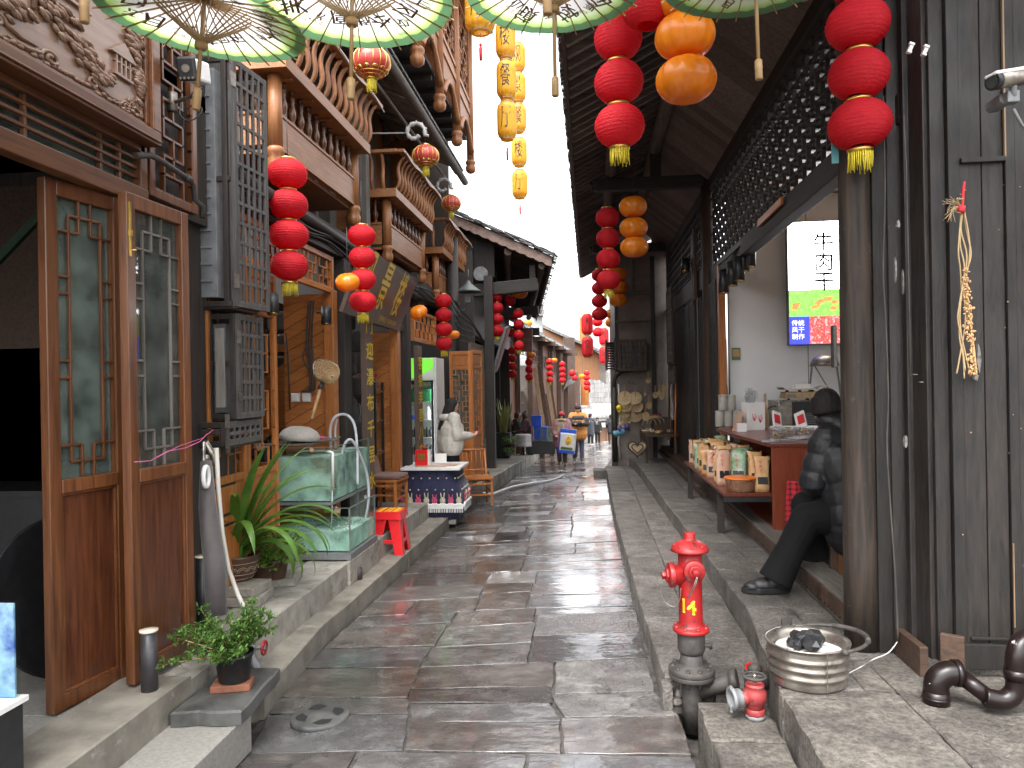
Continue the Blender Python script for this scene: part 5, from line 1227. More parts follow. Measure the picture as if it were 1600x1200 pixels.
# lantern prototypes (kept as shared meshes)
def mesh_of(mb,mats,name):
    o = mb.build(name,mats,origin=(0,0,0)); me = o.data; bpy.data.objects.remove(o); return me
def round_lantern_mb(R_=1.0,seed=1):
    r_ = random.Random(seed); b = MB(); n = 40; rows = 44; prof = []
    for i in range(rows+1):
        u = i/rows; ph = math.pi*(.115 + .77*u); z = -math.cos(ph)*.90; q = math.sin(ph)**.92
        q *= 1 + (.014 if i % 3 == 0 else -.010)
        prof.append((q,z))
    ns = [r_.uniform(-.012,.012) for _ in range(n)]
    b.lathe(prof,(0,0,0),n,cap=False,fn=lambda a,z: 1 + ns[int(a/(2*math.pi)*n+.5) % n]*(1-abs(z)) + .006*math.sin(9*a + z*7))
    return b
RL = [mesh_of(round_lantern_mb(seed=s),M['lantern'],'lantern_shade') for s in (1,2,3)]
def cap_mb():
    b = MB(); b.lathe([(.30,.0),(.44,.0),(.44,.12),(.30,.12)],(0,0,0),24,cap=False); b.lathe([(.0,.06),(.31,.06)],(0,0,0),16,cap=False); return b
CAP = mesh_of(cap_mb(),M['gold'],'cap')
def tassel_mb():
    r_ = random.Random(4); b = MB()
    for k in range(34):
        a = 2*math.pi*k/34; q = .36+r_.uniform(-.03,.03); L_ = r_.uniform(.50,.72); x,y = q*math.cos(a),q*math.sin(a)
        b.tube([(x,y,0),(x*1.02,y*1.02,-L_*.5),(x*1.05+r_.uniform(-.03,.03),y*1.05,-L_)],[.030,.026,.018],4)
    return b
TAS = mesh_of(tassel_mb(),M['tassel'],'tassel')
def child(name,me,parent,loc,scale,rot=None):
    o = bpy.data.objects.new(name,me); col.objects.link(o); o.parent = parent; o.location = loc; o.scale = scale if isinstance(scale,tuple) else (scale,)*3
    if rot is not None: o.rotation_euler = rot
    return o
def cord(parent,z0,z1,r=.003,mat_='cable',name='cord',x=0,y=0):
    b = MB(); b.tube([(x,y,z0),(x,y,z1)],r,6); me = mesh_of(b,M[mat_],name); return child(name,me,parent,(0,0,0),1.0)
def lantern_string(px,y0,y1,n,hw,label,group='red lantern strings',tas=True,r=.15,cordl=.35,lastpx=None):
    d = r*F_PX/hw; c0 = D(px,y0,d); c1 = D(lastpx if lastpx is not None else px,y1,d)
    sp = (c0.z - c1.z)/(n-1) if n > 1 else 2*r
    t = thing('lantern_string',(c1.x,c1.y,c1.z),label,'lantern string',group)
    for k in range(n):
        q = Vector((0,0,sp*(n-1-k))); rr_ = r*rnd.uniform(.97,1.03); sq = min(1.0,sp/(2*r)*1.09)
        L_ = child('lantern',RL[k % 3],t,q,(rr_,rr_,r*sq*1.0),(R(rnd.uniform(-3,3)),R(rnd.uniform(-3,3)),rnd.uniform(0,6)))
        child('cap',CAP,L_,(0,0,.815),(1,1,1))
    if tas:
        child('collar',CAP,t,(0,0,-r*.95),r*.95); child('tassel',TAS,t,(0,0,-r*.88),(r*1.0,r*1.0,r*1.05))
    cord(t,sp*(n-1)+r*.9,sp*(n-1)+r+cordl)
    return t
lantern_string(445,272,415,4,30,'string of four red lanterns under the nearest balcony, above the aquarium',lastpx=452)
lantern_string(567,368,471,4,21.5,'string of four red lanterns in front of the bronze signboard',lastpx=567,r=.118)
lantern_string(691,470,537,4,13.2,'string of four red lanterns above the woman in the cream jacket',lastpx=694,r=.115)
lantern_string(775,463,517,4,10.2,'string of four red lanterns on the dark post under the tiled gable roof',lastpx=777,r=.128)
lantern_string(811,490,540,4,8.3,'red lantern string below the single pumpkin lantern on the gable roof',cordl=.2,lastpx=811,r=.105)
lantern_string(801,548,585,4,6.6,'low red lantern string beside the gable house doorway',cordl=.2,r=.10)
lantern_string(827,566,589,3,6.3,'short red lantern string left of the leaning planks, under a pumpkin lantern',cordl=.2,r=.10)
lantern_string(859,565,593,4,5.3,'red lantern string in front of the leaning planks',cordl=.2,r=.10)
lantern_string(879,569,594,4,5.0,'red lantern string on the last post of the brown house',cordl=.2,r=.10)
lantern_string(914,583,606,4,5.0,'distant red lantern string hanging at the end of the lane',cordl=.2,lastpx=917)
lantern_string(919,590,610,3,4.0,'farthest small red lantern string at the end of the lane',cordl=.2)
lantern_string(975,60,197,3,38,'string of three large red lanterns under the right-hand eave, beside the big pumpkins',lastpx=968)
lantern_string(1012,-58,10,2,42,'red lantern half cut by the top edge behind the umbrella on the right',tas=False)
lantern_string(953,340,437,4,18.5,'string of four red lanterns half way along the right-hand eave',lastpx=951)
lantern_string(941,430,491,4,12.2,'red lantern string just behind the middle string under the right-hand eave',tas=False,lastpx=937)
lantern_string(934,503,519,2,8.2,'pair of small red lanterns at the far end of the right-hand eave',tas=False)
lantern_string(1349,-40,195,4,46,'string of large red lanterns on the dark plank wall at the right',lastpx=1343)
# smaller clusters in the shade of the gable roof
for (px,py,hw,lb) in ((797,470,8.5,'dim red lantern in the shade right of the post under the gable roof'),(803,493,7.5,'lower dim red lantern in the shade under the gable roof'),(798,520,7.5,'dim red lantern above the low string under the gable roof'),(881,585,3.5,'tiny red lantern behind the last post of the brown house'),(894,583,5.5,'faded red lantern hanging past the brown house'),(898,591,4.5,'small faded red lantern below the other past the brown house')):
    lantern_string(px,py,py,1,hw,lb,group='single red lanterns',tas=False,cordl=.3,r=.11)
# pumpkin lanterns
def pumpkin_mb():
    b = MB(); prof = []
    for i in range(25):
        ph = math.pi*i/24; q = math.sin(ph)**.85; z = -math.cos(ph)*.74
        if i < 4: z += .05*(4-i)/4*1.6
        if i > 20: z -= .05*(i-20)/4*1.9
        prof.append((q,z))
    b.lathe(prof,(0,0,0),48,cap=False,fn=lambda a,z: 1 - .075*(1-abs(math.cos(a*4)))**3 * (1.0)); return b
PK = mesh_of(pumpkin_mb(),M['pumpkin'],'pumpkin_shade')
def pumpkins(px,ys,hw,label,r=.165,group='pumpkin lanterns',tilt=0,name='pumpkin_lantern',dx=0):
    d = r*F_PX/hw; cs = [D(px + dx*i,y,d) for i,y in enumerate(ys)]; t = thing(name,cs[-1],label,'pumpkin lantern',group)
    for c in cs:
        L_ = child('pumpkin',PK,t,(c-cs[-1]),r,(R(tilt),R(tilt*1.3),rnd.uniform(0,6)))
    cord(t,(cs[0]-cs[-1]).z + r*.6,(cs[0]-cs[-1]).z + r + .35); return t
pumpkins(1068,(-4,57,125),47,'column of big orange pumpkin lanterns hanging beside the large red string',dx=2)
pumpkins(989,(323,356,386),22,'column of three orange pumpkin lanterns half way along the right-hand eave',dx=1)
pumpkins(966,(428,449,469),14,'column of small pumpkin lanterns behind the middle ones under the right-hand eave')
pumpkins(956,(490,504),10.5,'pair of small pumpkin lanterns at the far end of the right-hand eave')
pumpkins(543,(441,),19,'orange pumpkin lantern behind the string beside the bronze signboard',tilt=14,r=.10)
pumpkins(654,(488,),14,'tilted orange pumpkin lantern right of the bronze signboard',tilt=20,r=.105)
pumpkins(709,(523,),9.5,'small orange pumpkin lantern behind the red string above the woman',r=.088)
pumpkins(812,(458,),12.2,'single orange pumpkin lantern under the tiled gable roof',r=.155)
pumpkins(825,(505,),7.2,'small pumpkin lantern against the sky just below the gable roof')
pumpkins(830,(555,),7.0,'small pumpkin lantern on the porch beside the open shop window',r=.11)
pumpkins(866,(563,),5.0,'small pumpkin lantern on the porch above the leaning planks',r=.095)
pumpkins(910,(588,),5.4,'tiny pumpkin lantern on the distant lantern string')
o = pumpkins(1140,(297,),13,'brown leathery pumpkin lantern seen edge-on against the lattice wall',r=.15);
for k in kids(o):
    if k.name.startswith('pumpkin'): k.scale = (.06,.15,.20)
# palace lanterns
def palace(c,r,label):
    t = thing('palace_lantern',c,label,'lantern','faded palace lanterns')
    c0 = Vector(c); b = MB(); prof = [(math.sin(math.pi*(.08+.84*i/20)),-math.cos(math.pi*(.08+.84*i/20))*.82) for i in range(21)]
    b.lathe([(q*r,z*r) for q,z in prof],c0,48,cap=False,fn=lambda a,z: 1 - .03*(1-abs(math.cos(a*8)))**4); b.build('shade',M['lantern_old'],t)
    b = MB()
    for k in range(16):
        a = 2*math.pi*k/16; b.tube([c0+Vector((q*r*1.004*math.cos(a),q*r*1.004*math.sin(a),z*r)) for q,z in prof],.0035,4)
    b.lathe([(r*.30,-r*.80),(r*.33,-r*.86),(r*.26,-r*.88),(r*.2,-r*.86)],c0,20,cap=False); b.lathe([(r*.30,r*.78),(r*.33,r*.86),(r*.2,r*.92),(0,r*.92)],c0,20,cap=False)
    for k in range(12):     # gilt cloud border round the lower third
        a = 2*math.pi*k/12
        for s_ in (.10,.055): b.tube([c0+Vector((math.cos(a+s_*1.8*math.cos(w))*r*(.78+.09*math.sin(w)*s_/.1)*1.02,math.sin(a+s_*1.8*math.cos(w))*r*(.78+.09*math.sin(w)*s_/.1)*1.02,-r*(.52-.11*math.sin(w)*s_/.1))) for w in [math.pi*j/6 for j in range(7)]],.004,4)
    for z_ in (-.60,-.72): q_ = math.sqrt(max(0,1-(z_/.82)**2)); b.tube([c0+Vector((q_*r*1.02*math.cos(w),q_*r*1.02*math.sin(w),z_*r)) for w in [2*math.pi*j/32 for j in range(33)]],.005,4)
    b.build('gilt_trim',M['gold'],t)
    o = child('tassel',TAS,t,(0,0,-r*.84),(r*.62,r*.62,r*1.05)); cord(t,r*.9,r*2.3); return t
palace(D(580,98,5.75),.15,'largest faded red palace lantern, in front of the nearest balcony')
palace(D(665,244,8.2),.15,'second faded red palace lantern, over the middle balcony')
palace(D(705,318,11.2),.15,'smallest faded red palace lantern, over the farthest balcony')
# yellow cylinder lanterns with characters
def cyl_mb():
    b = MB(); b.lathe([(.42,-1.02),(.62,-.98),(.62,-.90),(.86,-.80),(.985,-.62),(1.0,-.4),(1.0,.4),(.985,.62),(.86,.80),(.62,.90),(.62,.98),(.42,1.02)],(0,0,0),32,cap=False,fn=lambda a,z: 1 - .035*(1-abs(math.cos(a*5)))**2); return b
CY = mesh_of(cyl_mb(),M['lantern_yellow'],'lantern_body'); CYR = mesh_of(cyl_mb(),M['lantern'],'lantern_body')
def trim_mb():
    b = MB()
    for z in (-.94,.94):
        for rr_,zz in ((.63,z-.03),(.63,z+.03)): b.tube([(rr_*math.cos(w),rr_*math.sin(w),zz) for w in [2*math.pi*j/28 for j in range(29)]],.022,5)
    for k in range(10):
        a = 2*math.pi*(k+.5)/10; b.tube([(q*math.cos(a),q*math.sin(a),z) for q,z in ((.63,-.92),(.86,-.81),(.965,-.62),(.975,0),(.965,.62),(.86,.81),(.63,.92))],.012,4)
    return b
TR = mesh_of(trim_mb(),M['tan'],'trim')
def char_mesh(ch,mat_,size=1.1,rad=1.02,a0=0.0):
    b = MB()
    for vs,fs in glyphs(ch,size,res=1):
        out = []
        for v in vs: a = a0 - math.pi/2 + v.x/rad; out.append((rad*math.cos(a),rad*math.sin(a),v.y*1.15))
        b.add(out,fs)
    return mesh_of(b,M[mat_],'character')
def cyl_string(px,ys,hw,chars,label,hh=None,r=.15,group='yellow lanterns with characters',body=None,mat_='ink',tassel=True,sizes=None,a0=0.0,lastpx=None):
    d = r*F_PX/hw; n = len(ys)
    cs = [D(px + ((lastpx-px)*i/(n-1) if lastpx and n > 1 else 0),y,d) for i,y in enumerate(ys)]
    cs = [Vector((cs[-1].x,cs[-1].y,c.z)) for c in cs]
    t = thing('lantern_string' if n > 1 else 'lantern',cs[-1],label,'lantern string' if n > 1 else 'lantern',group)
    hh = hh or (abs(cs[0].z-cs[1].z)/2*.96 if n > 1 else r*1.3)
    for c,ch in zip(cs,chars):
        L_ = child('lantern',body or CY,t,c-cs[-1],(r,r,hh)); child('trim',TR,L_,(0,0,0),1.0); child('character',char_mesh(ch,mat_,a0=a0),L_,(0,0,0),1.0)
        if a0 == 0: child('character',char_mesh(ch,mat_,a0=math.pi/2+.5),L_,(0,0,0),1.0)
    if tassel:
        b = MB(); b.tube([(0,0,-hh),(0,0,-hh-.12)],.003,5); b.ball((0,0,-hh-.13),.018,8); b.tube([(0,0,-hh-.14),(0,0,-hh-.17),(0,0,-hh-.30)],[.008,.02,.016],8); child('tassel',mesh_of(b,M['tasselred'],'tassel'),t,(0,0,0),1.0)
    cord(t,(cs[0]-cs[-1]).z + hh,(cs[0]-cs[-1]).z + hh + .5,.004); return t
cyl_string(750,(18,),24,'厅','large yellow lantern with a red tassel hanging from the top gallery',hh=.24,r=.17)
cyl_string(789,(62,125,189),15.5,'楼餐厅','nearer string of three yellow lanterns with bold characters',lastpx=792)
cyl_string(809,(90,137,185,238,288),12.2,'观景餐楼厅','farther string of five yellow lanterns with bold characters',lastpx=812)
cyl_string(918,(507,542),9.0,'人家','pair of red cylinder lanterns with black characters hanging over the lane',body=CYR,group='red cylinder lanterns',tassel=False)
cyl_string(944,(526,555),7.6,'人家','pair of red cylinder lanterns half hidden by the corner house',body=CYR,group='red cylinder lanterns',tassel=False)

# oil-paper umbrellas
def paper_mat():
    m_ = bpy.data.materials.new('umbrella_paper'); m_.use_nodes = True; t = m_.node_tree; N = t.nodes; L = t.links; p = N['Principled BSDF']; out = N['Material Output']
    tc = N.new('ShaderNodeTexCoord'); sx = N.new('ShaderNodeSeparateXYZ'); L.new(tc.outputs['Object'],sx.inputs[0])
    cx = N.new('ShaderNodeCombineXYZ'); L.new(sx.outputs[0],cx.inputs[0]); L.new(sx.outputs[1],cx.inputs[1])
    ln = N.new('ShaderNodeVectorMath'); ln.operation = 'LENGTH'; L.new(cx.outputs[0],ln.inputs[0])
    no = N.new('ShaderNodeTexNoise'); no.inputs['Scale'].default_value = 6; L.new(tc.outputs['Object'],no.inputs['Vector'])
    ad = N.new('ShaderNodeMath'); ad.operation = 'MULTIPLY_ADD'; ad.inputs[1].default_value = .03; L.new(no.outputs[0],ad.inputs[0]); L.new(ln.outputs['Value'],ad.inputs[2])
    rp = N.new('ShaderNodeValToRGB'); e = rp.color_ramp.elements
    e[0].position = .29; e[0].color = (.66,.65,.66,1); e[1].position = .345; e[1].color = (.62,.76,.46,1)
    for pos,c in ((.378,(.36,.54,.16,1)),(.386,(.30,.48,.13,1)),(.389,(.085,.175,.085,1)),(.45,(.07,.15,.07,1))): q = e.new(pos); q.color = c
    L.new(ad.outputs[0],rp.inputs[0]); L.new(rp.outputs[0],p.inputs['Base Color']); p.inputs['Roughness'].default_value = .45
    tr = N.new('ShaderNodeBsdfTranslucent'); L.new(rp.outputs[0],tr.inputs[0]); ms = N.new('ShaderNodeMixShader'); ms.inputs[0].default_value = .5
    L.new(p.outputs[0],ms.inputs[1]); L.new(tr.outputs[0],ms.inputs[2]); L.new(ms.outputs[0],out.inputs[0]); return m_
M['paper'] = paper_mat()
UR,URISE = .42,.10
def cone_z(r_): return URISE*(1-(r_/UR))**1.0 + .0
def umbrella(c,label,tilt=(0,0),seed=0,chars=True,s_=1.0,handle=.42,spin=0):
    """c = centre of the rim circle"""
    t = thing('paper_umbrella',c,label,'umbrella','hanging oil-paper umbrellas'); t['_o'] = [0,0,0]
    n = 28; b = MB(); vs = []; fs = []; rings = 8
    for j in range(rings+1):
        r_ = .012 + (UR-.012)*j/rings
        for k in range(n*2):
            a = 2*math.pi*k/(n*2); rr_ = r_*(1 - (.012 if k % 2 else 0)*(j/rings)**2); vs.append((rr_*math.cos(a),rr_*math.sin(a),cone_z(r_) - (.006 if k % 2 else 0)*(j/rings)))
    m2 = n*2
    for j in range(rings):
        for k in range(m2): fs.append((j*m2+k,j*m2+(k+1)%m2,(j+1)*m2+(k+1)%m2,(j+1)*m2+k))
    b.add(vs,fs,0,True); b.build('canopy',M['paper'],t)
    b = MB()
    for k in range(n):
        a = 2*math.pi*k/n; u = Vector((math.cos(a),math.sin(a),0))
        b.bar(u*.02+Vector((0,0,cone_z(.02)-.006)),u*(UR+.018)+Vector((0,0,-.010)),.0042,.006)
    b.build('rib',M['bamboo'],t)
    b = MB()
    for k in range(n):
        a = 2*math.pi*(k)/n; u = Vector((math.cos(a),math.sin(a),0)); b.bar(u*.014+Vector((0,0,-.085)),u*.19+Vector((0,0,cone_z(.19)-.012)),.0034,.006)
    b.build('stretcher',M['tan'],t)
    b = MB(); b.tube([(0,0,.12),(0,0,-handle)],.0085,10); b.lathe([(.022,-.115),(.026,-.105),(.026,-.088),(.018,-.078),(.018,-.06)],(0,0,0),16)
    b.lathe([(.014,-handle-.085),(.017,-handle-.08),(.0165,-handle-.035),(.018,-handle-.03),(.0165,-handle-.025),(.017,-handle),(.010,-handle+.006)],(0,0,0),14); b.lathe([(.03,.09),(.035,.115),(.02,.135),(0,.14)],(0,0,0),16); b.build('handle',M['bamboo'],t)
    r_ = random.Random(seed)
    if chars:
        b = MB(); sm = MB(); sl = MB()
        pool = '芙蓉镇桥烟雨江南水乡瀑布古风情山花月凤凰边城'
        def place(mb,txt,size,rad,ang,rot):
            c_ = Vector((rad*math.cos(ang),rad*math.sin(ang),cone_z(rad)-.0075)); er = Vector((math.cos(ang),math.sin(ang),0)); et = Vector((math.sin(ang),-math.cos(ang),0))
            ex = (et*math.cos(rot)+er*math.sin(rot)); ey = (-er*math.cos(rot) + et*math.sin(rot)) * -1
            slope = -URISE/UR
            for vs,fs in glyphs(txt,size,res=1):
                out = []
                for v in vs:
                    p_ = c_ + ex*v.x + ey*v.y; q = math.hypot(p_.x,p_.y); p_.z = cone_z(q) - .0065; out.append(p_)
                mb.add(out,fs)
                if size > .04:
                    for dx_ in (.0018,-.0018): mb.add([q_ + Vector((dx_,dx_*.6,.0002)) for q_ in out],fs)
        for k in range(9):
            a = 2*math.pi*k/9 + spin + r_.uniform(-.1,.1)
            place(b,pool[(seed*5+k*3) % len(pool)],r_.uniform(.085,.12),r_.uniform(.23,.30),a,r_.uniform(-.6,.6))
            place(b,pool[(seed*7+k*5+1) % len(pool)],r_.uniform(.045,.07),r_.uniform(.2,.33),a+.3,r_.uniform(-.6,.6))
            place(sm,pool[(seed+k) % len(pool)]+pool[(seed+k+4) % len(pool)],.024,r_.uniform(.22,.35),a+.45,r_.uniform(-1,1))
        place(sm,'YAODOOL',.036,.30,-math.pi/2+.33+spin*0,.2); place(sl,'湘西',.030,.235,-math.pi/2-.5,0); place(sl,'印',.028,.24,.5,0); place(sl,'凤凰',.03,.3,2.4,0)
        place(sl,'XIANGXI',.018,.413,-.35,0)
        b.build('calligraphy',M['inkbrown'],t); sm.build('small_writing',M['ink'],t); sl.build('seal',M['seal'],t)
        w = MB()
        for k in range(4): place(w,'XIANGXI XIANGXI',.019,.412,k*math.pi/2-.95,0)
        w.build('border_writing',M['tassel'],t)
    b = MB(); b.tube([(0,0,.13),(0,0,.9)],.0015,4); b.build('cord',M['cable'],t)
    t.rotation_euler = (R(tilt[0]),R(tilt[1]),0); return t
umbrella(D(317,34,3.08),'green-bordered paper umbrella over the near folding doors',tilt=(2,7),seed=1,handle=.28)
umbrella(D(550,-2,3.06),'green-bordered paper umbrella in front of the nearest balcony',tilt=(-2,1),seed=2,handle=.34)
umbrella(D(865,-18,3.42),'green-bordered paper umbrella over the middle of the lane',tilt=(-1,0),seed=3,handle=.42)
umbrella(D(1180,-45,3.28),'green-bordered paper umbrella beside the big pumpkins, with its handle against the dark roof',tilt=(0,-1),seed=4,handle=.40)
umbrella(D(128,-190,2.62),'paper umbrella above the frame with only its handle showing over the carved board',seed=5,chars=False,handle=.43)
umbrella(D(852,-190,2.62),'paper umbrella above the frame with only its handle tip showing before the middle one',seed=6,chars=False,handle=.40)
b = MB(); b.tube([(-2.3,2.9,4.06),(0,2.95,4.0),(1.6,3.1,4.08)],.003,5); b.build('support_wire',M['cable'],label='wire across the lane that carries the umbrellas',cat='wire')
# right-hand house: roof, posts, beams
EZ,EX = 4.55,-.17
def rz_(x): return EZ + .5*(x-EX)
t = thing('tiled_roof',(.8,11,4.5),'long dark eave with rafters and log purlins over the right-hand steps','roof')
b = MB(); y = 1.6; rr_ = random.Random(31)
while y < 19.2:
    b.bar((EX+.03,y,rz_(EX+.03)-.045),(1.5,y+.0,rz_(1.5)-.045),.055,.07); y += .215
b.build('rafter',M['eave_x'],t)
b = MB(); b.prism([(EX,1.5,rz_(EX)),(4.2,1.5,rz_(4.2)),(4.2,1.5,rz_(4.2)+.03),(EX,1.5,rz_(EX)+.03)],(0,17.8,0)); b.build('roof_deck',M['eave_y'],t)
b = MB(); y = 1.5
while y < 19.3:
    x = EX - .03
    for k in range(3):
        for j in range(3):
            xx = x + .16*k + rr_.uniform(-.012,.012); zz = rz_(xx)+.035+.012*j; b.box((xx+.08,y+.045,zz+.02),(.17,.085,.012),RY(-.46)@RX(rr_.uniform(-.1,.1)))
    y += .095
for k in range(44): yy = 1.6+k*.4; b.prism([(EX+.5,yy,rz_(EX+.5)+.04),(4.2,yy,rz_(4.2)+.04),(4.2,yy,rz_(4.2)+.08),(EX+.5,yy,rz_(EX+.5)+.08)],(0,.25,0))
b.build('roof_tile',M['tileroof'],t)
b = MB(); b.b2((EX-.0,1.55,EZ-.05),(EX+.03,19.2,EZ+.02)); b.build('eave_board',M['brown_y'],t)
for (x,z,r) in ((.34,4.62,.075),(.93,4.90,.085)):
    b = MB(); b.tube([(x,1.6,z),(x-.01,8,z-.01),(x+.01,13,z),(x,19,z)],r,14); b.build('purlin',M['eave_y'],t)
b = MB(); y = 3.4
while y < 15: b.add([(.99,y,4.93),(1.62,y,4.42),(1.62,y+.19,4.42),(.99,y+.19,4.93),(.99,y,4.945),(1.62,y,4.435),(1.62,y+.19,4.435),(.99,y+.19,4.945)],[(0,1,2,3),(7,6,5,4),(0,4,5,1),(1,5,6,2),(2,6,7,3),(3,7,4,0)]); y += .194
b.build('ceiling_board',M['eave_x'],t)
b = MB()
for y in (4.35,9.96,14.7):
    b.b2((.12,y-.06,4.36),(1.55,y+.06,4.52)); b.b2((.28,y-.05,4.52),(.40,y+.05,4.6)); b.b2((.86,y-.05,4.52),(1.0,y+.05,4.84)); b.tube([(.10,y,4.44),(.06,y,4.44)],.06,8)
b.build('tie_beam',M['dark_x'],t,bev=.01)
t = thing('shop_house',(2.8,8,.36),'dark timber shop house with an open front and a lattice band on the right','building')
for p_,q_ in (((1.60,3.95,3.10),(1.72,15,3.26)),((1.60,3.95,4.30),(1.72,15,4.44)),((1.62,3.95,4.44),(1.70,15,5.4))): b = MB(); b.b2(p_,q_); b.build('beam',M['dark_y'],t,bev=.008)
b = MB(); y = 4.2; w = .022        # basket-weave lattice band between the beams
z0,z1 = 3.26,4.30; dy,dz = .115,.115; j = 0
while y < 9.85:
    i = 0; z = z0
    while z < z1-.02:
        if (i+j) % 2 == 0:
            b.b2((1.645,y-w/2,z-.02),(1.675,y+w/2,min(z1,z+2*dz*.8)))
            b.b2((1.645,y+w,z+dz*.30),(1.672,min(9.85,y+2*dy*.9),z+dz*.30+w))
            b.b2((1.645,y+w*.9,z+dz*.95),(1.670,y+dy,z+dz*.95+w))
        i += 1; z += dz
    y += dy; j += 1
b.build('lattice_band',M['dark_z'],t)
b = MB()
for y in (9.96,): b.tube([(1.60,y,.36),(1.60,y,4.9)],.085,16)
b.build('post',M['brown_z'],t)
# interior shell (white shop)
b = MB(); b.b2((1.73,9.30,.3),(4.66,9.36,4.08)); b.b2((4.6,4.2,.3),(4.66,9.3,4.08)); b.build('partition',M['whitewall'],t)
b = MB(); b.b2((2.66,9.294,.3),(2.668,9.299,4.0)); b.b2((3.6,9.294,.3),(3.608,9.299,4.0)); b.build('panel_joint',M['grey'],t)
b = MB(); y = 3.9
while y < 9.3: b.b2((1.74,y,4.05),(4.6,y+.11,4.07)); y += .114
b.build('ceiling_board',M['bare_x'],t)
b = MB(); b.b2((1.62,3.9,.30),(4.7,9.32,.44)); b.build('shop_floor',mat('floor_tile',(.55,.36,.14),(.42,.24,.09),ns=7,rough=.3,bump=.02),t)
b = MB()
for k in range(14): b.box((1.95+(k%4)*.22+rr_.uniform(-.03,.03),4.4+(k//4)*.3,.4415),(.07,.045,.003),RZ(rr_.uniform(-.3,.3)))
b.build('tile_motif',M['brick'],t)
b = MB(); b.b2((4.7,3.9,.3),(4.8,9.4,5.2)); b.b2((1.75,3.86,3.2),(4.7,3.92,5.2)); b.b2((1.75,9.4,.3),(4.7,9.5,5.2)); b.build('outer_wall',M['dark_z'],t)
b = MB(); b.b2((1.44,4.28,.36),(1.62,9.2,.52)); b.build('sill',M['grey_y'],t,bev=.01)
b = MB()      # scalloped fringe board under the sill
y = 4.3
while y < 9.2: b.prism([(1.425,y,.50),(1.425,y+.07,.50),(1.425,y+.07,.425),(1.425,y+.055,.405),(1.425,y+.035,.398),(1.425,y+.015,.405),(1.425,y,.425)],(.013,0,0)); y += .0705
b.build('fringe',M['brown_y'],t)
b = MB(); b.b2((1.42,9.2,.36),(1.60,15,.52)); b.b2((1.36,9.2,.36),(1.42,15,.44)); b.build('plinth',M['brown_y'],t,bev=.01)
b = MB(); b.b2((1.58,9.12,.5),(1.66,9.22,3.2)); b.build('door_post',M['honey_z'],t,bev=.004)
b = MB(); b.b2((1.60,9.22,.5),(1.67,9.86,3.12)); b.build('screen_wall',M['dark_z'],t)
# dark leaves of the next shop
def panel_leaf(y0,y1,z0,z1,label,x=1.57,dx=0.0):
    fr = Fr((x,y0,0),(dx,1)); W = y1-y0; t_ = thing('panelled_door',(x,y0,z0),label,'door')
    b = MB(); frame_rect(b,fr,0,W,z0,z1,.04,-.0,.035); rails(b,fr,0,W,z0,z1,.04,0,.035,.05); fr.box(b,W/2-.015,W/2+.015,.002,.033,z0+.05,z1-.05)
    zs = [z0,z0+.34*(z1-z0),z0+.42*(z1-z0),z0+.55*(z1-z0),z0+.84*(z1-z0),z1]
    for z in zs[1:-1]: fr.box(b,.04,W-.04,.003,.034,z-.02,z+.02)
    b.build('frame',M['dark_z'],t_,bev=.003)
    b = MB()
    for u0,u1 in ((.04,W/2-.015),(W/2+.015,W-.04)):
        for a,c_ in zip(zs,zs[1:]):
            fr.box(b,u0,u1,.005,.014,a+.02,c_-.02); fr.box(b,u0+.02,u1-.02,.014,.022,a+.045,c_-.045)
    for uu in ((.04+W/2-.015)/2,(W/2+.015+W-.04)/2):
        m_ = (zs[2]+zs[3])/2; p = fr.P(uu,.03,m_); s_ = (W/2-.08)*.5
        b.prism([p+fr.d*a+Vector((0,0,c_)) for a,c_ in ((-s_,0),(0,-s_*1.5),(s_,0),(0,s_*1.5))],fr.n*(-.012))
    b.build('panel',M['plankwall'],t_,bev=.003); return t_
panel_leaf(9.28,9.84,.52,3.05,'dark panelled leaf with diamond bosses just left of the white shop'); panel_leaf(11.1,11.7,.52,3.0,'dark panelled leaf left of the black doorway'); panel_leaf(11.75,12.4,.52,3.0,'dark panelled leaf behind the hanging rag')
b = MB(); b.b2((1.62,9.9,.5),(1.68,11.1,3.1)); b.build('dark_doorway',M['void'],label='near-black panel painting the shade of the open doorway between the panelled leaves',cat='doorway')  # near-black sheet stands in for the shade inside the doorway
b = MB(); b.b2((1.56,10.05,3.05),(1.64,14.8,3.2)); b.b2((1.58,12.4,.5),(1.66,14.9,3.1)); b.b2((1.56,10.08,3.2),(1.6,14.8,4.3)); b.build('shop_wall',M['dark_y'],label='dark board wall above and beyond the black doorway',cat='wall')
b = MB(); fr = Fr((1.55,10.2,0),(0,1)); grid(b,fr,0,4.4,3.35,4.2,26,7,.02,0,.02); b.build('lattice_grille',M['dark_z'],label='dark lattice grille above the panelled leaves',cat='lattice')
b = MB()
b.b2((1.50,10.6,2.95),(1.54,10.68,3.95)); b.b2((1.50,10.75,2.9),(1.53,10.86,3.9)); b.build('board_strip',M['brown_z'],label='two reddish boards leaning against the lattice above the doorway',cat='board')
spot(at(1071,415,'x',1.42),(-.1,-.4,-1),'black spotlight high over the black doorway',.2,.06)
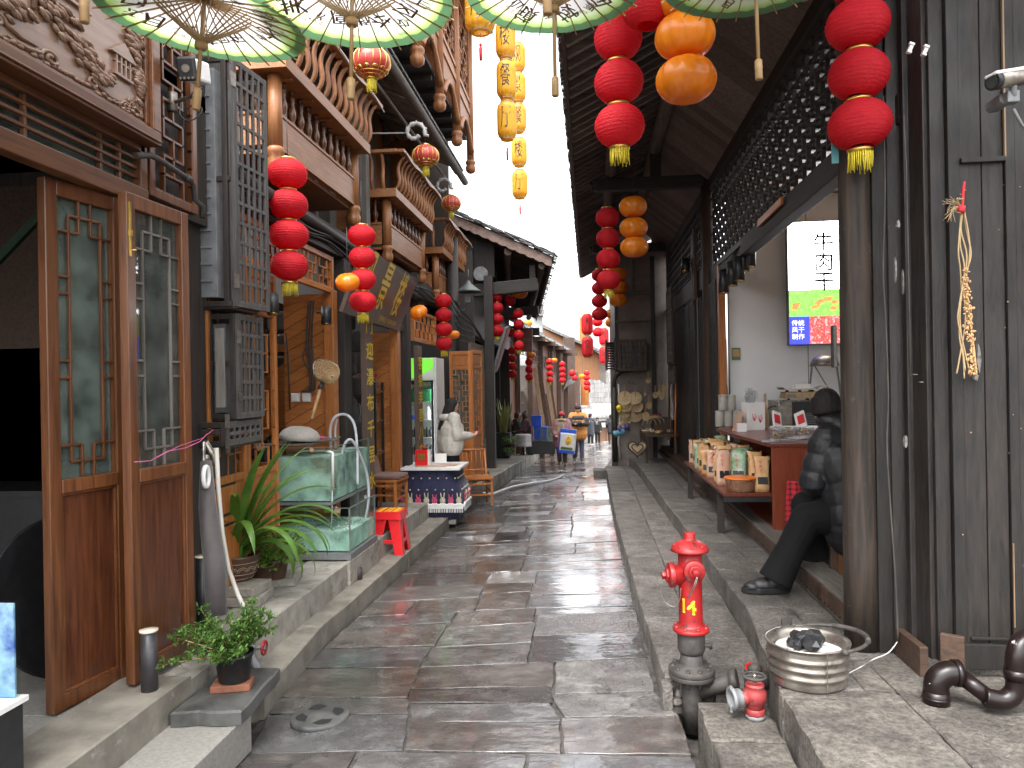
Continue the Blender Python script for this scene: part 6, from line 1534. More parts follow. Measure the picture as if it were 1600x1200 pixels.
# lattice shutters on the far shop
for (y0,y1,z0,z1,lb) in ((12.6,13.4,2.1,3.4,'upper brown lattice shutter above the hanging fans'),(12.4,13.3,1.75,2.05,'lower brown lattice shutter close above the fans')):
    t_ = thing('lattice_shutter',(1.4,y0,z0),lb,'shutter'); fr = Fr((1.42,y0,0),(0,1)); b = MB(); frame_rect(b,fr,0,y1-y0,z0,z1,.03,-.02,.01); rails(b,fr,0,y1-y0,z0,z1,.03,-.02,.01,.03); b.build('frame',M['brown_z'],t_)
    b = MB(); grid(b,fr,.03,y1-y0-.03,z0+.03,z1-.03,6,max(4,int((z1-z0)/.11)),.022,0,.012); b.build('grid',M['grey_y'],t_)
# corner house end wall facing the camera
t = thing('corner_house',(1.0,15.2,.2),'corner house with stained plaster end wall at the far end of the steps','building')
b = MB(); b.b2((.56,15.0,-.3),(1.30,15.12,4.6)); b.b2((1.30,15.0,-.3),(1.9,15.1,4.9)); b.build('end_wall',M['plaster'],t)
b = MB(); b.b2((.55,15.12,-.5),(.66,19.0,4.4)); b.b2((.66,18.9,-.6),(3,19,4.6)); b.build('lane_wall',M['dark_z'],t)
b = MB(); b.tube([(.50,14.9,.2),(.50,14.9,1.7)],.05,10); b.tube(smooth_path([Vector((.50,14.9,1.65)),Vector((.52,14.88,1.85)),Vector((.62,14.88,2.0)),Vector((.9,14.88,2.05))],5),.04,8); b.b2((1.26,14.9,.2),(1.34,15.0,4.3)); b.b2((.54,14.95,2.1),(.60,15.0,4.3)); b.build('post',M['dark_z'],t)
for p_,q_ in (((.56,14.93,3.55),(1.3,15.0,3.63)),((.56,14.93,3.0),(1.3,14.99,3.03)),((.9,14.94,3.63),(.96,15.0,4.3))): b = MB(); b.b2(p_,q_); b.build('rail',M['grey_x'],t)
def cage_box(name,c,sx,sy,sz,nu,nz,label):
    t_ = thing(name,c,label,'window cage'); x0,y0,z0 = c; fr = Fr((x0,y0,0),(1,0))
    b = MB(); frame_rect(b,fr,0,sx,z0,z0+sz,.035,-.02,.02); rails(b,fr,0,sx,z0,z0+sz,.035,-.02,.02,.035); fr.box(b,sx/2-.02,sx/2+.02,-.019,.019,z0+.035,z0+sz-.035); b.build('frame',M['brown_x'],t_)
    b = MB(); grid(b,fr,.04,sx-.04,z0+.04,z0+sz-.04,nu,nz,.028,0,.02); b.b2((x0,y0+.02,z0),(x0+.03,y0+sy,z0+sz)); b.b2((x0+sx-.03,y0+.02,z0),(x0+sx,y0+sy,z0+sz)); b.b2((x0,y0+.02,z0),(x0+sx,y0+sy,z0+.02)); b.build('grid',M['brown_z'],t_)
    b = MB(); b.b2((x0+.06,y0+.12,z0+.06),(x0+sx-.06,y0+sy,z0+sz-.06)); b.build('grey_box',M['grey'],t_); return t_
cage_box('window_cage',(.58,14.62,2.02),.56,.36,.62,6,5,'brown lattice cage on the plaster end wall above the straw hats')
t_ = thing('slatted_shutter',(.40,14.9,2.05),'dark slatted shutter standing out from the corner house into the lane','shutter'); b = MB()
for k in range(11): b.b2((.36+k*.0,14.95,2.07+k*.052),(.54,15.6,2.09+k*.052))
b.b2((.35,14.94,2.05),(.38,15.62,2.66)); b.b2((.52,14.94,2.05),(.56,15.62,2.68)); b.build('slat',M['dark_y'],t_)
# woven fans and hats
def fan(c,r,label,face=(0,-1,0),shape='round',group='woven fans on the end wall',m_='rattan',hd=.12,asp=1.0):
    t_ = thing('woven_fan',c,label,'fan',group); n = Vector(face).normalized(); rot = n.to_track_quat('Z','Y').to_matrix()
    b = MB(); b.lathe([(0,.012),(r*.5,.010),(r*.93,.003),(r,.010),(r*.98,-.004),(0,.0)],c,28,rot=rot,fn=(lambda a,z: 1.0) if shape == 'round' else (lambda a,z: 1+.0*a))
    if asp != 1.0:
        cc_ = Vector(c); b.v = [Vector((cc_.x+(v.x-cc_.x)*asp,cc_.y+(v.y-cc_.y)*asp,v.z if v.z > cc_.z else cc_.z+(v.z-cc_.z)*1.15)) for v in b.v]
    b.build('blade',M[m_],t_)
    b = MB(); cc_ = Vector(c)+n*.012; b.bar(cc_+Vector((0,0,r*.2)),cc_+Vector((0,0,r+hd)),.016,.012); b.build('handle',M['bamboo'],t_); return t_
k = 0
for (px,py,hw) in ((976,622,10.5),(993,622,9.5),(978,634,10),(995,635,9.5),(976,645,9),(993,649,10.5),(979,655,8),(977,661,8)):
    k += 1
    fan(at(px,py,'y',14.86-.045*(9-k if k>2 else 9)),hw/F_PX*15,['top left woven fan on the end wall','top right woven fan on the end wall','woven fan just under the top left one','woven fan just under the top right one','woven fan third down on the left of the end wall','large woven fan at the bottom right of the end wall','woven fan fourth down on the left of the end wall','lowest woven fan on the left of the end wall'][k-1],face=(0,-1,.12))
for i,(px,py,hw,a) in enumerate(((1013,595,4,1.0),(1008,615,3,.8),(1014,633,5.5,.8),(1009,650,6.5,.95),(1024,617,4.5,.9),(1037,607,6.5,.75),(1034,618,5.5,.8),(1030,614,4,.9))):
    fan(at(px,py,'y',13.9-.05*i),hw/F_PX*14.5,['small painted fan hanging highest beside the lattice shutter','narrow painted fan at the left of the hanging cluster','painted fan hanging below the narrow one','painted fan lowest over the stall','pale leaf fan left of the big ones','largest pale leaf fan under the lower shutter','pale leaf fan behind the largest one','small pale leaf fan in the middle of the cluster'][i],face=(-.3,-1,0),group='painted fans over the stall',m_='tan',asp=a)
# stall with baskets and trinkets
t = thing('market_stall',(1.2,13.6,.36),'small stall of woven baskets and trinkets at the far end of the upper step','stall')
b = MB(); b.b2((.98,13.2,.82),(1.56,14.7,.86));
for q in ((1.0,13.22),(1.5,13.22),(1.0,14.6)): b.b2((q[0]-.02,q[1]-.02,.36),(q[0]+.02,q[1]+.02,.82))
b.b2((.98,13.2,.72),(1.0,14.7,.82)); b.b2((1.2,14.0,.86),(1.56,14.7,1.1)); b.build('table',M['brown_x'],t)
rr2 = random.Random(17); cols = ['redpaint_old','rattan','tan','foilgreen','tassel','white','kraft','redpaint','plastic_clear']
for k in range(9):
    x = 1.02+rr2.random()*.5; y = 13.25+rr2.random()*1.0; z = .862 if y < 14 else 1.102; y = y if y < 14 else 14.2; r = rr2.uniform(.05,.10)
    b = MB(); b.lathe([(r*.7,0),(r,r*.5),(r*.95,r*.52),(r*.6,.01)],(x,y,z),14); mm = cols[k % len(cols)]; o = b.build('basket',M['rattan'],label='small woven basket of '+['red knots','straw rings','tan beads','green tassels','yellow charms','white shells','brown packets','scarlet ribbons','clear bangles'][k]+' on the far stall',cat='basket',group='baskets on the far stall')
    b = MB()
    for j in range(6): b.ball((x+rr2.uniform(-.6,.6)*r,y+rr2.uniform(-.6,.6)*r,z+r*.5),r*rr2.uniform(.25,.4),7)
    b.build('contents',M[mm],o)
b = MB()
for k in range(3): c = Vector((1.06+k*.1,13.3+.3*k,1.03)); b.tube([c+Vector((.12*math.cos(a),0,.12*math.sin(a))) for a in [math.pi*j/10 for j in range(11)]],.008,6)
b.build('basket_handle',M['rattan'],t)
c = at(996,700,'y',13.1)
t_ = thing('heart_basket',c,'heart-shaped woven basket hanging in front of the far stall','basket'); pts = []
for k in range(33): a = 2*math.pi*k/32; pts.append(c+Vector((.16*math.sin(a)**3*.062*16/1.0*1.0,0,(13*math.cos(a)-5*math.cos(2*a)-2*math.cos(3*a)-math.cos(4*a))*.0095)))
b = MB(); b.tube(pts,.014,8); pts2 = [c+(p-c)*.62+Vector((0,-.01,0)) for p in pts]; b.tube(pts2,.010,8); b.build('rim',M['iron'],t_); b = MB(); b.prism(pts[:-1],(0,.03,0)); b.build('weave',M['rattan'],t_)
# toy lanterns on the corner post
b = MB(); c = at(968,637,'y',14.6); b.ball(c,(.07,.07,.06),14); b.lathe([(.05,-.03),(.03,-.1),(0,-.11)],c,14); b.build('toy_lantern',M['yellowpaint'],label='small yellow toy lantern hanging on the corner post',cat='toy lantern',group='toy lanterns')
for (px,py,mm,lb,c1) in ((967,676,0,'pale blue toy drum lantern on the corner post',(.12,.35,.48)),(974,669,0,'purple toy drum lantern tucked behind the blue one',(.08,.06,.2))):
    c = at(px,py,'y',14.55 if mm==0 else 14.7); b = MB(); rt_ = RY(R(70)); b.lathe([(.05,-.11),(.065,-.10),(.065,-.05),(.055,-.045),(.06,.06),(.075,.065),(.075,.11),(.05,.115)],c,16,rot=rt_); b.build('toy_lantern',mat('toy_'+str(px),c1,tuple(x*.7 for x in c1),ns=30,rough=.35),label=lb,cat='toy lantern',group='toy lanterns')
b = MB(); b.tube([at(966,600,'y',14.85),at(969,640,'y',14.84),at(966,690,'y',14.84),at(969,720,'y',14.84)],.014,8); b.build('white_pipe',M['pvc'],label='thin white pipe down the corner post',cat='pipe')
# rag and broom handles on the wall
b = MB(); vs = []; c0 = at(1053,597,'x',1.5)
for i in range(9):
    for j in range(13):
        f = j/12; vs.append(c0+Vector((-.03*math.sin(i*1.4+f*3)-.03,(i-4)*.028*(1-.3*math.sin(f*3.1)),-f*.66+.01*math.sin(i*2))))
b.add(vs,[(i*13+j,(i+1)*13+j,(i+1)*13+j+1,i*13+j+1) for i in range(8) for j in range(12)],0,True); o = b.build('hanging_rag',M['rag'],label='pale lilac rag hanging over the broom handles',cat='cloth'); so = o.modifiers.new('s','SOLIDIFY'); so.thickness = .01
for i,(px,m_) in enumerate(((1045,'bare_z'),(1049,'bare_z'),(1056,'orangeplastic'))):
    b = MB(); b.tube([at(px,598,'x',1.5),at(px-1,688,'x',1.48)],.014,8); b.build('broom_handle',M[m_],label=['leftmost pale broom handle behind the rag','middle pale broom handle behind the rag','orange broom handle behind the rag'][i],cat='broom handle',group='broom handles')

# near post and dark plank wall
c = Vector((1.432,4.11,.355)); b = MB()
b.lathe([(.088,0),(.086,.5),(.084,1.5),(.082,3.0),(.08,5.2)],c,22,fn=lambda a,z: 1 + .025*math.sin(a*5+z*.7) + .015*math.sin(a*11)); o = b.build('weathered_post',M['post_old'],label='thick weathered round post at the corner of the open shop',cat='post')
t = thing('plank_wall',(2.8,3.75,.36),'tall dark weathered plank wall facing the lane corner at the right','wall')
rp_ = random.Random(77); b = MB()
# return strips between post and main wall
b.box((1.535,4.055,2.8),(.085,.05,4.9),RZ(-.05)); b.box((1.605,4.02,2.8),(.09,.05,4.9),RZ(-.2)); b.box((1.655,3.90,2.8),(.05,.22,4.9),RZ(.12)); b.box((1.70,3.79,2.8),(.07,.05,4.9)); b.box((1.62,3.935,2.8),(.035,.05,4.9))
b.build('corner_strip',M['plankwall'],t,bev=.005)
b = MB(); x = 1.735; W_ = [.055,.20,.045,.10,.09,.115,.105,.12,.11,.13,.12,.12,.14,.12,.13,.15,.13,.16,.15]
xs = []
for i,w in enumerate(W_):
    z0 = .40; yy = 3.735 + rp_.uniform(-.006,.006)
    if w == .20:
        b.b2((x,yy+.014,z0),(x+w/2-.002,yy+.04,5.2)); b.b2((x+w/2+.002,yy+.014,z0+.0),(x+w-.002,yy+.04,5.2))
    else: b.b2((x+.001,yy,z0),(x+w-.001,yy+.04,5.2))
    xs.append((x,w)); x += w
b.build('plank',M['plankwall'],t,bev=.004)
b = MB()      # rails and panel mouldings
b.b2((1.735,3.715,.40),(2.30,3.745,.52)); b.b2((1.79,3.722,2.82),(1.99,3.744,2.845)); b.b2((1.79,3.722,3.9),(1.99,3.744,3.93)); b.b2((1.80,3.728,.535),(1.985,3.742,.55))
b.b2((2.19,3.723,.40),(2.205,3.74,2.80)); b.b2((2.21,3.718,2.79),(3.4,3.735,2.805)); b.build('moulding',M['plankwall'],t,bev=.003)
b = MB(); b.b2((2.135,3.722,.55),(2.145,3.736,2.9)); b.b2((1.985,3.724,2.84),(1.992,3.74,4.4)); b.b2((1.993,3.724,.6),(1.996,3.74,1.0)); b.build('bare_edge',M['bare_z'],t)
b = MB(); b.b2((1.56,3.72,.34),(1.60,4.05,.50)); b.box((1.70,3.70,.47),(.10,.03,.20),RZ(-.6)); b.build('patch_board',M['brown_x'],t,bev=.004)
b = MB(); b.b2((1.58,3.76,.30),(4.2,4.1,.42)); b.build('sill_stone',M['step_pale'],t)
b = MB(); rs_ = random.Random(9)      # scraps of old paper and plaster
for (px,py,sx,sz,y_) in ((1404,350,.018,.05,3.70),(1400,420,.010,.13,3.70),(1412,440,.006,.12,3.70),(1416,690,.014,.07,3.70),(1530,562,.02,.15,3.70),(1526,590,.025,.04,3.70),(1430,585,.03,.006,3.70),(1440,597,.02,.005,3.7)):
    p = at(px,py,'y',y_+.012); n_ = 10; poly = [p+Vector((sx*.5*math.cos(2*math.pi*k/n_)*rs_.uniform(.5,1.2),0,sz*.5*math.sin(2*math.pi*k/n_)*rs_.uniform(.6,1.1))) for k in range(n_)]; b.prism(poly,(0,.02,0))
b.build('paper_scrap',mat('paper_scrap',(.26,.24,.22),(.05,.045,.04),ns=25,rough=.9),t)
b = MB()
for k in range(40): b.ball((rs_.uniform(1.74,3.0),3.728,rs_.uniform(.7,4.0)),rs_.uniform(.0025,.005),6)
b.build('nail',M['bare_z'],t)
# cables on the post
b = MB(); b.tube(smooth_path([at(x_,y_,'y',3.92) for x_,y_ in ((1380,150),(1383,300),(1380,420),(1384,500),(1388,620),(1386,700),(1392,800),(1400,920),(1403,1000))],4),.0045,6); b.tube([at(1412,180,'y',3.72),at(1416,260,'y',3.7),at(1420,440,'y',3.7),at(1424,640,'y',3.7)],.003,5); b.build('cable',mat('cable_dirty',(.075,.065,.055),(.04,.035,.03),rough=.7),label='thin dirty cable running down beside the weathered post',cat='cable')
b = MB(); b.tube(smooth_path([at(1402,1003,'y',3.88),at(1388,1020,'y',3.8),at(1365,1030,'y',3.72),at(1347,1041,'z',.37),at(1326,1052,'z',.366)],6),.003,6); b.build('loose_cable',M['pvc'],label='loose cream cable end lying on the terrace slabs',cat='cable')
for i,(px,py) in enumerate(((1422,76),(1445,80))):
    b = MB(); c = at(px,py,'y',3.70); rt_ = RY(R(25)); b.box(c,(.018,.025,.045),rt_); b.box(c+Vector((.004,-.01,.018)),(.026,.016,.012),rt_); b.box(c+Vector((-.008,-.01,-.02)),(.022,.014,.01),rt_); b.build('cable_clip',M['white'],label='white plastic clip on the plank wall, '+('left' if i == 0 else 'right')+' of the two',cat='clip',bev=.003)
b = MB(); c = at(1295,248,'y',4.1)+Vector((0,-.1,0)); b.box(c,(.035,.01,.11),RZ(.1)); o = b.build('house_number_plate',mat('plate_teal',(.10,.30,.32),(.08,.25,.27),rough=.4,bump=0),label='small teal plate on the weathered post',cat='plate')
b = MB(); b.b2(at(1302,508,'y',4.05),at(1309,574,'y',4.05)+Vector((0,.05,0))); b.build('hinge_plate',M['iron'],label='dark iron bracket on the inner side of the weathered post',cat='bracket',bev=.004)
# dried herb bundle
t = thing('dried_herbs',at(1507,440,'y',3.66),'bundle of dried stalks and roots hanging on the plank wall','herb bundle')
b = MB(); rd = random.Random(6); top = [(1505,300),(1503,330)]
for (pts) in (((1503,332),(1500,380),(1508,420),(1500,470),(1497,500),(1506,540),(1516,588)),((1504,332),(1502,360),(1510,400),(1505,450),(1508,500),(1500,560),(1494,584)),((1506,332),(1512,370),(1516,400),(1506,440),(1500,490),(1502,530),(1508,580)),((1506,330),(1516,380),(1512,420),(1502,460),(1498,520),(1506,560),(1507,592)),((1502,330),(1498,390),(1500,420),(1503,470))):
    b.tube(smooth_path([at(x_+rd.uniform(-1,1),y_,'y',3.655-rd.uniform(0,.015)) for x_,y_ in pts],5),.0035,5)
b.build('stalk',M['tan'],t)
b = MB(); b.tube(smooth_path([at(x_,y_,'y',3.65) for x_,y_ in ((1507,284),(1505,300),(1504,318),(1503,330))],4),[.006]*12+[.012],8); b.tube([at(1503,322,'y',3.64),at(1502,332,'y',3.64)],.016,8); b.build('knot',M['seal'],t)
b = MB()
for k in range(26):
    a = rd.uniform(1.6,4.2); p = at(1502,322,'y',3.65); b.tube(smooth_path([p,p+Vector((.04*math.cos(a)-.01,rd.uniform(-.02,0),.03*math.sin(a))),p+Vector((.09*math.cos(a+rd.uniform(-.5,.5)),rd.uniform(-.03,0),.06*math.sin(a+rd.uniform(-.8,.8))-.02))],3),.0012,4)
b.build('root',M['tan'],t)
b = MB()
for k in range(240):
    f = rd.random(); y_ = 420+f*165; x_ = 1509+10*f+rd.gauss(0,2.2+2*f); p = at(x_,y_,'y',3.65-rd.uniform(0,.02)); b.ball(p,(rd.uniform(.003,.007),.004,rd.uniform(.003,.009)),5)
b.tube(smooth_path([at(1508,420,'y',3.66),at(1512,480,'y',3.66),at(1520,540,'y',3.66),at(1525,588,'y',3.66)],4),.008,6)
b.build('seed_head',M['kraft'],t)
# bullet camera right
def bullet_camera(c,d,label,L_=.22,r=.043,box=False):
    t_ = thing('security_camera',c,label,'security camera'); c = Vector(c); d = Vector(d).normalized(); q = d.to_track_quat('Z','Y').to_matrix()
    if box:
        b = MB(); b.box(c,(.10,.12,L_),q); b.build('housing',M['white'],t_,bev=.016)
        b = MB(); b.box(c+d*(L_*.5+.008),(.108,.128,.03),q); b.build('front_plate',M['black'],t_,bev=.014)
        b = MB()
        for k in range(4): b.tube([c+d*(L_*.5+.024)+q@Vector((-.035+k*.023,-.05,0)),c+d*(L_*.5+.027)+q@Vector((-.035+k*.023,-.05,0))],.007,10)
        b.tube([c+d*(L_*.5+.020),c+d*(L_*.5+.027)],.022,18); b.build('lens',M['steel'],t_)
    else:
        b = MB(); b.tube([c-d*L_*.5,c+d*L_*.42],r,24); b.build('housing',M['steel'],t_)
        b = MB(); b.box(c+q@Vector((0,r*.75,.01)),(r*1.9,r*.5,L_*1.05),q); b.build('sunshade',M['white'],t_,bev=.01)
        b = MB(); b.tube([c+d*L_*.42,c+d*L_*.56],[r*1.06,r*1.06],24); b.build('front_ring',M['black'],t_)
        b = MB(); b.tube([c+d*L_*.565,c+d*L_*.567],r*.8,18); b.build('lens',M['glass_dark'],t_)
    return t_
cc_ = at(1583,122,'y',3.40)
t_ = bullet_camera(cc_,(-.93,-.30,-.20),'silver bullet security camera bracketed on the plank wall at the right edge',.20,.036)
b = MB(); b.box(cc_+Vector((.005,.03,-.075)),(.05,.05,.05)); b.prism([cc_+Vector((-.035,.04,-.05)),cc_+Vector((.02,.04,-.045)),cc_+Vector((.02,.04,-.09)),cc_+Vector((-.02,.04,-.095)),cc_+Vector((-.035,.04,-.08))],(0,.12,0)); b.tube([cc_+Vector((.0,0,-.03)),cc_+Vector((.01,.02,-.08))],.014,10); b.tube([cc_+Vector((.02,.04,-.12)),cc_+Vector((.06,.05,-.19)),cc_+Vector((.3,.2,-.25))],.008,6); b.build('bracket',M['grey'],t_,bev=.004)
# boxy camera at the left under the umbrella
cl = D(305,112,4.2)
t_ = bullet_camera(cl,(.08,-.97,-.26),'white and black box camera under the first umbrella on the left',.20,box=True)
b = MB(); b.tube([cl+Vector((.0,.05,-.06)),cl+Vector((-.05,.05,-.12)),cl+Vector((-.20,.10,-.13))],.012,8); b.tube([cl+Vector((-.20,.1,-.18)),cl+Vector((-.20,.1,-.07))],.03,10); b.build('bracket',M['steel'],t_)
b = MB(); b.tube(smooth_path([cl+Vector((-.13,.08,-.12)),cl+Vector((-.12,.04,-.22)),cl+Vector((-.06,.02,-.27)),cl+Vector((0,.02,-.25)),cl+Vector((.02,.03,-.20)),cl+Vector((-.04,.03,-.18)),cl+Vector((-.10,.05,-.22)),cl+Vector((-.11,.06,-.3))],5),.004,6); b.build('wire',M['cable'],t_)

# brown waste pipe at the right edge
c1 = at(1463,1098,'z',.36); b = MB()
zc = .375
pth = [c1+Vector((0,0,.0)),c1+Vector((0,0,.045))]
b.tube([c1,c1+Vector((0,0,.055))],.054,20); b.tube([c1+Vector((0,0,.02)),c1+Vector((0,0,.03))],.058,20)
el = smooth_path([c1+Vector((0,0,.05)),c1+Vector((.005,0,.095)),c1+Vector((.04,0,.128)),c1+Vector((.085,0,.133))],6); b.tube(el,.052,20); b.tube([c1+Vector((.075,0,.133)),c1+Vector((.10,0,.133))],.058,20)
p2 = at(1556,1102,'y',c1.y-.10); p2.z = .425
b.tube([c1+Vector((.09,0,.130)),p2+Vector((-.02,.01,0))],.034,18)
b.tube(smooth_path([p2+Vector((-.04,.01,.004)),p2+Vector((.03,0,-.004)),p2+Vector((.075,0,.03)),p2+Vector((.085,0,.09))],6),.040,18); b.tube([p2+Vector((.085,0,.085)),p2+Vector((.085,0,.13))],.048,18)
b.tube(smooth_path([p2+Vector((.085,0,.12)),p2+Vector((.09,0,.19)),p2+Vector((.13,.02,.24)),p2+Vector((.25,.06,.25)),p2+Vector((.8,.2,.24))],6),.044,18)
b.build('waste_pipe',M['brownpvc'],label='glossy dark brown waste pipe with elbows spattered white, along the terrace',cat='pipe')
b = MB(); b.box((2.14,3.30,.42),(.14,.3,.16),RZ(.1)); b.build('mortar_lump',M['concrete'],label='grey mortar block under the waste pipe at the right edge',cat='block',bev=.02)
# fire hydrant
c = Vector((0.515,3.97,0.0)); t = thing('fire_hydrant',c,'red fire hydrant numbered 14 on a black flanged stand pipe beside the steps','fire hydrant')
def L(*a): return Vector(a)
b = MB(); b.tube([c+L(0,0,-.05),c+L(0,0,.25)],.052,20); b.build('stand_pipe',M['iron'],t)
b = MB(); b.lathe([(.0,.235),(.118,.235),(.120,.24),(.120,.256),(.118,.26),(.0,.26)],c,36); b.lathe([(.0,.262),(.120,.262),(.121,.266),(.121,.282),(.116,.288),(.065,.30),(.060,.31),(.058,.36)],c,36)
for k in range(10):
    a = 2*math.pi*k/10; p = c+L(.097*math.cos(a),.097*math.sin(a),0); b.lathe([(.0,.30),(.012,.30),(.012,.286),(.0,.286)],p,6); b.tube([p+L(0,0,.235),p+L(0,0,.205)],.007,8); b.lathe([(.0,.234),(.011,.234),(.011,.224),(0,.224)],p,6)
b.build('lower_flange',M['iron'],t)
b = MB(); b.lathe([(.058,.36),(.066,.37),(.072,.385),(.072,.47),(.066,.475),(.066,.48),(.0,.48)],c,28); b.tube([c+L(.06,-.02,.41),c+L(.098,-.03,.41)],.012,8); b.tube([c+L(.095,-.03,.395),c+L(.095,-.03,.43)],.009,6); b.build('valve_collar',M['iron'],t)
b = MB(); b.lathe([(0,.478),(.092,.478),(.095,.482),(.095,.494),(.092,.498),(.070,.505),(.064,.515),(.0625,.54),(.060,.75),(.062,.93),(.0,.93)],c,36); b.build('barrel',M['redpaint'],t)
b = MB()
for k in range(8): a = 2*math.pi*k/8+.3; b.lathe([(.0,.51),(.009,.51),(.010,.497),(0,.497)],c+L(.082*math.cos(a),.082*math.sin(a),0),6)
b.build('flange_bolt',M['redpaint_old'],t)
b = MB(); b.lathe([(.062,.90),(.094,.900),(.100,.903),(.100,.911),(.090,.925),(.070,.945),(.045,.958),(.032,.962),(.030,.97),(.030,.995),(.028,1.0),(.019,1.0),(.019,.985),(0,.985)],c,36)
for k in range(8): a = 2*math.pi*k/8; b.ball(c+L(.080*math.cos(a),.08*math.sin(a),.931),.010,8)
b.build('bonnet',M['redpaint'],t)
def outlet(d,r,l,z,name):
    d = Vector(d).normalized(); q = d.to_track_quat('Z','Y').to_matrix(); o = c+L(0,0,z); b = MB()
    b.lathe([(r*.8,.03),(r*.8,l-.03),(r*.98,l-.03),(r,l-.026),(r,l-.004),(r*.94,l),(r*.6,l+.002),(0,l+.003)],o,30,rot=q)
    b.lathe([(.0,l+.001),(r*.62,l+.001),(r*.62,l+.012),(r*.5,l+.014)],o,6,rot=q); b.lathe([(r*.36,l+.012),(r*.34,l+.034),(0,l+.036)],o,5 if r > .05 else 6,rot=q); return b.build(name,M['redpaint'],t,bev=.002)
outlet((.10,-.99,0),.056,.105,.815,'front_outlet'); outlet((-.995,-.10,0),.066,.115,.775,'side_outlet')
b = MB(); o1 = c+L(.015,-.145,.80); b.tube(smooth_path([o1,o1+L(-.02,-.005,-.05),o1+L(-.045,.03,-.115)],5),.0028,6); b.tube(smooth_path([o1+L(.004,0,0),o1+L(-.012,-.008,-.05),o1+L(-.040,.03,-.12)],5),.0024,6)
o2 = c+L(-.135,-.02,.755); b.tube(smooth_path([o2,o2+L(-.02,0,-.06),o2+L(.0,0,-.12),o2+L(.05,-.02,-.14),o2+L(.075,-.03,-.09),o2+L(.08,-.03,-.04)],6),.0025,6); b.build('chain',M['steel'],t)
b = MB()
for ch,off in (('1',-.026),('4',.017)):
    for vs,fs in glyphs(ch,.105,res=2):
        for bx in (-.003,.003):
            for by in (-.003,.003):
                out = []
                for v in vs:
                    x = v.x*.85 + off + bx - .012; a = -math.pi/2 + x/.0625 + R(-6); out.append(c+Vector((.0628*math.cos(a)*1.006,.0628*math.sin(a)*1.006,.615+v.y*.95+by-x*.15)))
                b.add(out,fs)
b.build('number',M['yellowpaint'],t)
b = MB(); b.tube([c+L(.04,0,.155),L(.72,3.90,.255)],.040,16); b.tube([L(.70,3.905,.25),L(.735,3.895,.258)],.052,16); b.build('branch_pipe',M['iron'],t)
# landing valve
v = at(1180,1122,'z',.19) ; t = thing('landing_valve',v,'faded red landing valve with grey hose coupling on the low step','valve')
b = MB(); b.lathe([(.0,.0),(.050,.0),(.050,.022),(.046,.026),(.0,.026)],v,24); b.build('base_ring',M['grey'],t)
b = MB(); b.lathe([(.050,.026),(.052,.03),(.052,.058),(.046,.064)],v,8); b.lathe([(.044,.062),(.040,.075),(.050,.09),(.058,.115),(.060,.14),(.056,.165),(.044,.185),(.048,.19),(.048,.205),(.03,.212),(0,.213)],v,28); b.tube([v+L(-.03,-.01,.125),v+L(-.085,-.02,.125)],.038,18)
b.tube([v+L(.0015+.026*math.cos(a),-.0585+.006*abs(math.sin(a)),.135+.016*math.sin(a)) for a in [2*math.pi*k/20 for k in range(21)]],.0022,5); b.build('body',M['redpaint_old'],t)
b = MB(); q = Vector((-.98,-.2,0)).normalized().to_track_quat('Z','Y').to_matrix(); b.lathe([(.050,.075),(.052,.08),(.052,.11),(.062,.112),(.064,.118),(.064,.128),(.056,.132),(.046,.130),(.044,.10),(0,.10)],v+L(0,0,.125),28,rot=q); b.box(v+L(-.125,-.03,.19),(.012,.02,.02)); b.box(v+L(-.125,-.03,.06),(.012,.02,.02)); b.build('hose_coupling',M['grey'],t)
def wheel(mb,cc,r,tr,ax=(0,0,1),n=5,wav=.0):
    x,y = basis(Vector(ax)); mb.tube([cc+(x*math.cos(a)+y*math.sin(a))*r*(1+wav*math.cos(a*n*2)) for a in [2*math.pi*k/40 for k in range(41)]],tr,8)
    for k in range(n): a = 2*math.pi*k/n; mb.tube([cc,cc+(x*math.cos(a)+y*math.sin(a))*r*.97],tr*.6,6)
    mb.ball(cc,tr*1.5,8)
b = MB(); wheel(b,v+L(.0,0,.25),.054,.008,n=4); b.build('hand_wheel',M['iron'],t); t.scale = (.92,.92,.80)
b = MB(); b.tube([v+L(0,0,.20),v+L(0,0,.262)],.011,8); b.build('spindle',M['steel'],t)
w = at(1178,1046,'y',3.93); t = thing('gate_valve',L(w.x,3.90,.2),'black gate valve on the branch pipe with a bright red wavy wheel','valve')
b = MB(); wheel(b,w,.040,.008,ax=(.15,-.45,.9),n=4,wav=.07); b.build('hand_wheel',M['redpaint'],t)
b = MB(); b.tube([w,w+L(.0,.0,-.10)],.012,8); b.ball(L(w.x+.01,3.905,.26),(.055,.045,.05),14); b.tube([L(w.x-.05,3.905,.255),L(w.x+.06,3.90,.255)],.047,16); b.lathe([(0,0),(.035,0),(.035,.02),(.02,.04)],L(w.x,3.905,.295),12); b.build('body',M['iron'],t)

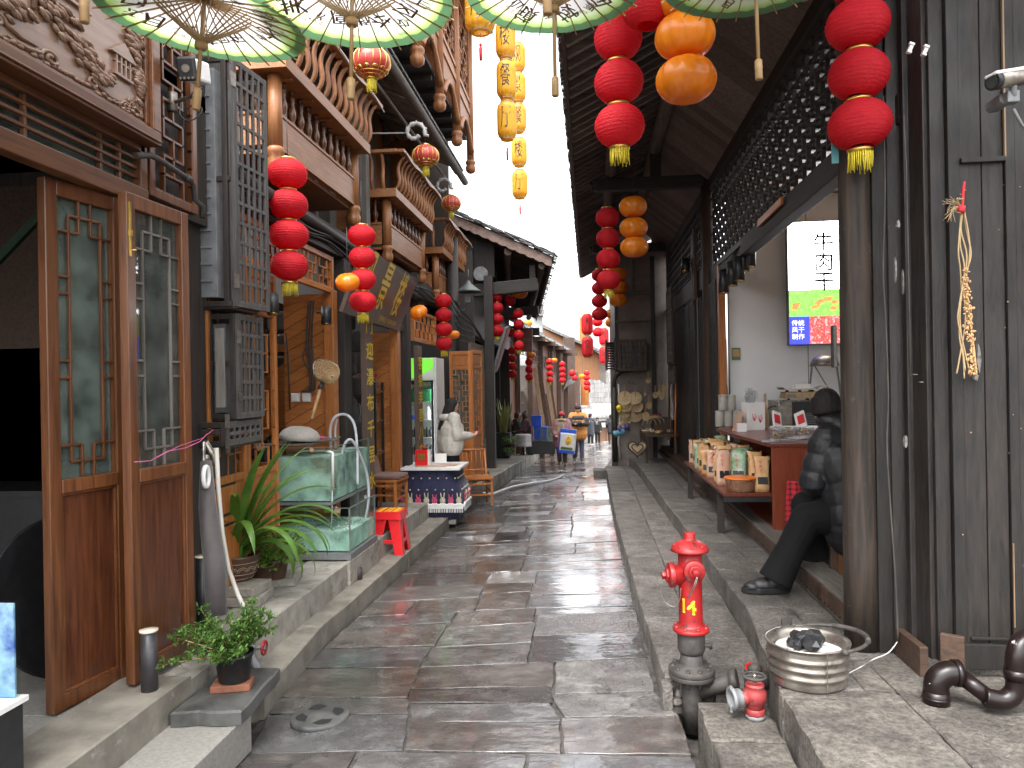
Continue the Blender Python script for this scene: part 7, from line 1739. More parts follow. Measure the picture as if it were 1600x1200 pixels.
# fire bucket (charcoal brazier)
c = at(1262,1062,'z',.362) + L(0,.0,0); t = thing('charcoal_brazier',c,'dented steel bucket brazier with ash and black charcoal on the terrace','brazier')
b = MB(); prof = [(.0,0),(.165,0),(.172,.006)]
for k in range(22): z = .010+k*.0082; prof.append((.172+z*.06+(.007 if k in (5,6,10,11,15,16) else 0),z))
prof += [(.186,.186),(.193,.188),(.195,.194),(.190,.198),(.178,.193),(.168,.18),(.160,.165),(.152,.14),(.14,.135)]
b.lathe(prof,c,56,fn=lambda a,z: 1+.012*math.sin(2*a+.6)+.005*math.sin(7*a)); b.bar(c+L(.035,-.180,.01),c+L(.035,-.191,.20),.003,.006); b.build('bucket',M['steel'],t)
b = MB(); vs = []; r_ = random.Random(3); b.lathe([(.158,.150),(.13,.146),(.10,.157),(.06,.167),(.03,.171),(0,.172)],c,40,fn=lambda a,z: 1+.08*math.sin(3*a+z*60)); b.build('ash',mat('ash',(.62,.60,.58),(.35,.34,.33),ns=18,rough=.95,bump=.8,bd=.01,dirt=((.12,.11,.11),9,.55,.1)),t)
for k in range(15):
    b = MB(); a = r_.uniform(0,6.28); q = r_.uniform(.0,.085); s_ = r_.uniform(.030,.052); p = c+L(.02+q*math.cos(a),q*math.sin(a)-.01,0.172+r_.uniform(0,.035)); rot = RZ(r_.random()*3)@RX(r_.random()*3)
    b.ball(p,(s_*1.2,s_*.85,s_*.8),7,rot=rot)
    for i,vv in enumerate(b.v): b.v[i] = p+(vv-p)*r_.uniform(.85,1.12)
    for i in range(len(b.sm)): b.sm[i] = False
    b.build('charcoal',M['black'],t)
b = MB(); pts = [c+L(.197*math.cos(a),.197*math.sin(a),.222) for a in ()]
hx = Vector((.35,-.94,0)).normalized(); px_ = Vector((.94,.35,0))
hp = [c+hx*.19*math.cos(a)+px_*(.06+.235*math.sin(a)) *1.0+L(0,0,.190+.008*math.sin(a)) for a in [math.pi*k/18 for k in range(19)]]
b.tube(hp,.009,8); b.tube(hp[5:14],.013,10); b.ball(hp[0],.017,10); b.ball(hp[-1],.017,10); b.box(hp[-1]+L(-.03,.01,.02),(.06,.012,.03),RZ(.4)); b.build('handle',M['iron'],t)

# jerky shop
# light box
t = thing('light_box',L(2.4,9.2,2.0),'glowing sign of the dried beef shop on the white wall, half hidden by the post','light box')
def E(name,c1,s_,c2=None,ns=6): return mat(name,c1,c2 or c1,ns=ns,rough=.3,bump=0,emis=c1,emis_s=s_)
A = at(1231,348,'y',9.15); B = at(1231,538,'y',9.15); x0 = A.x; z1 = A.z; z0 = B.z; x1 = x0+.86; Hs = z1-z0
b = MB(); b.b2((x0-.012,9.16,z0-.012),(x1+.012,9.24,z1+.012)); b.build('frame',M['grey'],t)
zg = z0+Hs*.445; zb = z0+Hs*.225
yf = 9.157
b = MB(); b.b2((x0,yf,zg),(x1,yf+.002,z1)); b.build('white_panel',E('glow_white',(.9,.92,.97),4.0),t)
mg = mat('glow_meadow',(.26,.52,.12),(.13,.36,.06),ns=22,rough=.4,bump=0,emis='own',emis_s=.45); b = MB(); b.b2((x0,yf,zb),(x1,yf+.002,zg)); b.build('meadow_panel',mg,t)
b = MB(); b.b2((x0,yf,z0),(x0+.235,yf+.002,zb)); b.build('blue_panel',E('glow_blue',(.04,.05,.75),.5),t)
b = MB(); b.b2((x0+.235,yf,z0),(x1,yf+.002,zb)); b.build('meat_panel',mat('glow_meat',(.85,.18,.14),(.5,.45,.45),c3=(.35,.02,.02),ns=24,rough=.3,bump=0,emis='own',emis_s=.45),t)
b = MB(); xm = x0+.43
for i,ch in enumerate('牛肉干'): put_text(b,ch,.245,(xm-.02,yf-.002,z1-.26-i*.235),(1,0,0),(0,0,1),bold=.004)
b.build('lettering',M['ink'],t)
b = MB(); put_text(b,'NIUROUGAN',.062,(xm-.2,yf-.002,z1-.42),(0,0,-1),(1,0,0)); b.build('small_lettering',M['grey'],t)
b = MB(); b.b2((xm-.05,yf-.002,z1-.055),(xm+.17,yf-.001,z1-.04)); b.b2((xm+.155,yf-.002,z1-.13),(xm+.17,yf-.001,z1-.055)); b.build('blue_bracket',E('glow_cyan',(.05,.35,.8),.4),t)
b = MB(); b.b2((xm-.20,yf-.002,zg+.045),(xm+.02,yf-.001,zg+.06)); b.b2((xm-.20,yf-.002,zg+.06),(xm-.185,yf-.001,zg+.13)); b.build('pink_bracket',E('glow_pink',(.8,.03,.55),.4),t)
b = MB()
for i,s_ in enumerate(('传统','风干','制作')): put_text(b,s_,.075,(x0+.10,yf-.002,zb-.08-i*.082),(1,0,0),(0,0,1))
b.build('white_lettering',E('glow_text',(.9,.9,.95),.5),t)
b = MB(); rb_ = random.Random(5)
for k in range(9):
    x = x0+.06+rb_.random()*.5; z = zb+.08+rb_.random()*.14; s_ = .03; b.ball((x,yf-.001,z),(s_*1.3,.002,s_*.7),8); b.ball((x+s_*1.4,yf-.001,z+s_*.4),(s_*.5,.002,s_*.4),8)
    for q in (-.9,-.5,.5,.9): b.b2((x+q*s_-.003,yf-.002,z-s_*1.3),(x+q*s_+.003,yf,z))
b.build('cow',mat('cow_orange',(.75,.30,.10),(.45,.15,.05),ns=20,rough=.6,bump=0,emis='own',emis_s=.4),t)
# small notice, board and fly swatter on the wall
b = MB(); c = at(1150,553,'y',9.28); b.box(c,(.10,.008,.15)); o = b.build('notice',mat('notice_green',(.10,.22,.12),(.09,.2,.1),rough=.5),label='small green framed notice on the white shop wall',cat='notice'); b = MB(); b.box(c+L(0,-.006,.01),(.08,.006,.09)); b.build('face',M['kraft'],o)
b = MB(); b.b2(at(1125,530,'y',9.2),at(1137,622,'y',9.2)+L(0,.02,0)); o = b.build('wall_board',M['white'],label='narrow white board leaning at the left end of the shop wall',cat='board'); b = MB(); b.bar(at(1125,530,'y',9.19),at(1138,622,'y',9.19),.012,.02); b.build('edge',M['grey'],o)
# ceiling spots
for i,(px,py) in enumerate(((1131,440),(1144,428),(1155,420),(1162,405),(1172,398))):
    spot(at(px,py,'x',1.50+.05*i),(-.05,-.12,-1),['leftmost','second','third','fourth','rightmost'][i]+' of the five black spotlights hanging in a row at the shop opening',.26,.058,'shop front spotlights',arm=False)
b = MB(); b.bar(at(1122,412,'x',1.5),at(1178,362,'x',1.66),.03,.05); b.build('spot_rail',M['black'],label='black rail carrying the row of spotlights',cat='rail')
b = MB(); b.bar(at(1185,350,'x',1.58),at(1222,313,'x',1.58),.02,.06); b.build('loose_board',M['honey_y'],label='short honey-coloured board under the lattice beam',cat='board')
# desk
DX0,DX1 = 1.66,2.55
yA = at(1200,705,'z',1.42)
t = thing('shop_counter',L(2.1,7.0,.44),'reddish wooden counter with shelves reaching from the sill into the shop','counter')
YN = 6.45
def ZT(y): return 1.25
b = MB(); b.prism([L(1.52,YN,1.225),L(2.4,YN,1.225),L(2.4,9.2,1.225),L(1.66,9.2,1.225),L(1.42,8.5,1.225),L(1.45,7.6,1.225)],(0,0,.03)); b.build('top',M['redwood_y'],t,bev=.003)
b = MB(); b.b2((1.56,YN+.04,.50),(2.4,9.1,.53)); b.build('bottom_board',M['redwood_y'],t)
for p_,q_ in (((1.54,YN+.01,.46),(2.38,YN+.035,1.223)),((1.56,7.9,.53),(2.38,7.93,1.223))): b = MB(); b.b2(p_,q_); b.build('side_panel',M['redwood'],t)
for q in (1,):
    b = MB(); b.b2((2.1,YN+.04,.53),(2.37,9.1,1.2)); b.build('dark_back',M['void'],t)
# pull-out shelf with bags
zs = at(1200,768,'x',1.62).z;
SX0,SX1,SY0,SY1,SZ = 1.17,1.64,6.66,9.4,.80
t = thing('display_shelf',L(1.6,7.2,.5),'reddish low shelf board on a short post carrying the bags, above the sill','shelf')
b = MB(); b.b2((SX0,SY0,SZ-.03),(SX1,SY1,SZ)); b.build('board',M['redwood_y'],t,bev=.004)
b = MB(); b.b2((SX0+.0,SY0-.004,SZ-.075),(SX1,SY0+.03,SZ-.032)); b.build('runner',M['black'],t)
for y_ in (7.1,9.2): b = MB(); b.b2((1.19,y_,.36),(1.25,y_+.06,SZ-.032)); b.build('leg',M['dark_z'],t)
def bag(c,w,h,d,m_,lab,a=0,lean=0,label_m=None):
    t_ = thing('paper_package',c,lab,'package','stand-up bags of dried beef'); R_ = RZ(a)@RX(lean); rb = random.Random(int(c.x*1000+c.y*777))
    b = MB(); vs = []; rows = 7
    for j in range(rows+1):
        f = j/rows; dd = d*(1-f**1.6)*.5+.002; ww = w/2*(1-.05*math.sin(f*3));
        for k in range(12):
            a_ = 2*math.pi*k/12; x = math.copysign(abs(math.cos(a_))**.45,math.cos(a_))*ww; y = math.sin(a_)*dd
            vs.append(c+R_@Vector((x+rb.uniform(-.005,.005)+.02*f*rb.uniform(-1,1)*(j>=rows-1),y+rb.uniform(-.006,.006),f*h*(1+.05*rb.uniform(-1,1)*(j==rows)))))
    fs = [(j*12+k,j*12+(k+1)%12,(j+1)*12+(k+1)%12,(j+1)*12+k) for j in range(rows) for k in range(12)]+[tuple(range(12))[::-1],tuple(range(rows*12,rows*12+12))]
    b.add(vs,fs,0,True); b.build('pouch',M[m_],t_)
    b = MB(); y_ = -d*.5-.001
    def q_(x0_,x1_,f0,f1):
        yy0,yy1 = -d*(1-f0**1.6)*.5-.005,-d*(1-f1**1.6)*.5-.005
        return [c+R_@Vector((x0_,yy0,f0*h)),c+R_@Vector((x1_,yy0,f0*h)),c+R_@Vector((x1_,yy1,f1*h)),c+R_@Vector((x0_,yy1,f1*h))]
    b.add(q_(-w*.33,w*.33,.22,.42),[(0,1,2,3)]); b.build('window',M['black'] if label_m is None else M[label_m],t_)
    b = MB()
    for vs_,fs_ in glyphs('牛肉干',w*.26,vertical=True,res=1):
        out = []
        for v_ in vs_: f_ = .70+v_.y/h; out.append(c+R_@Vector((v_.x-w*.1,-d*(1-min(1,max(0,f_))**1.6)*.5-.0065,f_*h)))
        b.add(out,fs_)
    b.build('lettering',M['seal'],t_); return t_
rb = random.Random(15)
rows_ = []
ky = 0; y = 6.25
names = ['plain brown paper','crumpled kraft','pinkish paper','green and silver foil']
allb = []
for row,x in enumerate((1.25,1.39,1.53)):
    y = 6.86 + row*.05 if row < 2 else 6.76
    while y < 9.25: allb.append((row,x,y)); y += rb.uniform(.19,.27) if row else rb.uniform(.24,.32)
ordw = ['front','second','third','fourth','fifth','sixth','seventh','eighth','ninth','tenth','eleventh','twelfth','thirteenth','fourteenth']
cnt = {0:0,1:0,2:0}
for (row,x,y) in allb:
    k = cnt[row]; cnt[row] += 1
    m_ = ('kraft','kraft','kraft_pink','kraft','kraft','foilgreen','kraft_pink')[(k*2+row*3) % 7] if not (row == 2 and k < 2) else 'kraft'
    if row < 2 and k == 0: continue
    bag(L(x+rb.uniform(-.02,.02),y,SZ+.001),rb.uniform(.12,.155),rb.uniform(.27,.35),.085,m_,f"{ordw[k]} bag, {['plain brown','pinkish','green and silver'][0 if m_=='kraft' else 1 if m_=='kraft_pink' else 2]}, in the {['outer row along the lane','middle row','inner row by the counter'][row]}",a=rb.uniform(-.35,.35)-.2,lean=rb.uniform(-.06,.06))
t = thing('plastic_tub',L(1.35,6.8,SZ),'clear plastic tub with an orange lid at the near corner of the bag shelf','tub'); c = L(1.345,6.82,SZ+.001)
b = MB(); b.lathe([(.0,0),(.115,0),(.12,.01),(.135,.10),(.135,.115)],c,36,cap=False); b.build('tub',glass('tub_plastic',(.8,.62,.52),rough=.2,dirt=.3,dcol=(.55,.3,.2)),t)
b = MB(); b.lathe([(.0,.128),(.13,.128),(.142,.124),(.144,.112),(.138,.110),(0,.116)],c,36); b.build('lid',M['orangeplastic'],t)
b = MB(); rq = random.Random(4)
for k in range(28): a = rq.uniform(0,6.28); p = c+L(rq.uniform(-.07,.07),rq.uniform(-.07,.07),rq.uniform(.01,.045)); b.tube([p,p+L(.03*math.cos(a),.03*math.sin(a),.006),p+L(.05*math.cos(a+.5),.05*math.sin(a+.5),0)],.005,5)
b.build('jerky',M['tan'],t)
# things on the counter
zt = 1.256
def at_c(px,y,z=zt): p = at(px,600,'y',y); return L(p.x,y,z)
t = thing('stacked_jars',at_c(1137,8.9),'translucent ribbed plastic jars stacked in two layers at the left end of the counter','jars')
for i,(dx,dy,z) in enumerate(((-.10,0,0),(0,0,0),(.10,.0,0),(.2,.02,0),(-.06,.0,.19),(.04,.0,.19),(.30,.05,0))):
    b = MB(); b.lathe([(.0,0),(.05,0),(.052,.01),(.052,.15),(.049,.16),(.052,.165),(.052,.185),(0,.186)],at_c(1137,8.9)+L(dx,dy,z),18,fn=lambda a,z: 1+.02*math.sin(12*a)); b.build('jar',mat('jar_plastic',(.62,.60,.55),(.5,.48,.43),ns=8,rough=.3,trans=.4) if 'jar_plastic' not in bpy.data.materials else bpy.data.materials['jar_plastic'],t)
c = at_c(1176,8.2); t = thing('paper_bag',c,'white paper carrier bag printed with red plants, stuffed with clear film, on the counter','bag'); b = MB(); b.box(c+L(0,0,.15),(.21,.12,.30),RZ(.3)); b.build('bag',M['white'],t)
b = MB(); rq = random.Random(8)
for k in range(12): b.ball(c+L(rq.uniform(-.06,.02),rq.uniform(-.03,.03),.32+rq.uniform(0,.10)),(.035,.03,.05),7)
b.build('film',M['plastic_clear'],t)
b = MB(); q = RZ(.3)
for s_ in ((-.02,.16),(.05,.14)):
    for k in range(5): a = k*1.2; b.tube([c+q@L(s_[0],-.0615,s_[1]-.06),c+q@L(s_[0]+.03*math.cos(a),-.0615,s_[1]+.03*math.sin(a))],.003,4)
b.build('print',M['seal'],t)
c = at_c(1195,8.4); b = MB(); b.lathe([(.0,0),(.033,0),(.035,.01),(.035,.2),(.014,.27),(.013,.38),(.016,.385),(0,.39)],c,16); b.build('tall_bottle',M['tan'],label='tall tan bottle between the paper bag and the microwave',cat='bottle')
c = at_c(1152,8.1); b = MB(); b.box(c+L(0,0,.10),(.012,.13,.22),RZ(.2)@RY(.35)); b.build('price_stand',M['kraft_pink'],label='leaning red-edged card in front of the jars',cat='card')
c = at_c(1158,7.95); b = MB(); b.box(c+L(0,0,.045),(.10,.06,.09)); b.build('small_carton',M['white'],label='small white carton beside the leaning card',cat='box',bev=.004)
# back table with microwave, scale
b = MB(); b.b2((2.66,8.35,1.20),(4.2,9.25,1.24)); b.b2((2.7,8.4,.44),(2.74,9.2,1.2)); b.b2((2.7,8.4,.44),(4.2,8.43,1.2)); b.build('back_table',M['white'],label='white table at the back wall carrying the microwave',cat='table')
cm = at(1217,672,'y',8.5); cm.z = 1.241; t = thing('microwave',cm,'silver and black microwave oven on the back table','microwave')
b = MB(); b.b2((cm.x,8.5,1.245),(cm.x+.72,9.0,1.56)); b.build('body',M['steel'],t,bev=.008); b = MB(); b.b2((cm.x+.145,8.488,1.255),(cm.x+.72,8.499,1.55)); b.build('door',M['black'],t,bev=.004)
b = MB()
for k in range(7): b.b2((cm.x+.19,8.484,1.30+k*.018),(cm.x+.42,8.4875,1.306+k*.018))
b.build('vent',M['grey'],t)
c = L(cm.x+.30,8.75,1.562); t = thing('kitchen_scale',c,'beige weighing scale with a shallow tray on top of the microwave','scale'); b = MB(); b.box(c+L(0,0,.055),(.40,.28,.075),taper=.9); b.build('body',M['tan'],t,bev=.008)
b = MB(); vs = []; b.box(c+L(.02,0,.12),(.46,.30,.015)); b.box(c+L(.23,0,.14),(.08,.30,.012),RY(-.5)); b.box(c+L(-.20,0,.135),(.06,.30,.012),RY(.5)); b.build('tray',mat('scale_tray',(.55,.52,.42),(.45,.42,.33),rough=.4),t,bev=.004)
b = MB()
for x in (-.14,0,.14): b.tube([c+L(x,0,.09),c+L(x,0,.115)],.02,8)
for x in (-.15,.05,.16): b.tube([c+L(x,-.1,0),c+L(x,-.1,.02)],.015,8)
b.build('foot',M['black'],t); b = MB(); b.box(c+L(-.13,-.136,.05),(.10,.006,.035)); b.build('display',M['grey'],t)
b = MB(); b.box(c+L(.03,0,.155),(.16,.10,.05)); b.build('carton',M['white'],label='small white carton lying on the scale tray',cat='box')
b = MB(); b.tube(smooth_path([L(cm.x+.02,8.7,1.5),L(cm.x-.06,8.7,1.47),L(cm.x-.16,8.8,1.33),L(cm.x-.20,8.9,1.24)],6),.007,6); b.build('power_cable',M['cable'],label='black power cable curving from the microwave',cat='cable')
c = at(1288,572,'y',8.9); t = thing('standing_lamp_frame',L(c.x,8.9,1.24),'white tapered metal stand with a domed cover behind the seated man','stand')
b = MB(); b.lathe([(0,.13),(.06,.125),(.12,.095),(.155,.04),(.165,0),(0,0)],c,28); b.build('dome',M['steel'],t)
b = MB();
for dx in (-.14,.14): b.bar(c+L(dx,0,0),c+L(dx*1.5,0,-.62),.018,.018)
b.bar(c+L(-.1,.02,0),c+L(.18,.02,-.5),.012,.012); b.build('leg',M['grey'],t)
rq = random.Random(5)
for i,(px,y,r,lb) in enumerate(((1213,7.0,.085,'clear tub of pale slices on the counter'),(1232,7.0,.10,'clear tub heaped with tangled dried strips on the counter'),(1256,6.9,.08,'clear tub nearest the seated man on the counter'))):
    c = at_c(px,y); t = thing('snack_tub',c,lb,'tub'); b = MB(); b.lathe([(0,0),(r*.85,0),(r,.10),(r*1.03,.105)],c,22,cap=False); b.build('tub',M['plastic_clear'],t)
    b = MB()
    for k in range(40): a = rq.uniform(0,6.28); q_ = rq.uniform(0,r*.7); p = c+L(q_*math.cos(a),q_*math.sin(a),rq.uniform(.01,.10 if i else .05)); b.ball(p,(rq.uniform(.008,.02),rq.uniform(.006,.012),rq.uniform(.005,.01)),6,rot=RZ(a))
    b.build('snack',M['tan'] if i != 0 else M['kraft'],t)
for i,(px,y,a) in enumerate(((1213,7.2,.5),(1250,7.1,-.7))):
    c = at_c(px,y); b = MB(); b.box(c+L(0,0,.16),(.10,.02,.17),RZ(a)@RY(a*.6)@RX(-.4)); b.box(c+L(0,-.012,.17),(.07,.006,.09),RZ(a)@RY(a*.6)@RX(-.4),mi=1); b.build('snack_packet',[M['white'],M['seal']],label=['white snack packet with red print standing in the first tub','white snack packet leaning beside the seated man'][i],cat='packet',bev=.006)
b = MB()
for k in range(9): c = at_c(1200+k*7,6.55+.06*(k%3)); b.box(c+L(0,0,.01+.004*k),(.13,.09,.006),RZ(k*.9)@RX(.1))
b.build('clear_wrapper',M['plastic_clear'],label='loose clear wrappers scattered on the counter',cat='wrapper')
b = MB(); c = at_c(1245,8.0); b.box(c+L(0,0,.03),(.5,.3,.03)); b.build('white_tray',M['white'],label='white tray at the back of the counter before the microwave',cat='tray',bev=.006)
# bench and stool
for i,(px,py,w,lb) in enumerate(((1318,905,.16,'dark wooden stool under the seated man'),(1294,880,.10,'second brown stool deeper inside behind the seated man'))):
    c = at(px,py,'z',.445); c.x += .1; t = thing('wooden_stool',c,lb,'stool')
    b = MB(); b.box(c+L(0,.1,.40),(.42,.30,.04)); b.build('seat',M['brown_x'],t,bev=.006)
    for sx in (-1,1):
        for sy in (-1,1): b = MB(); b.bar(c+L(sx*.17,.1+sy*.11,0),c+L(sx*.15,.1+sy*.10,.38),.05,.04); b.build('leg',M['brown_z'],t,bev=.004)
# red plaid cloth at the counter end
b = MB(); vs = [];
A = at(1246,752,'y',6.36);
for i in range(9):
    for j in range(11):
        f = j/10; vs.append(L(A.x-.07+.022*i*(1+.15*f)-.03*f,6.38+.015*math.sin(i*1.5),A.z-.38*f))
b.add(vs,[(i*11+j,(i+1)*11+j,(i+1)*11+j+1,i*11+j+1) for i in range(8) for j in range(10)],0,True)
def plaid():
    m_ = bpy.data.materials.new('plaid'); m_.use_nodes = True; t_ = m_.node_tree; N = t_.nodes; Lk = t_.links; p = N['Principled BSDF']; tc = N.new('ShaderNodeTexCoord'); sep = N.new('ShaderNodeSeparateXYZ'); Lk.new(tc.outputs['Object'],sep.inputs[0])
    outs = []
    for ax in (0,2):
        mm = N.new('ShaderNodeMath'); mm.operation = 'MULTIPLY'; mm.inputs[1].default_value = 22; fr_ = N.new('ShaderNodeMath'); fr_.operation = 'FRACT'; gt = N.new('ShaderNodeMath'); gt.operation = 'GREATER_THAN'; gt.inputs[1].default_value = .62
        Lk.new(sep.outputs[ax],mm.inputs[0]); Lk.new(mm.outputs[0],fr_.inputs[0]); Lk.new(fr_.outputs[0],gt.inputs[0]); outs.append(gt.outputs[0])
    ad = N.new('ShaderNodeMath'); ad.operation = 'ADD'; Lk.new(outs[0],ad.inputs[0]); Lk.new(outs[1],ad.inputs[1]); dv = N.new('ShaderNodeMath'); dv.operation = 'MULTIPLY'; dv.inputs[1].default_value = .5; Lk.new(ad.outputs[0],dv.inputs[0])
    rp = N.new('ShaderNodeValToRGB'); rp.color_ramp.elements[0].color = (.55,.015,.03,1); rp.color_ramp.elements[1].color = (.02,.01,.012,1); Lk.new(dv.outputs[0],rp.inputs[0]); Lk.new(rp.outputs[0],p.inputs['Base Color']); p.inputs['Roughness'].default_value = .8; return m_
o = b.build('plaid_cloth',plaid(),label='red and black plaid cloth hanging at the end of the counter',cat='cloth'); so = o.modifiers.new('s','SOLIDIFY'); so.thickness = .012

# table with velvet skirt, fridge, folding doors (middle distance, left)
t = thing('skirted_table',L(-2.0,9.9,0),'small table wrapped in a navy velvet skirt with a band of colourful figures and lace','table')
X0,X1,Y0,Y1 = -2.42,-1.72,9.36,10.05; zt_ = .73
cx,cyy = (X0+X1)/2,(Y0+Y1)/2; hx_,hy_ = (X1-X0)/2,(Y1-Y0)/2
def rr_pt(a,ex):    # superellipse outline
    c_,s_ = math.cos(a),math.sin(a); q = (abs(c_)**4+abs(s_)**4)**(-.25); return cx+(hx_+ex)*c_*q,cyy+(hy_+ex)*s_*q
b = MB(); vs = []; fs = []; n = 120; lv = [(.70,-.01),(.66,.0),(.60,.005),(.55,.02),(.48,.06),(.38,.075),(.28,.08),(.18,.07),(.10,.05),(.06,.03)]
for z,ex in lv:
    for k in range(n):
        a = 2*math.pi*k/n; am = .012*(1-z/.75); fx,fy = rr_pt(a,ex+am*math.sin(k*.9)+.006*math.sin(k*2.3+z*9)); vs.append(L(fx,fy,z))
for j in range(len(lv)-1):
    for k in range(n): fs.append((j*n+k,j*n+(k+1)%n,(j+1)*n+(k+1)%n,(j+1)*n+k))
b.add(vs,fs,0,True); b.build('skirt',M['velvet'],t)
b = MB(); b.b2((X0-.03,Y0-.03,.70),(X1+.05,Y1+.03,.735)); b.build('table_top',M['white'],t,bev=.006)
b = MB(); b.b2((X0+.1,Y0+.1,0.02),(X1-.1,Y1-.1,.69)); b.build('table_frame',M['dark_z'],t)
fr_side = [( 'f',i) for i in range(7)]
lace = MB(); cr = MB(); pk = MB(); dots = MB()
def skirt_pt(s_,z,off=.012):   # s_ runs along the front (facing camera) then the lane side
    ex = .085
    if s_ < .86: return L(X0-.04+s_*.92,Y0-ex-off,z),L(1,0,0)
    return L(X1+ex+off,Y0-.02+(s_-.86)*.9,z),L(0,1,0)
for i in range(13):
    s_ = .05+i*.115; p,e = skirt_pt(s_,.27)
    for k in range(7): a = math.pi*(k+.5)/7; lace.ball(p+e*.052*math.cos(a)+L(0,0,.028*math.sin(a)-.02),(.018,.010,.018),6)
    lace.box(p+L(0,0,-.025),(.11 if e.x else .01,.01 if e.x else .11,.05))
    for k in range(5): lace.box(p+e*(-.045+k*.0225)+L(0,0,-.075),(.010 if e.x else .006,.006 if e.x else .010,.045))
    mb_ = pk if i % 2 == 0 else cr
    mb_.ball(p+L(0,0,.055),(.038 if e.x else .008,.008 if e.x else .038,.045),8)
    for s2 in (-1,1): mb_.tube([p+e*s2*.016+L(0,0,.08),p+e*s2*.024+L(0,0,.155 if i%2 else .135)],[.010,.004],6)
for i in range(12):
    for z in (.46,.60):
        p,e = skirt_pt(.04+i*.12+(.03 if z>.5 else 0),z,-.01 if z < .5 else -.065); dots.ball(p,.011,7)
lace.build('lace',M['white'],t); cr.build('cream_figure',M['creamcloth'],t); pk.build('pink_figure',M['pinkcloth'],t); dots.build('pompom',M['creamcloth'],t)
b = MB()
for (x,y) in ((-1.80,9.42),(-1.76,9.95),(-2.3,9.42)): b.b2((x-.06,y-.05,0),(x+.06,y+.05,.06))
b.build('block',M['concrete'],t,bev=.006)
c = L(-2.22,9.6,.737); t = thing('red_gift_box',c,'red gift box with a ribbon knob on the skirted table','box'); b = MB(); b.box(c+L(0,0,.11),(.17,.10,.20)); b.build('box',M['redplastic'],t,bev=.004); b = MB(); b.box(c+L(.0,-.052,.12),(.10,.004,.08)); b.build('printed_label',M['gold'],t); b = MB(); b.ball(c+L(.03,0,.235),(.04,.03,.03),8); b.build('bow',M['redpaint'],t); b = MB(); b.box(c+L(.1,0,.11),(.03,.09,.20)); b.build('side',M['white'],t)
c = L(-2.0,9.75,.737); b = MB(); b.box(c+L(0,0,.08),(.16,.01,.13),RX(-.2)); o = b.build('price_card',M['white'],label='white price card standing on the skirted table',cat='card')
b = MB(); b.box(L(-2.08,9.52,.742),(.40,.16,.006),RZ(.05)); b.box(L(-1.85,9.66,.745),(.2,.18,.006),RZ(-.2)); b.build('menu_sheet',M['kraft_pink'],label='printed menu sheets lying flat on the skirted table',cat='sheet')
# fridge
t = thing('drinks_fridge',L(-2.6,11.2,.3),'glass-fronted drinks fridge with a green header, behind the skirted table','fridge'); FX0,FX1,FY = -2.98,-2.30,11.0; fz0,fz1 = .30,2.22
b = MB(); b.b2((FX1-.05,FY,fz0),(FX1,FY+.6,fz1)); b.b2((FX0,FY,fz0),(FX0+.05,FY+.6,fz1)); b.b2((FX0+.05,FY+.55,fz0),(FX1-.05,FY+.6,fz1)); b.b2((FX0+.05,FY+.01,fz0),(FX1-.05,FY+.55,fz0+.25)); b.b2((FX0+.05,FY+.01,fz1-.34),(FX1-.05,FY+.55,fz1)); b.build('cabinet',M['white'],t,bev=.006)
b = MB(); b.b2((FX0+.05,FY-.004,fz1-.33),(FX1-.05,FY+.008,fz1-.01)); b.build('header',mat('fridge_green',(.20,.62,.06),(.10,.45,.04),ns=2,rough=.3,bump=0,emis=(.12,.45,.04),emis_s=.25),t)
b = MB(); b.prism([L(FX0+.05+(FX1-FX0-.1)*k/12,FY-.006,fz1-.33+.17*(k/12)**2.4) for k in range(13)]+[L(FX1-.05,FY-.006,fz1-.33)],(0,-.002,0)); b.build('swoosh',M['white'],t)
b = MB(); b.b2((FX0+.05,FY-.02,fz0+.25),(FX0+.08,FY+.0,fz1-.34)); b.b2((FX1-.08,FY-.02,fz0+.25),(FX1-.05,FY,fz1-.34)); b.b2((FX0+.05,FY-.02,fz1-.37),(FX1-.05,FY,fz1-.345)); b.build('door_frame',M['black'],t)
b = MB(); b.b2((FX0+.08,FY-.012,fz0+.25),(FX1-.08,FY-.008,fz1-.37)); b.build('door_glass',M['glass'],t)
b = MB()
for k in range(5): z = fz0+.42+k*.27; b.b2((FX0+.06,FY+.02,z),(FX1-.06,FY+.5,z+.012));
for k in range(5):
    z = fz0+.42+k*.27
    for j in range(18): b.b2((FX0+.06+j*.032,FY+.016,z+.012),(FX0+.066+j*.032,FY+.02,z+.03))
b.build('rack',M['white'],t)
b = MB(); b.b2((FX0+.05,FY+.5,fz0+.25),(FX1-.05,FY+.54,fz1-.34)); b.build('back_panel',M['white'],t)
b = MB(); b.tube([L(FX1-.075,FY+.03,fz0+.3),L(FX1-.075,FY+.03,fz1-.40)],.010,8); b.build('light_tube',mat('fridge_tube',(.9,.95,1),rough=.4,bump=0,emis=(.9,.95,1),emis_s=5),t)
b = MB()
for vs_,fs_ in glyphs('冷饮专柜',.085,vertical=True,res=1): b.add([L(FX1+.0015,FY+.07+v_.x,1.25+v_.y) for v_ in vs_],fs_)
b.build('side_lettering',M['ink'],t)
def drink(x,y,z,r,h,m_,lb,grp):
    b = MB(); b.lathe([(0,0),(r,0),(r,h*.72),(r*.45,h*.86),(r*.45,h),(0,h)] if h > .15 else [(0,0),(r,0),(r,h),(0,h)],(x,y,z),12); b.build('bottle' if h > .15 else 'can',M[m_],label=lb,cat='bottle' if h > .15 else 'can',group=grp)
zz = fz0+.42
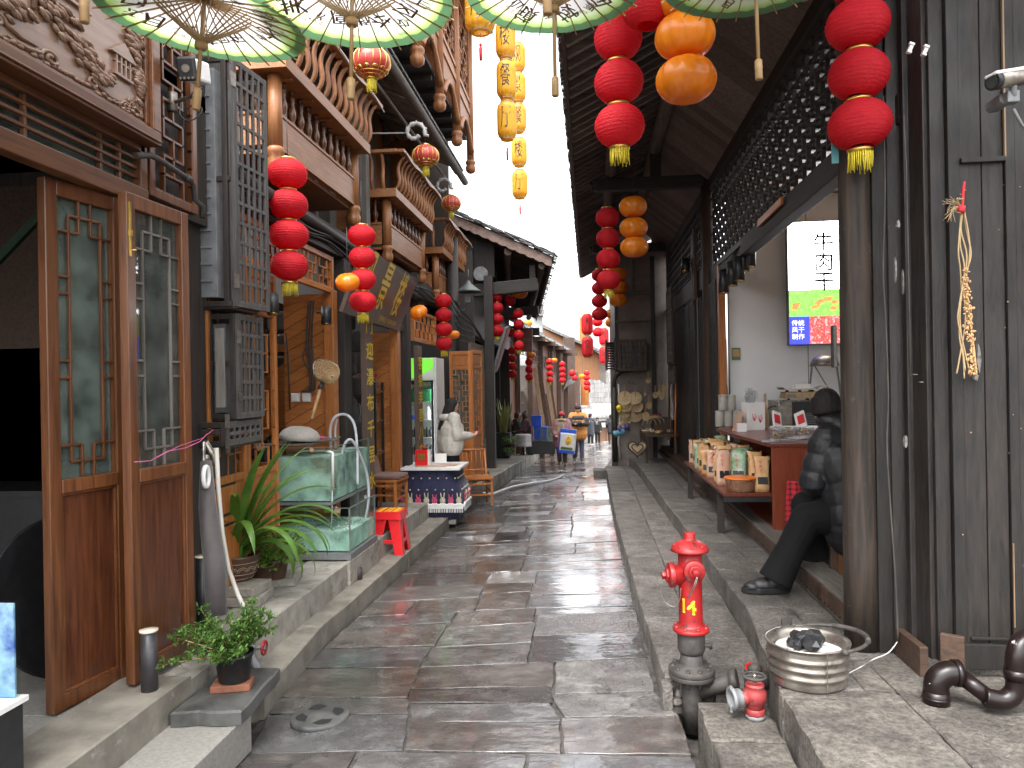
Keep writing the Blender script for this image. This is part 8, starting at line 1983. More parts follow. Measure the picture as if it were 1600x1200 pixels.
for k in range(9): drink(FX0+.12+k*.056,FY+.12,zz+.014+.27*4,.026,.13,'redpaint' if k < 5 else ('yellowpaint' if k < 7 else 'foilgreen'),['leftmost red','second red','third red','fourth red','rightmost red','left yellow','right yellow','left green','right green'][k]+' drink can on the top rack of the fridge','drinks in the fridge')
b = MB(); b.b2((FX0+.1,FY+.06,zz+.27*3+.014),(FX1-.1,FY+.45,zz+.27*3+.22)); b.build('bottle_crate',mat('crate_green',(.04,.22,.09),(.02,.12,.05),ns=60,rough=.4,bump=.8),label='block of green bottles on the second rack of the fridge',cat='crate')
drink(FX1-.16,FY+.12,zz+.27*2+.014,.035,.2,'white','white bottle with a red cap on the third rack of the fridge','drinks in the fridge'); drink(FX1-.28,FY+.12,zz+.27*2+.014,.04,.07,'orangeplastic','orange can on the third rack of the fridge','drinks in the fridge'); drink(FX1-.40,FY+.12,zz+.27*2+.014,.03,.08,'blueplastic','blue can on the third rack of the fridge','drinks in the fridge')
for r_i in (0,1):
    for k in range(8): drink(FX0+.12+k*.062,FY+.12,zz+.27*r_i+.014,.027,.16,'black',f"{['leftmost','second','third','fourth','fifth','sixth','seventh','rightmost'][k]} dark bottle in the row on the {['lowest','second lowest'][r_i]} fridge rack",f"dark bottles on the {['lowest','second lowest'][r_i]} fridge rack")
fret_door('fretted_door',(-2.22,11.62),(-1.86,11.62),.25,2.34,'tall honey-coloured fretted leaf facing the camera behind the woman in cream',m_='honey',nu=5,nz=12,glassm='glass_dusty',seed=3)
fret_door('fretted_door',(-1.845,11.64),(-1.77,12.15),.25,2.36,'honey-coloured fretted leaf folded back behind the woman in cream',m_='honey',nu=3,nz=12,seed=5)
bamboo_chair(L(-1.72,10.95,.0),R(200),'honey wooden chair half hidden behind the skirted table',cushion=False,s_=1.1)
b = MB(); b.tube(smooth_path([GR(*q)+L(0,0,.02) for q in ((733,771),(752,772),(768,774),(783,769),(800,763),(830,757),(862,752),(880,745))],6),.023,8); b.build('grey_hose',M['hose'],label='pale grey hose snaking across the paving from the skirted table',cat='hose')
b = MB(); q = GR(762,760); b.tube([q+L(-.1,0,.25),q+L(0,0,.25),q],.035,10); b.ball(q+L(0,0,.14),.045,8); b.ball(q+L(.03,-.03,.2),.02,6); b.build('standpipe',M['iron'],label='short rusty standpipe at the foot of the left pavement',cat='pipe')
column((-2.28,12.35,.1),.22,4.2,'round dark column wrapped in cables behind the folded honey doors',round_=True)
b = MB()
for k in range(6):
    a = k*.5; b.tube(smooth_path([at(700+k*3,455+k*12,'x',-2.2),at(716,480+k*10,'x',-2.12),at(735+k*3,500+k*8,'x',-2.05),at(752+k*2,525+k*5,'x',-2.0)],6),.012,6)
b.tube(smooth_path([at(712,470,'x',-2.15),at(722,485,'x',-2.1),at(732,474,'x',-2.1)],6),.014,6); b.build('cable_tangle',M['cable'],label='tangle of dark cables and conduits round the column above the folded doors',cat='cable')
b = MB(); c = at(732,452,'y',12.6); b.lathe([(.02,.15),(.05,.10),(.20,-.02),(.22,-.05),(.2,-.05),(0,.05)],c,24); b.tube([c+L(0,0,.13),c+L(0,0,.35)],.01,6); b.build('enamel_lamp_shade',mat('enamel',(.14,.16,.15),(.09,.1,.1),rough=.35),label='grey enamel lamp shade hanging from the farthest balcony',cat='lamp')
b = MB(); b.box(at(731,467,'y',12.6),(.10,.08,.13)); b.build('junction_box',M['grey'],label='small grey junction box under the enamel lamp',cat='box',bev=.004)
# gable-roofed house, left beyond the restaurant
t = thing('gable_house',L(-3,16,0),'dark timber house with a tiled gable roof leaning over the lane beyond the restaurant','building')
YA,YB = 14.0,20.6
tip = L(-.66,YA,4.22); root = L(-2.75,YA,5.20); tipb = L(-1.42,YB,3.72); rootb = L(-3.4,YB,4.75)
b = MB(); dn = L(0,0,.05); b.add([tip,root,rootb,tipb,tip-dn,root-dn,rootb-dn,tipb-dn],[(0,3,2,1),(4,5,6,7),(0,1,5,4),(1,2,6,5),(2,3,7,6),(3,0,4,7)]);
far = L(-4.9,YA,4.2); farb = L(-5.5,YB,3.7); b.add([root,far,farb,rootb,root-dn,far-dn,farb-dn,rootb-dn],[(0,3,2,1),(4,5,6,7),(0,1,5,4),(1,2,6,5),(2,3,7,6),(3,0,4,7)]); b.build('roof_deck',M['dark_y'],t)
b = MB(); rt_ = random.Random(41)
for j in range(15):
    for i in range(56):
        f,g_ = j/15,i/56
        p = tip.lerp(root,f).lerp(tipb.lerp(rootb,f),g_); s_ = (root-tip).normalized()
        b.box(p+L(.03,.05,.035+rt_.uniform(0,.015)),(.19,.095,.014),RY(.44)@RX(rt_.uniform(-.12,.12)))
        if i == 0:
            for k in range(3): b.box(p+L(rt_.uniform(-.03,.03),-.03,.03+.02*k),(.16,.12,.014),RY(.44)@RZ(rt_.uniform(-.2,.2)))
b.build('roof_tile',M['tileroof'],t)
b = MB(); n = 36; pts = []     # wavy verge board
for k in range(n+1):
    f = k/n; p = tip.lerp(root,f); pts.append(p+L(0,-.03,-.03))
low = [p+L(0,0,-.16-.03*abs(math.sin(i*1.05))) for i,p in enumerate(pts)]
for i in range(n): b.prism([pts[i],pts[i+1],low[i+1],low[i]],(0,.03,0))
b.build('verge_board',mat('verge',(.24,.17,.14),(.15,.10,.085),ns=12,rough=.8,bump=.4),t)
b = MB()
for k in range(30): f = k/29; a = tip.lerp(tipb,f); c_ = root.lerp(rootb,f); b.bar(a-L(0,0,.09),c_-L(0,0,.09),.05,.06)
b.bar(tip-L(.02,0,.10),tipb-L(.02,0,.10),.03,.12); b.bar(tip-L(-.02,0,.03),tipb-L(-.02,0,.03),.05,.05)
b.tube([L(-.85,14.05,4.05),L(-1.6,20,3.6)],.07,10); b.tube([L(-1.5,14.05,4.35),L(-2.2,20,3.9)],.08,10); b.build('rafter',M['brown_x'],t)
for p_,q_,w_,h_ in ((L(-2.4,14.25,3.62),L(-.95,14.25,3.72),.16,.24),(L(-1.05,14.25,3.7),L(-1.05,14.25,4.1),.12,.12),(L(-2.4,16.5,3.4),L(-1.1,16.5,3.45),.14,.2),(L(-2.6,19.8,3.2),L(-1.3,19.8,3.2),.14,.2)):
    b = MB(); b.bar(p_,q_,w_,h_); b.build('beam',M['dark_x'],t,bev=.01)
b = MB(); b.b2((-2.9,14.2,3.5),(-2.35,14.3,5.0)); b.b2((-2.35,14.3,3.9),(-1.8,14.36,4.8)); b.b2((-2.8,14.1,-.3),(-2.2,14.2,4.4)); b.b2((-6,20.5,-.8),(-2.2,20.6,4.4)); b.b2((-5.6,14.2,-.3),(-5.5,20.5,4.2))
b.b2((-2.35,14.2,2.75),(-2.2,20.6,4.5)); b.build('wall',M['dark_z'],t)
b = MB(); b.tube([L(-2.05,14.2,3.95),L(-2.05,14.12,3.95)],.14,16); b.build('round_fan',M['grey'],t)
for x,y in ((-1.90,14.15),(-2.40,16.2),(-2.5,18.5),(-2.55,20.4)): b = MB(); b.box(L(x,y,1.75),(.17,.17,4.3)); b.build('post',M['dark_z'],t)
b = MB(); fr = Fr((-2.05,12.75,0),(.02,1));
for k in range(4): frame_rect(b,fr,.42*k,.42*k+.40,.24,2.55,.03,-.03,0); rails(b,fr,.42*k,.42*k+.40,.24,2.55,.03,-.03,0,.04); fr.box(b,.42*k+.03,.42*k+.37,-.02,-.01,.28,1.0); grid(b,fr,.42*k+.04,.42*k+.36,.75,1.0,3,2,.012,0,.015); grid(b,fr,.42*k+.04,.42*k+.36,1.0,2.5,3,1,.012,0,.015)
fr.box(b,0,1.66,-.04,-.03,.24,2.55); b.build('panelled_screen',mat('pale_panel',(.20,.14,.10),(.13,.09,.065),ns=5,sc=(6,6,1),rough=.6),t)
for (y0,y1,seed) in ((14.3,15.8,2),(17.5,18.8,5)):
    b = MB(); fr = Fr((-2.45,y0,0),(0,1)); W_ = y1-y0; fret2(b,fr,0,W_,1.0-.0,2.6,7,8,.022,0,.02,seed); frame_rect(b,fr,0,W_,-.2,2.7,.06,-.05,.02); rails(b,fr,0,W_,-.2,2.7,.06,-.05,.02,.06); fr.box(b,0,W_,-.06,-.03,-.2,.9); b.build('window_frame',M['brown_z'],t)
# lit shop window with shelves
t2 = thing('open_shop_window',L(-2.6,23.2,-.3),'open shop window with pale shelves between dark posts on the left','window'); b = MB()
b.b2((-3.6,24.02,-.6),(-2.1,24.06,2.2)); b.build('back_wall',M['plaster'],t2); b = MB()
for z in (.35,.75,1.15,1.55): b.b2((-3.3,23.6,z),(-2.15,24.0,z+.03))
b.b2((-2.75,23.5,.2),(-2.71,23.56,1.9)); b.b2((-3.3,22.5,.22),(-2.25,22.9,.28)); b.build('shelf',M['bare_x'],t2)
b = MB()
for k in range(8): b.box(L(-3.1+k*.11,23.8,1.28+.4*(k%2)),(.09,.1,.2))
b.build('carton',M['kraft'],t2)
b = MB(); b.lathe([(.0,0),(.10,0),(.12,.13),(.0,.13)],GR(805,650)*0+D(806,650,22.3),16); b.bar(D(809,648,22.3),D(814,645,22.3),.03,.03); b.build('red_scoop',M['redplastic'],label='red plastic scoop on the sill of the open shop window',cat='scoop')
b = MB(); c_ = D(783,546,14.6)
b.box(c_,(.05,.5,.95),RY(.32)@RX(.15)); o = b.build('slanted_sign_board',M['grey'],label='narrow slanted red and grey board hung on the gable house',cat='sign board'); b = MB(); b.box(c_+L(.03,-.0,.02),(.03,.42,.8),RY(.32)@RX(.15)); b.build('red_face',mat('red_face',(.30,.05,.05),(.2,.03,.03),rough=.5),o)
c_ = D(817,532,19.2); b = MB(); b.box(c_,(.5,.05,.6),RX(-.25)); o = b.build('faded_signboard',mat('faded_sign',(.22,.07,.06),(.15,.06,.05),rough=.4),label='faded dark red signboard leaning over the shop window',cat='sign board')
b = MB(); put_text(b,'土家饭店',.11,c_+L(0,-.036,0),(1,0,0),(0,.25,1)); b.build('lettering',mat('faded_gold',(.45,.28,.15),rough=.5),o)

# brown house with porch roof further down
t = thing('porch_house',L(-2.4,26,-.5),'long brown timber house with a tiled porch roof before the end of the lane','building')
e0,e1 = D(800,500,19.6),D(891,549,31.0)
b = MB(); up_ = L(-1.3,0,.75)
b.add([e0,e1,e1+up_,e0+up_,e0-dn,e1-dn,e1+up_-dn,e0+up_-dn],[(0,1,2,3),(7,6,5,4),(0,4,5,1),(1,5,6,2),(2,6,7,3),(3,7,4,0)])
for i in range(64):
    p = e0.lerp(e1,i/63); q = p+up_; b.tube([p+L(.04,0,.03),q+L(0,0,.05)],.065,6)
b.build('porch_roof',M['tileroof'],t)
b = MB()
for i in range(64): p = e0.lerp(e1,i/63); b.tube([p+L(.03,-.0,.0),p+L(.06,-.0,.0)],.055,8)
b.build('eave_tile',mat('eave_white',(.5,.5,.48),(.3,.3,.29),rough=.8),t)
wx0,wx1 = e0.x-.55,e1.x-.35
def WX(y): return wx0+(wx1-wx0)*(y-19.6)/11.2
b = MB(); y = 20.6; rt_ = random.Random(3)
while y < 31.5:
    w_ = .22; zt0 = e0.z+(e1.z-e0.z)*(y-19.6)/11.4; g0 = gz(y)-.3
    if not (22.3 < y < 23.9): b.add([L(WX(y),y,g0),L(WX(y+w_),y+w_-.012,g0),L(WX(y+w_),y+w_-.012,zt0+.1),L(WX(y),y,zt0+.1),L(WX(y)-.06,y,g0),L(WX(y+w_)-.06,y+w_-.012,g0),L(WX(y+w_)-.06,y+w_-.012,zt0+.1),L(WX(y)-.06,y,zt0+.1)],[(0,3,2,1),(4,5,6,7),(0,1,5,4),(1,2,6,5),(2,3,7,6),(3,0,4,7)])
    y += w_
b.b2((-5,31.4,-2.5),(WX(31.4)+.06,31.5,2.3)); b.b2((-5,20.6,-.9),(WX(20.6),20.68,3.0)); b.build('plank_wall',mat('redbrown_planks',(.16,.07,.04),(.07,.03,.02),ns=3,sc=(8,8,1),rough=.6,island=.4),t)
for y in (20.7,22.2,24.0,25.9,27.8,29.6,31.3): b = MB(); zt0 = e0.z+(e1.z-e0.z)*(y-19.6)/11.4; b.box(L(WX(y)+.08,y,(gz(y)+zt0)/2),(.15,.15,zt0-gz(y)+.2)); b.bar(L(WX(y),y,zt0-.1),L(WX(y)+.6,y,zt0-.1),.1,.14); b.build('post',M['brown_z'],t)
b = MB(); fr = Fr((WX(20.8)+.04,20.8,0),(wx1-wx0,11.2))
for k in range(6): fret2(b,fr,k*1.75+.1,k*1.75+1.6,e0.z-.62-k*.17,e0.z-.22-k*.17,10,2,.025,.0,.02,k)
b.build('fret_band',M['brown_z'],t)
b = MB(); b.b2((-3.6,22.3,-1),(-3.5,24.0,2.2)); b.b2((-3.6,24.0,-.9),(WX(24),24.05,2.4)); b.build('inner_wall',M['plaster'],t)
# planks leaning
for i in range(7):
    y = 24.4+i*.42; x = WX(y)+.14; b = MB(); rr_ = random.Random(i); h_ = rr_.uniform(1.7,3.0); b.bar(L(x+.35,y+rr_.uniform(-.2,.2),gz(y)+.22),L(x+.03,y+rr_.uniform(-.5,.1),gz(y)+.2+h_),.13,.05)
    b.build('leaning_plank',M['bare_z'] if i in (0,5) else M['brown_z'],label=['nearest, pale','second','third','fourth','fifth','sixth, pale','farthest'][i]+' plank leaning upright against the brown house',cat='plank',group='planks leaning on the brown house')
# blue crates and tank
c = D(840,690,21.4); c.z = gz(c.y)+.22
for i,(dx,dz,s_,m_,lb) in enumerate(((.10,.62,(.36,.4,.36),'blueplastic','translucent blue crate standing on the left pavement by the brown house'),(-.02,.98,(.28,.3,.30),'blueplastic','smaller blue crate stacked on top of the other blue crate'))):
    b = MB(); b.box(c+L(dx,0,dz),s_,taper=1.06); b.box(c+L(dx,0,dz+s_[2]/2),(s_[0]*1.12,s_[1]*1.12,.03)); b.build('blue_crate',mat('crate_blue',(.03,.12,.62),(.02,.08,.5),rough=.3,trans=.3,bump=0) if i == 0 else bpy.data.materials['crate_blue'],label=lb,cat='crate',bev=.01)
t_ = thing('tank_cart',c,'glass tank on a black wheeled stand beside the blue crates','tank'); b = MB(); b.box(c+L(.1,0,.22),(.85,.5,.36));
for x in (-.25,.45): b.ball(c+L(x,-.2,.03),.04,8)
b.build('stand',M['black'],t_,bev=.01); b = MB(); b.box(c+L(.3,0,.60),(.46,.45,.38)); b.build('tank',M['glass_dusty'],t_)
# plants by the post
c = D(787,707,19.2); c.z = gz(c.y)+.22; t_ = thing('snake_plant',c,'tall snake plant with yellow-edged blades in a dark square pot','potted plant')
b = MB(); b.box(c+L(0,0,.33),(.34,.34,.66),taper=1.15)
for k in range(5): b.box(c+L(0,0,.1+k*.12),(.35,.35,.01))
b.build('pot',M['black'],t_); b = MB(); ro = random.Random(2)
for k in range(26): a = ro.uniform(0,6.28); strap_leaf(b,c+L(ro.uniform(-.1,.1),ro.uniform(-.1,.1),.64),a,ro.uniform(.5,.95),ro.uniform(1.15,1.5),.1,.03)
b.build('blades',mat('snake_leaf',(.22,.26,.07),(.35,.33,.12),ns=3,rough=.4),t_)
small_pot(D(799,707,18.9)*1.0,.13,.24,'bushy yellow-green plant in a small pot beside the snake plant','pot',260,9,.24,.30)
small_pot(D(795,712,18.6)*1.0,.10,.12,'low plant in a small grey pot at the pavement edge','grey',120,10,.16,.14)
# grey gable and wooden gable further off
t = thing('wooden_gable_house',L(-2,38,-1.5),'orange plank gable with grey tiles rising behind the porch roof','building')
P0,P1,P2,P3 = D(846,505,36),D(936,552,38),D(936,585,38),D(846,548,36)
b = MB(); b.prism([P0+L(0,0,-.0),P1,P2+L(0,0,-.3),P3+L(0,0,-1.2)],(0,.3,0)); b.build('plank_gable',mat('orange_planks',(.30,.14,.06),(.21,.09,.04),ns=3,sc=(8,1,1),rough=.6,wave=('X',6,.5)),t)
b = MB(); b.prism([P0+L(-.4,-.3,.12),P1+L(.5,-.3,-.02),P1+L(.5,-.3,-.16),P0+L(-.4,-.3,-.02)],(0,1.2,0)); b.build('verge',M['tileroof'],t)
b = MB(); xg = D(904,600,38).x; b.b2((-8,36.4,-3),(xg,36.6,P2.z+.1)); b.b2((xg-.2,36.6,-3),(xg,44,P2.z-.1)); b.build('wall',M['brown_z'],t); b = MB(); b.prism([D(932,550,38),D(947,560,38),D(947,600,38),D(932,590,38)],(0,.4,0)); b.build('bracket_board',M['grey_z'],t)
t = thing('pale_gable_house',L(-6,34,0),'pale grey plastered gable showing over the porch roof','building'); b = MB(); b.prism([D(770,520,34),D(790,498,34),D(835,488,34),D(847,492,34),D(848,560,34),D(770,560,34)],(0,.5,0)); b.build('gable_wall',mat('pale_gable',(.42,.43,.42),(.33,.34,.33),ns=4,rough=.8),t); b = MB(); b.bar(D(832,486,34),D(850,490,34),.7,.3); b.build('ridge',M['tileroof'],t)
# wooden post house edge at the bend, with awning
column(D(892,695,33)+L(0,0,-.2),.5,5.0,'dark square post at the end of the brown house','brown_z')
b = MB(); b.prism([D(879,610,31),D(886,594,31),D(901,590,31),D(897,597,31),D(888,600,31)],(0,-.3,-.05)); b.build('awning',M['grey'],label='small dark awning sticking out at the end of the brown house',cat='awning')
column(D(913,600,42)+L(0,0,-1.2),.45,5.0,'weathered orange timber post above the distant lantern string','honey_z')
# end house closing the lane
t = thing('end_house',L(0,58,-3),'low house with a big grey tiled roof closing the end of the lane','building')
YE = 58; g0 = 0
def EP(px,py,y=YE): return at(px,py,'y',y)
b = MB(); p = [EP(895,655,58),EP(985,655,58),EP(985,560,66),EP(895,572,66)]; b.prism(p,(0,0,-.15))
r_ = random.Random(1)
for i in range(46):
    f = i/45; a = p[0].lerp(p[1],f); c_ = p[3].lerp(p[2],f)
    for k in range(12): q0 = a.lerp(c_,k/12); q1 = a.lerp(c_,(k+1.15)/12); b.bar(q0+L(r_.uniform(-.02,.02),0,.10),q1+L(0,0,.08),.07,.05)
b.build('roof',mat('tileroof_far',(.17,.165,.16),(.085,.083,.08),ns=14,rough=.85,bump=.5,bd=.02,island=.35),t)
b = MB(); gzE = EP(930,690).z-.3; b.b2((EP(890,0).x,58.6,gzE),(EP(914,0).x,58.9,EP(0,655).z+.1)); b.b2((EP(914,0).x,58.4,EP(0,668).z),(EP(1000,0).x,59,EP(0,645).z)); b.b2((EP(948,0).x,58.5,gzE),(EP(1000,0).x,58.9,EP(0,645).z)); b.build('wall',M['farhouse'],t)
b = MB(); x0,x1 = EP(921,0).x,EP(947,0).x
for k in range(8): b.b2((x0+(x1-x0)*k/8,58.55,gzE),(x0+(x1-x0)*(k+.93)/8,58.62,EP(0,672).z))
b.build('door',mat('far_door',(.30,.15,.075),(.19,.09,.045),ns=4,sc=(3,3,.6),rough=.6,island=.3),t)
b = MB(); b.b2((EP(914,0).x,58.5,gzE),(EP(921,0).x,58.65,EP(0,668).z)); b.b2((EP(947,0).x,58.3,gzE),(EP(949,0).x,58.5,EP(0,645).z)); b.build('door_frame',M['white'],t)
b = MB(); b.prism([EP(898,668,57.5),EP(953,664,57.5),EP(953,657,58.5),EP(898,661,58.5)],(0,0,-.15)); b.build('canopy',mat('canopy_far',(.34,.34,.32),(.25,.25,.24),rough=.8),t)
b = MB(); b.b2((EP(916,0).x,57.4,EP(0,676).z),(EP(919.5,0).x,57.5,EP(0,669).z)); b.b2((EP(905,0).x,57.4,EP(0,674).z),(EP(911,0).x,57.45,EP(0,664).z)); b.build('red_notice',M['seal'],t)
b = MB(); b.tube(smooth_path([D(893,632,36),D(896,650,36),D(893,668,36)],4),.06,6); b.ball(D(894,634,36),.25,8); b.ball(D(894,648,36),.18,8); b.build('red_bow',M['seal'],label='red ribbon bow hanging by the post at the end of the brown house',cat='bow')
# thin cable across the lane
b = MB(); b.tube([D(852,458,14.5),D(882,460,14.7),D(915,460,15)],.008,5); b.build('overhead_cable',M['grey'],label='thin grey cable strung across the lane between the eaves',cat='cable')
# distant hills closing the view behind the roofs
b = MB(); vs = []; fs = []; nx = 40
for j in range(6):
    for i in range(nx+1):
        x = -160+320*i/nx; y = 150+j*18; z = -8 + j*1.2+ 1.5*math.sin(i*.5+j)
        vs.append((x,y,z))
for j in range(5):
    for i in range(nx): a = j*(nx+1)+i; fs.append((a,a+1,a+nx+2,a+nx+1))
b.add(vs,fs,0,True); b.build('hills',mat('hill',(.10,.12,.10),(.07,.09,.07),ns=2,rough=1),kind='structure')
# people
def remeshed(name,mb,m_,parent,voxel=.010,smooth=3,flat=False,label=None):
    o = mb.build(name,m_,parent)
    md = o.modifiers.new('r','REMESH'); md.mode = 'VOXEL'; md.voxel_size = voxel; md.use_smooth_shade = True
    ms = o.modifiers.new('s','SMOOTH'); ms.iterations = smooth; ms.factor = .5
    dg = bpy.context.evaluated_depsgraph_get(); me = bpy.data.meshes.new_from_object(o.evaluated_get(dg)); o.modifiers.clear(); old = o.data; o.data = me; bpy.data.meshes.remove(old)
    if label: o['label'] = label
    return o
def chain(mb,pts,rs,n=14,squash=None):
    pts = [Vector(p) for p in pts]
    for i in range(len(pts)-1):
        mb.tube([pts[i],pts[i+1]],[rs[i],rs[i+1]],n)
    for p,r in zip(pts,rs): mb.ball(p,r,n)
def puffy(mb,pts,rs,seg=.055,amp=.012):
    """quilted tube: bulging segments along a limb or trunk"""
    pts = [Vector(p) for p in pts]; L_ = sum((b_-a).length for a,b_ in zip(pts,pts[1:])); path = []; N_ = max(8,int(L_/.010)); acc = 0
    for i,(a,b_) in enumerate(zip(pts,pts[1:])):
        k = max(2,int((b_-a).length/L_*N_))
        for j in range(k): f = j/k; path.append((a.lerp(b_,f),rs[i]*(1-f)+rs[i+1]*f))
    path.append((pts[-1],rs[-1])); d = 0; P_ = []; Rr = []; prev = path[0][0]
    for p,r in path: d += (p-prev).length; prev = p; P_.append(p); Rr.append(r + amp*(abs(math.sin(math.pi*d/seg))**.6 - .6))
    mb.tube(P_,Rr,18); mb.ball(P_[0],Rr[0],14); mb.ball(P_[-1],Rr[-1],14)
class Fig:
    def __init__(s,base,yaw,h=1.7,label='',group=None,pose=None):
        s.k = h/1.70; s.base = Vector(base); s.R = RZ(yaw); s.t = thing('person',base,label,'person',group)
        j = dict(head=(0,.02,1.575),neck=(0,0,1.44),chest=(0,0,1.25),waist=(0,0,1.05),pelvis=(0,0,.93),
                 shL=(-.175,0,1.39),elL=(-.22,-.02,1.12),wrL=(-.22,.08,.88),shR=(.175,0,1.39),elR=(.22,-.02,1.12),wrR=(.22,.08,.88),
                 hipL=(-.09,0,.90),knL=(-.10,.02,.50),anL=(-.10,-.01,.09),hipR=(.09,0,.90),knR=(.10,.02,.50),anR=(.10,-.01,.09),look=(0,1,0))
        j.update(pose or {}); s.j = j
    def P(s,name):
        v = s.j[name] if isinstance(name,str) else name
        return s.base + s.R @ (Vector(v)*s.k)
    def dirv(s,v): return (s.R @ Vector(v)).normalized()
    def body(s,vox=.010,curl=.5):
        k = s.k; b = MB(); P = s.P
        chain(b,[P('pelvis'),P('waist'),P('chest')],[.125*k,.11*k,.135*k]); chain(b,[P('chest'),P('neck')],[.10*k,.055*k]); chain(b,[P('shL'),P('chest'),P('shR')],[.055*k,.10*k,.055*k])
        hd = P('head'); chain(b,[P('neck'),hd-Vector((0,0,.05*k))],[.054*k,.050*k])
        look = s.dirv(s.j['look']); rotz = look.to_track_quat('Y','Z').to_matrix()
        H = lambda x,y,z: hd + rotz@(Vector((x,y,z))*k)
        b.ball(H(0,-.008,.02),(.076*k,.094*k,.092*k),20,rot=rotz); b.ball(H(0,.022,-.045),(.056*k,.066*k,.068*k),16,rot=rotz)      # skull, jaw
        b.ball(H(0,.088,-.012),(.012*k,.018*k,.022*k),10,rot=rotz); b.ball(H(0,.080,-.050),(.024*k,.012*k,.012*k),10,rot=rotz); b.ball(H(0,.068,-.085),(.022*k,.018*k,.015*k),8,rot=rotz)
        for sx in (-1,1): b.ball(H(sx*.077,-.005,-.01),(.010*k,.020*k,.030*k),8,rot=rotz); b.ball(H(sx*.035,.060,-.03),(.024*k,.02*k,.02*k),8,rot=rotz)
        for q in 'LR':
            chain(b,[P('sh'+q),P('el'+q),P('wr'+q)],[.050*k,.038*k,.026*k]); chain(b,[P('hip'+q),P('kn'+q),P('an'+q)],[.082*k,.055*k,.036*k])
            a = P('an'+q); f = s.dirv((0.12 if q=='R' else -.12,1,0)) if 'ft'+q not in s.j else s.dirv(s.j['ft'+q]); chain(b,[a-Vector((0,0,.04*k)),a+f*.14*k-Vector((0,0,.06*k))],[.036*k,.028*k])
            # hand: palm, four unequal bent fingers and a thumb
            w = P('wr'+q); d = (w-P('el'+q)).normalized()
            if 'hd'+q in s.j: d = s.dirv(s.j['hd'+q])
            x_,y_ = basis(d); side = x_; nrm = y_
            b.ball(w+d*.045*k,(.036*k,.036*k,.036*k),10)
            b.box(w+d*.05*k,(.07*k,.028*k,.08*k),Matrix((side,nrm,d)).transposed())
            for i,ln in enumerate((.068,.078,.072,.056)):
                o = w+d*.085*k+side*(.027-.018*i)*k; c1 = (d*math.cos(curl)+nrm*math.sin(curl)); c2 = (d*math.cos(curl*2.2)+nrm*math.sin(curl*2.2)); b.tube([o,o+c1*ln*.5*k,o+c1*ln*.5*k+c2*ln*.5*k],[.0095*k,.009*k,.007*k],8); b.ball(o+c1*ln*.5*k+c2*ln*.5*k,.007*k,6)
            o = w+d*.025*k+side*.032*k; c1 = (d*.7+side*.6+nrm*.35).normalized(); b.tube([o,o+c1*.035*k,o+(c1*.035+(d*.9+nrm*.5).normalized()*.03)*k],[.012*k,.010*k,.008*k],8)
        o = remeshed('body',b,M['skin'],s.t,vox)
        e = MB()
        for sx in (-1,1): e.ball(H(sx*.030,.082,.008),(.010*k,.005*k,.006*k),8,rot=rotz); e.box(H(sx*.031,.084,.030),(.030*k,.004*k,.005*k),rotz)
        e.build('eyes',M['hair'],o); e = MB(); e.box(H(0,.091,-.050),(.036*k,.004*k,.008*k),rotz); e.build('lips',M['cushion'],o)
        s.H = H; s.rotz = rotz; return o
    def hair(s,long_=0.0,m_='hair',bun=False):
        k = s.k; b = MB(); H = s.H; b.ball(H(0,-.022,.035),(.086*k,.094*k,.092*k),18,rot=s.rotz); b.ball(H(0,-.05,-.02),(.078*k,.055*k,.07*k),14,rot=s.rotz)
        if bun: b.ball(H(0,-.06,.13),(.04*k,.04*k,.04*k),12)
        if long_:
            for i in range(11):
                a = math.pi*(i/10)*1.15 - .12*math.pi; x,y = -.078*math.cos(a),-.012-.078*math.sin(a); b.tube([H(x*.9,y*.9,.06),H(x*1.02,y,-.03),H(x*1.05,y*1.05,-.03-long_*.5),H(x*.85+.0,y*1.05,-.03-long_)],[.03*k,.03*k,.028*k,.012*k],8)
        o = remeshed('hair',b,M[m_],s.t,.009,2); return o
    def hat(s,m_,beanie=True,pom=False):
        k = s.k; b = MB(); H = s.H; b.ball(H(0,-.012,.055),(.092*k,.104*k,.085*k),20,rot=s.rotz); o = b
        b.lathe([(.090*k,0),(.097*k,.012*k),(.096*k,.04*k),(.088*k,.05*k)],H(0,-.010,.022),24,cap=True,fn=lambda a,z: 1.04)
        if pom: b.ball(H(0,-.01,.15),.03*k,10)
        return b.build('hat',M[m_],s.t)
    def coat(s,m_,hem=.80,thick=1.0,puff=True,hood=False,sleeves=True,m2=None,wide=1.0,seg=.075,vox=.010,amp=.012,collar=True,ar=1.0):
        k = s.k; P = s.P; b = MB(); a_ = amp if puff else 0.0
        hl = s.j['pelvis'][2]; hp = P((s.j['pelvis'][0],s.j['pelvis'][1],hem)) if 'hem' not in s.j else P('hem'); sd = s.dirv((1,0,0))
        top = P('neck')-Vector((0,0,.07*k)) if 'ctop' not in s.j else P('ctop')
        for sx in (-.075,-.025,.025,.075):
            puffy(b,[hp+sd*sx*k*1.05*wide,P('waist')+sd*sx*k*wide,P('chest')+sd*sx*1.2*k*wide,top+sd*sx*.6*k],[.118*k*thick*wide,.118*k*thick*wide,.122*k*thick,.075*k*thick],seg*k,a_*k)
        chain(b,[P('shL'),P('neck')-Vector((0,0,.06*k)),P('shR')],[.072*k*thick,.075*k,.072*k*thick])
        for q in 'LR':
            puffy(b,[P('sh'+q),P('el'+q),P('wr'+q).lerp(P('el'+q),.08)],[.076*k*thick*ar,.066*k*thick*ar,.046*k*thick*ar],seg*k,a_*k)
        if collar: b.lathe([(.060*k,-.04*k),(.078*k,0),(.076*k,.04*k),(.062*k,.05*k)],P('neck'),18)
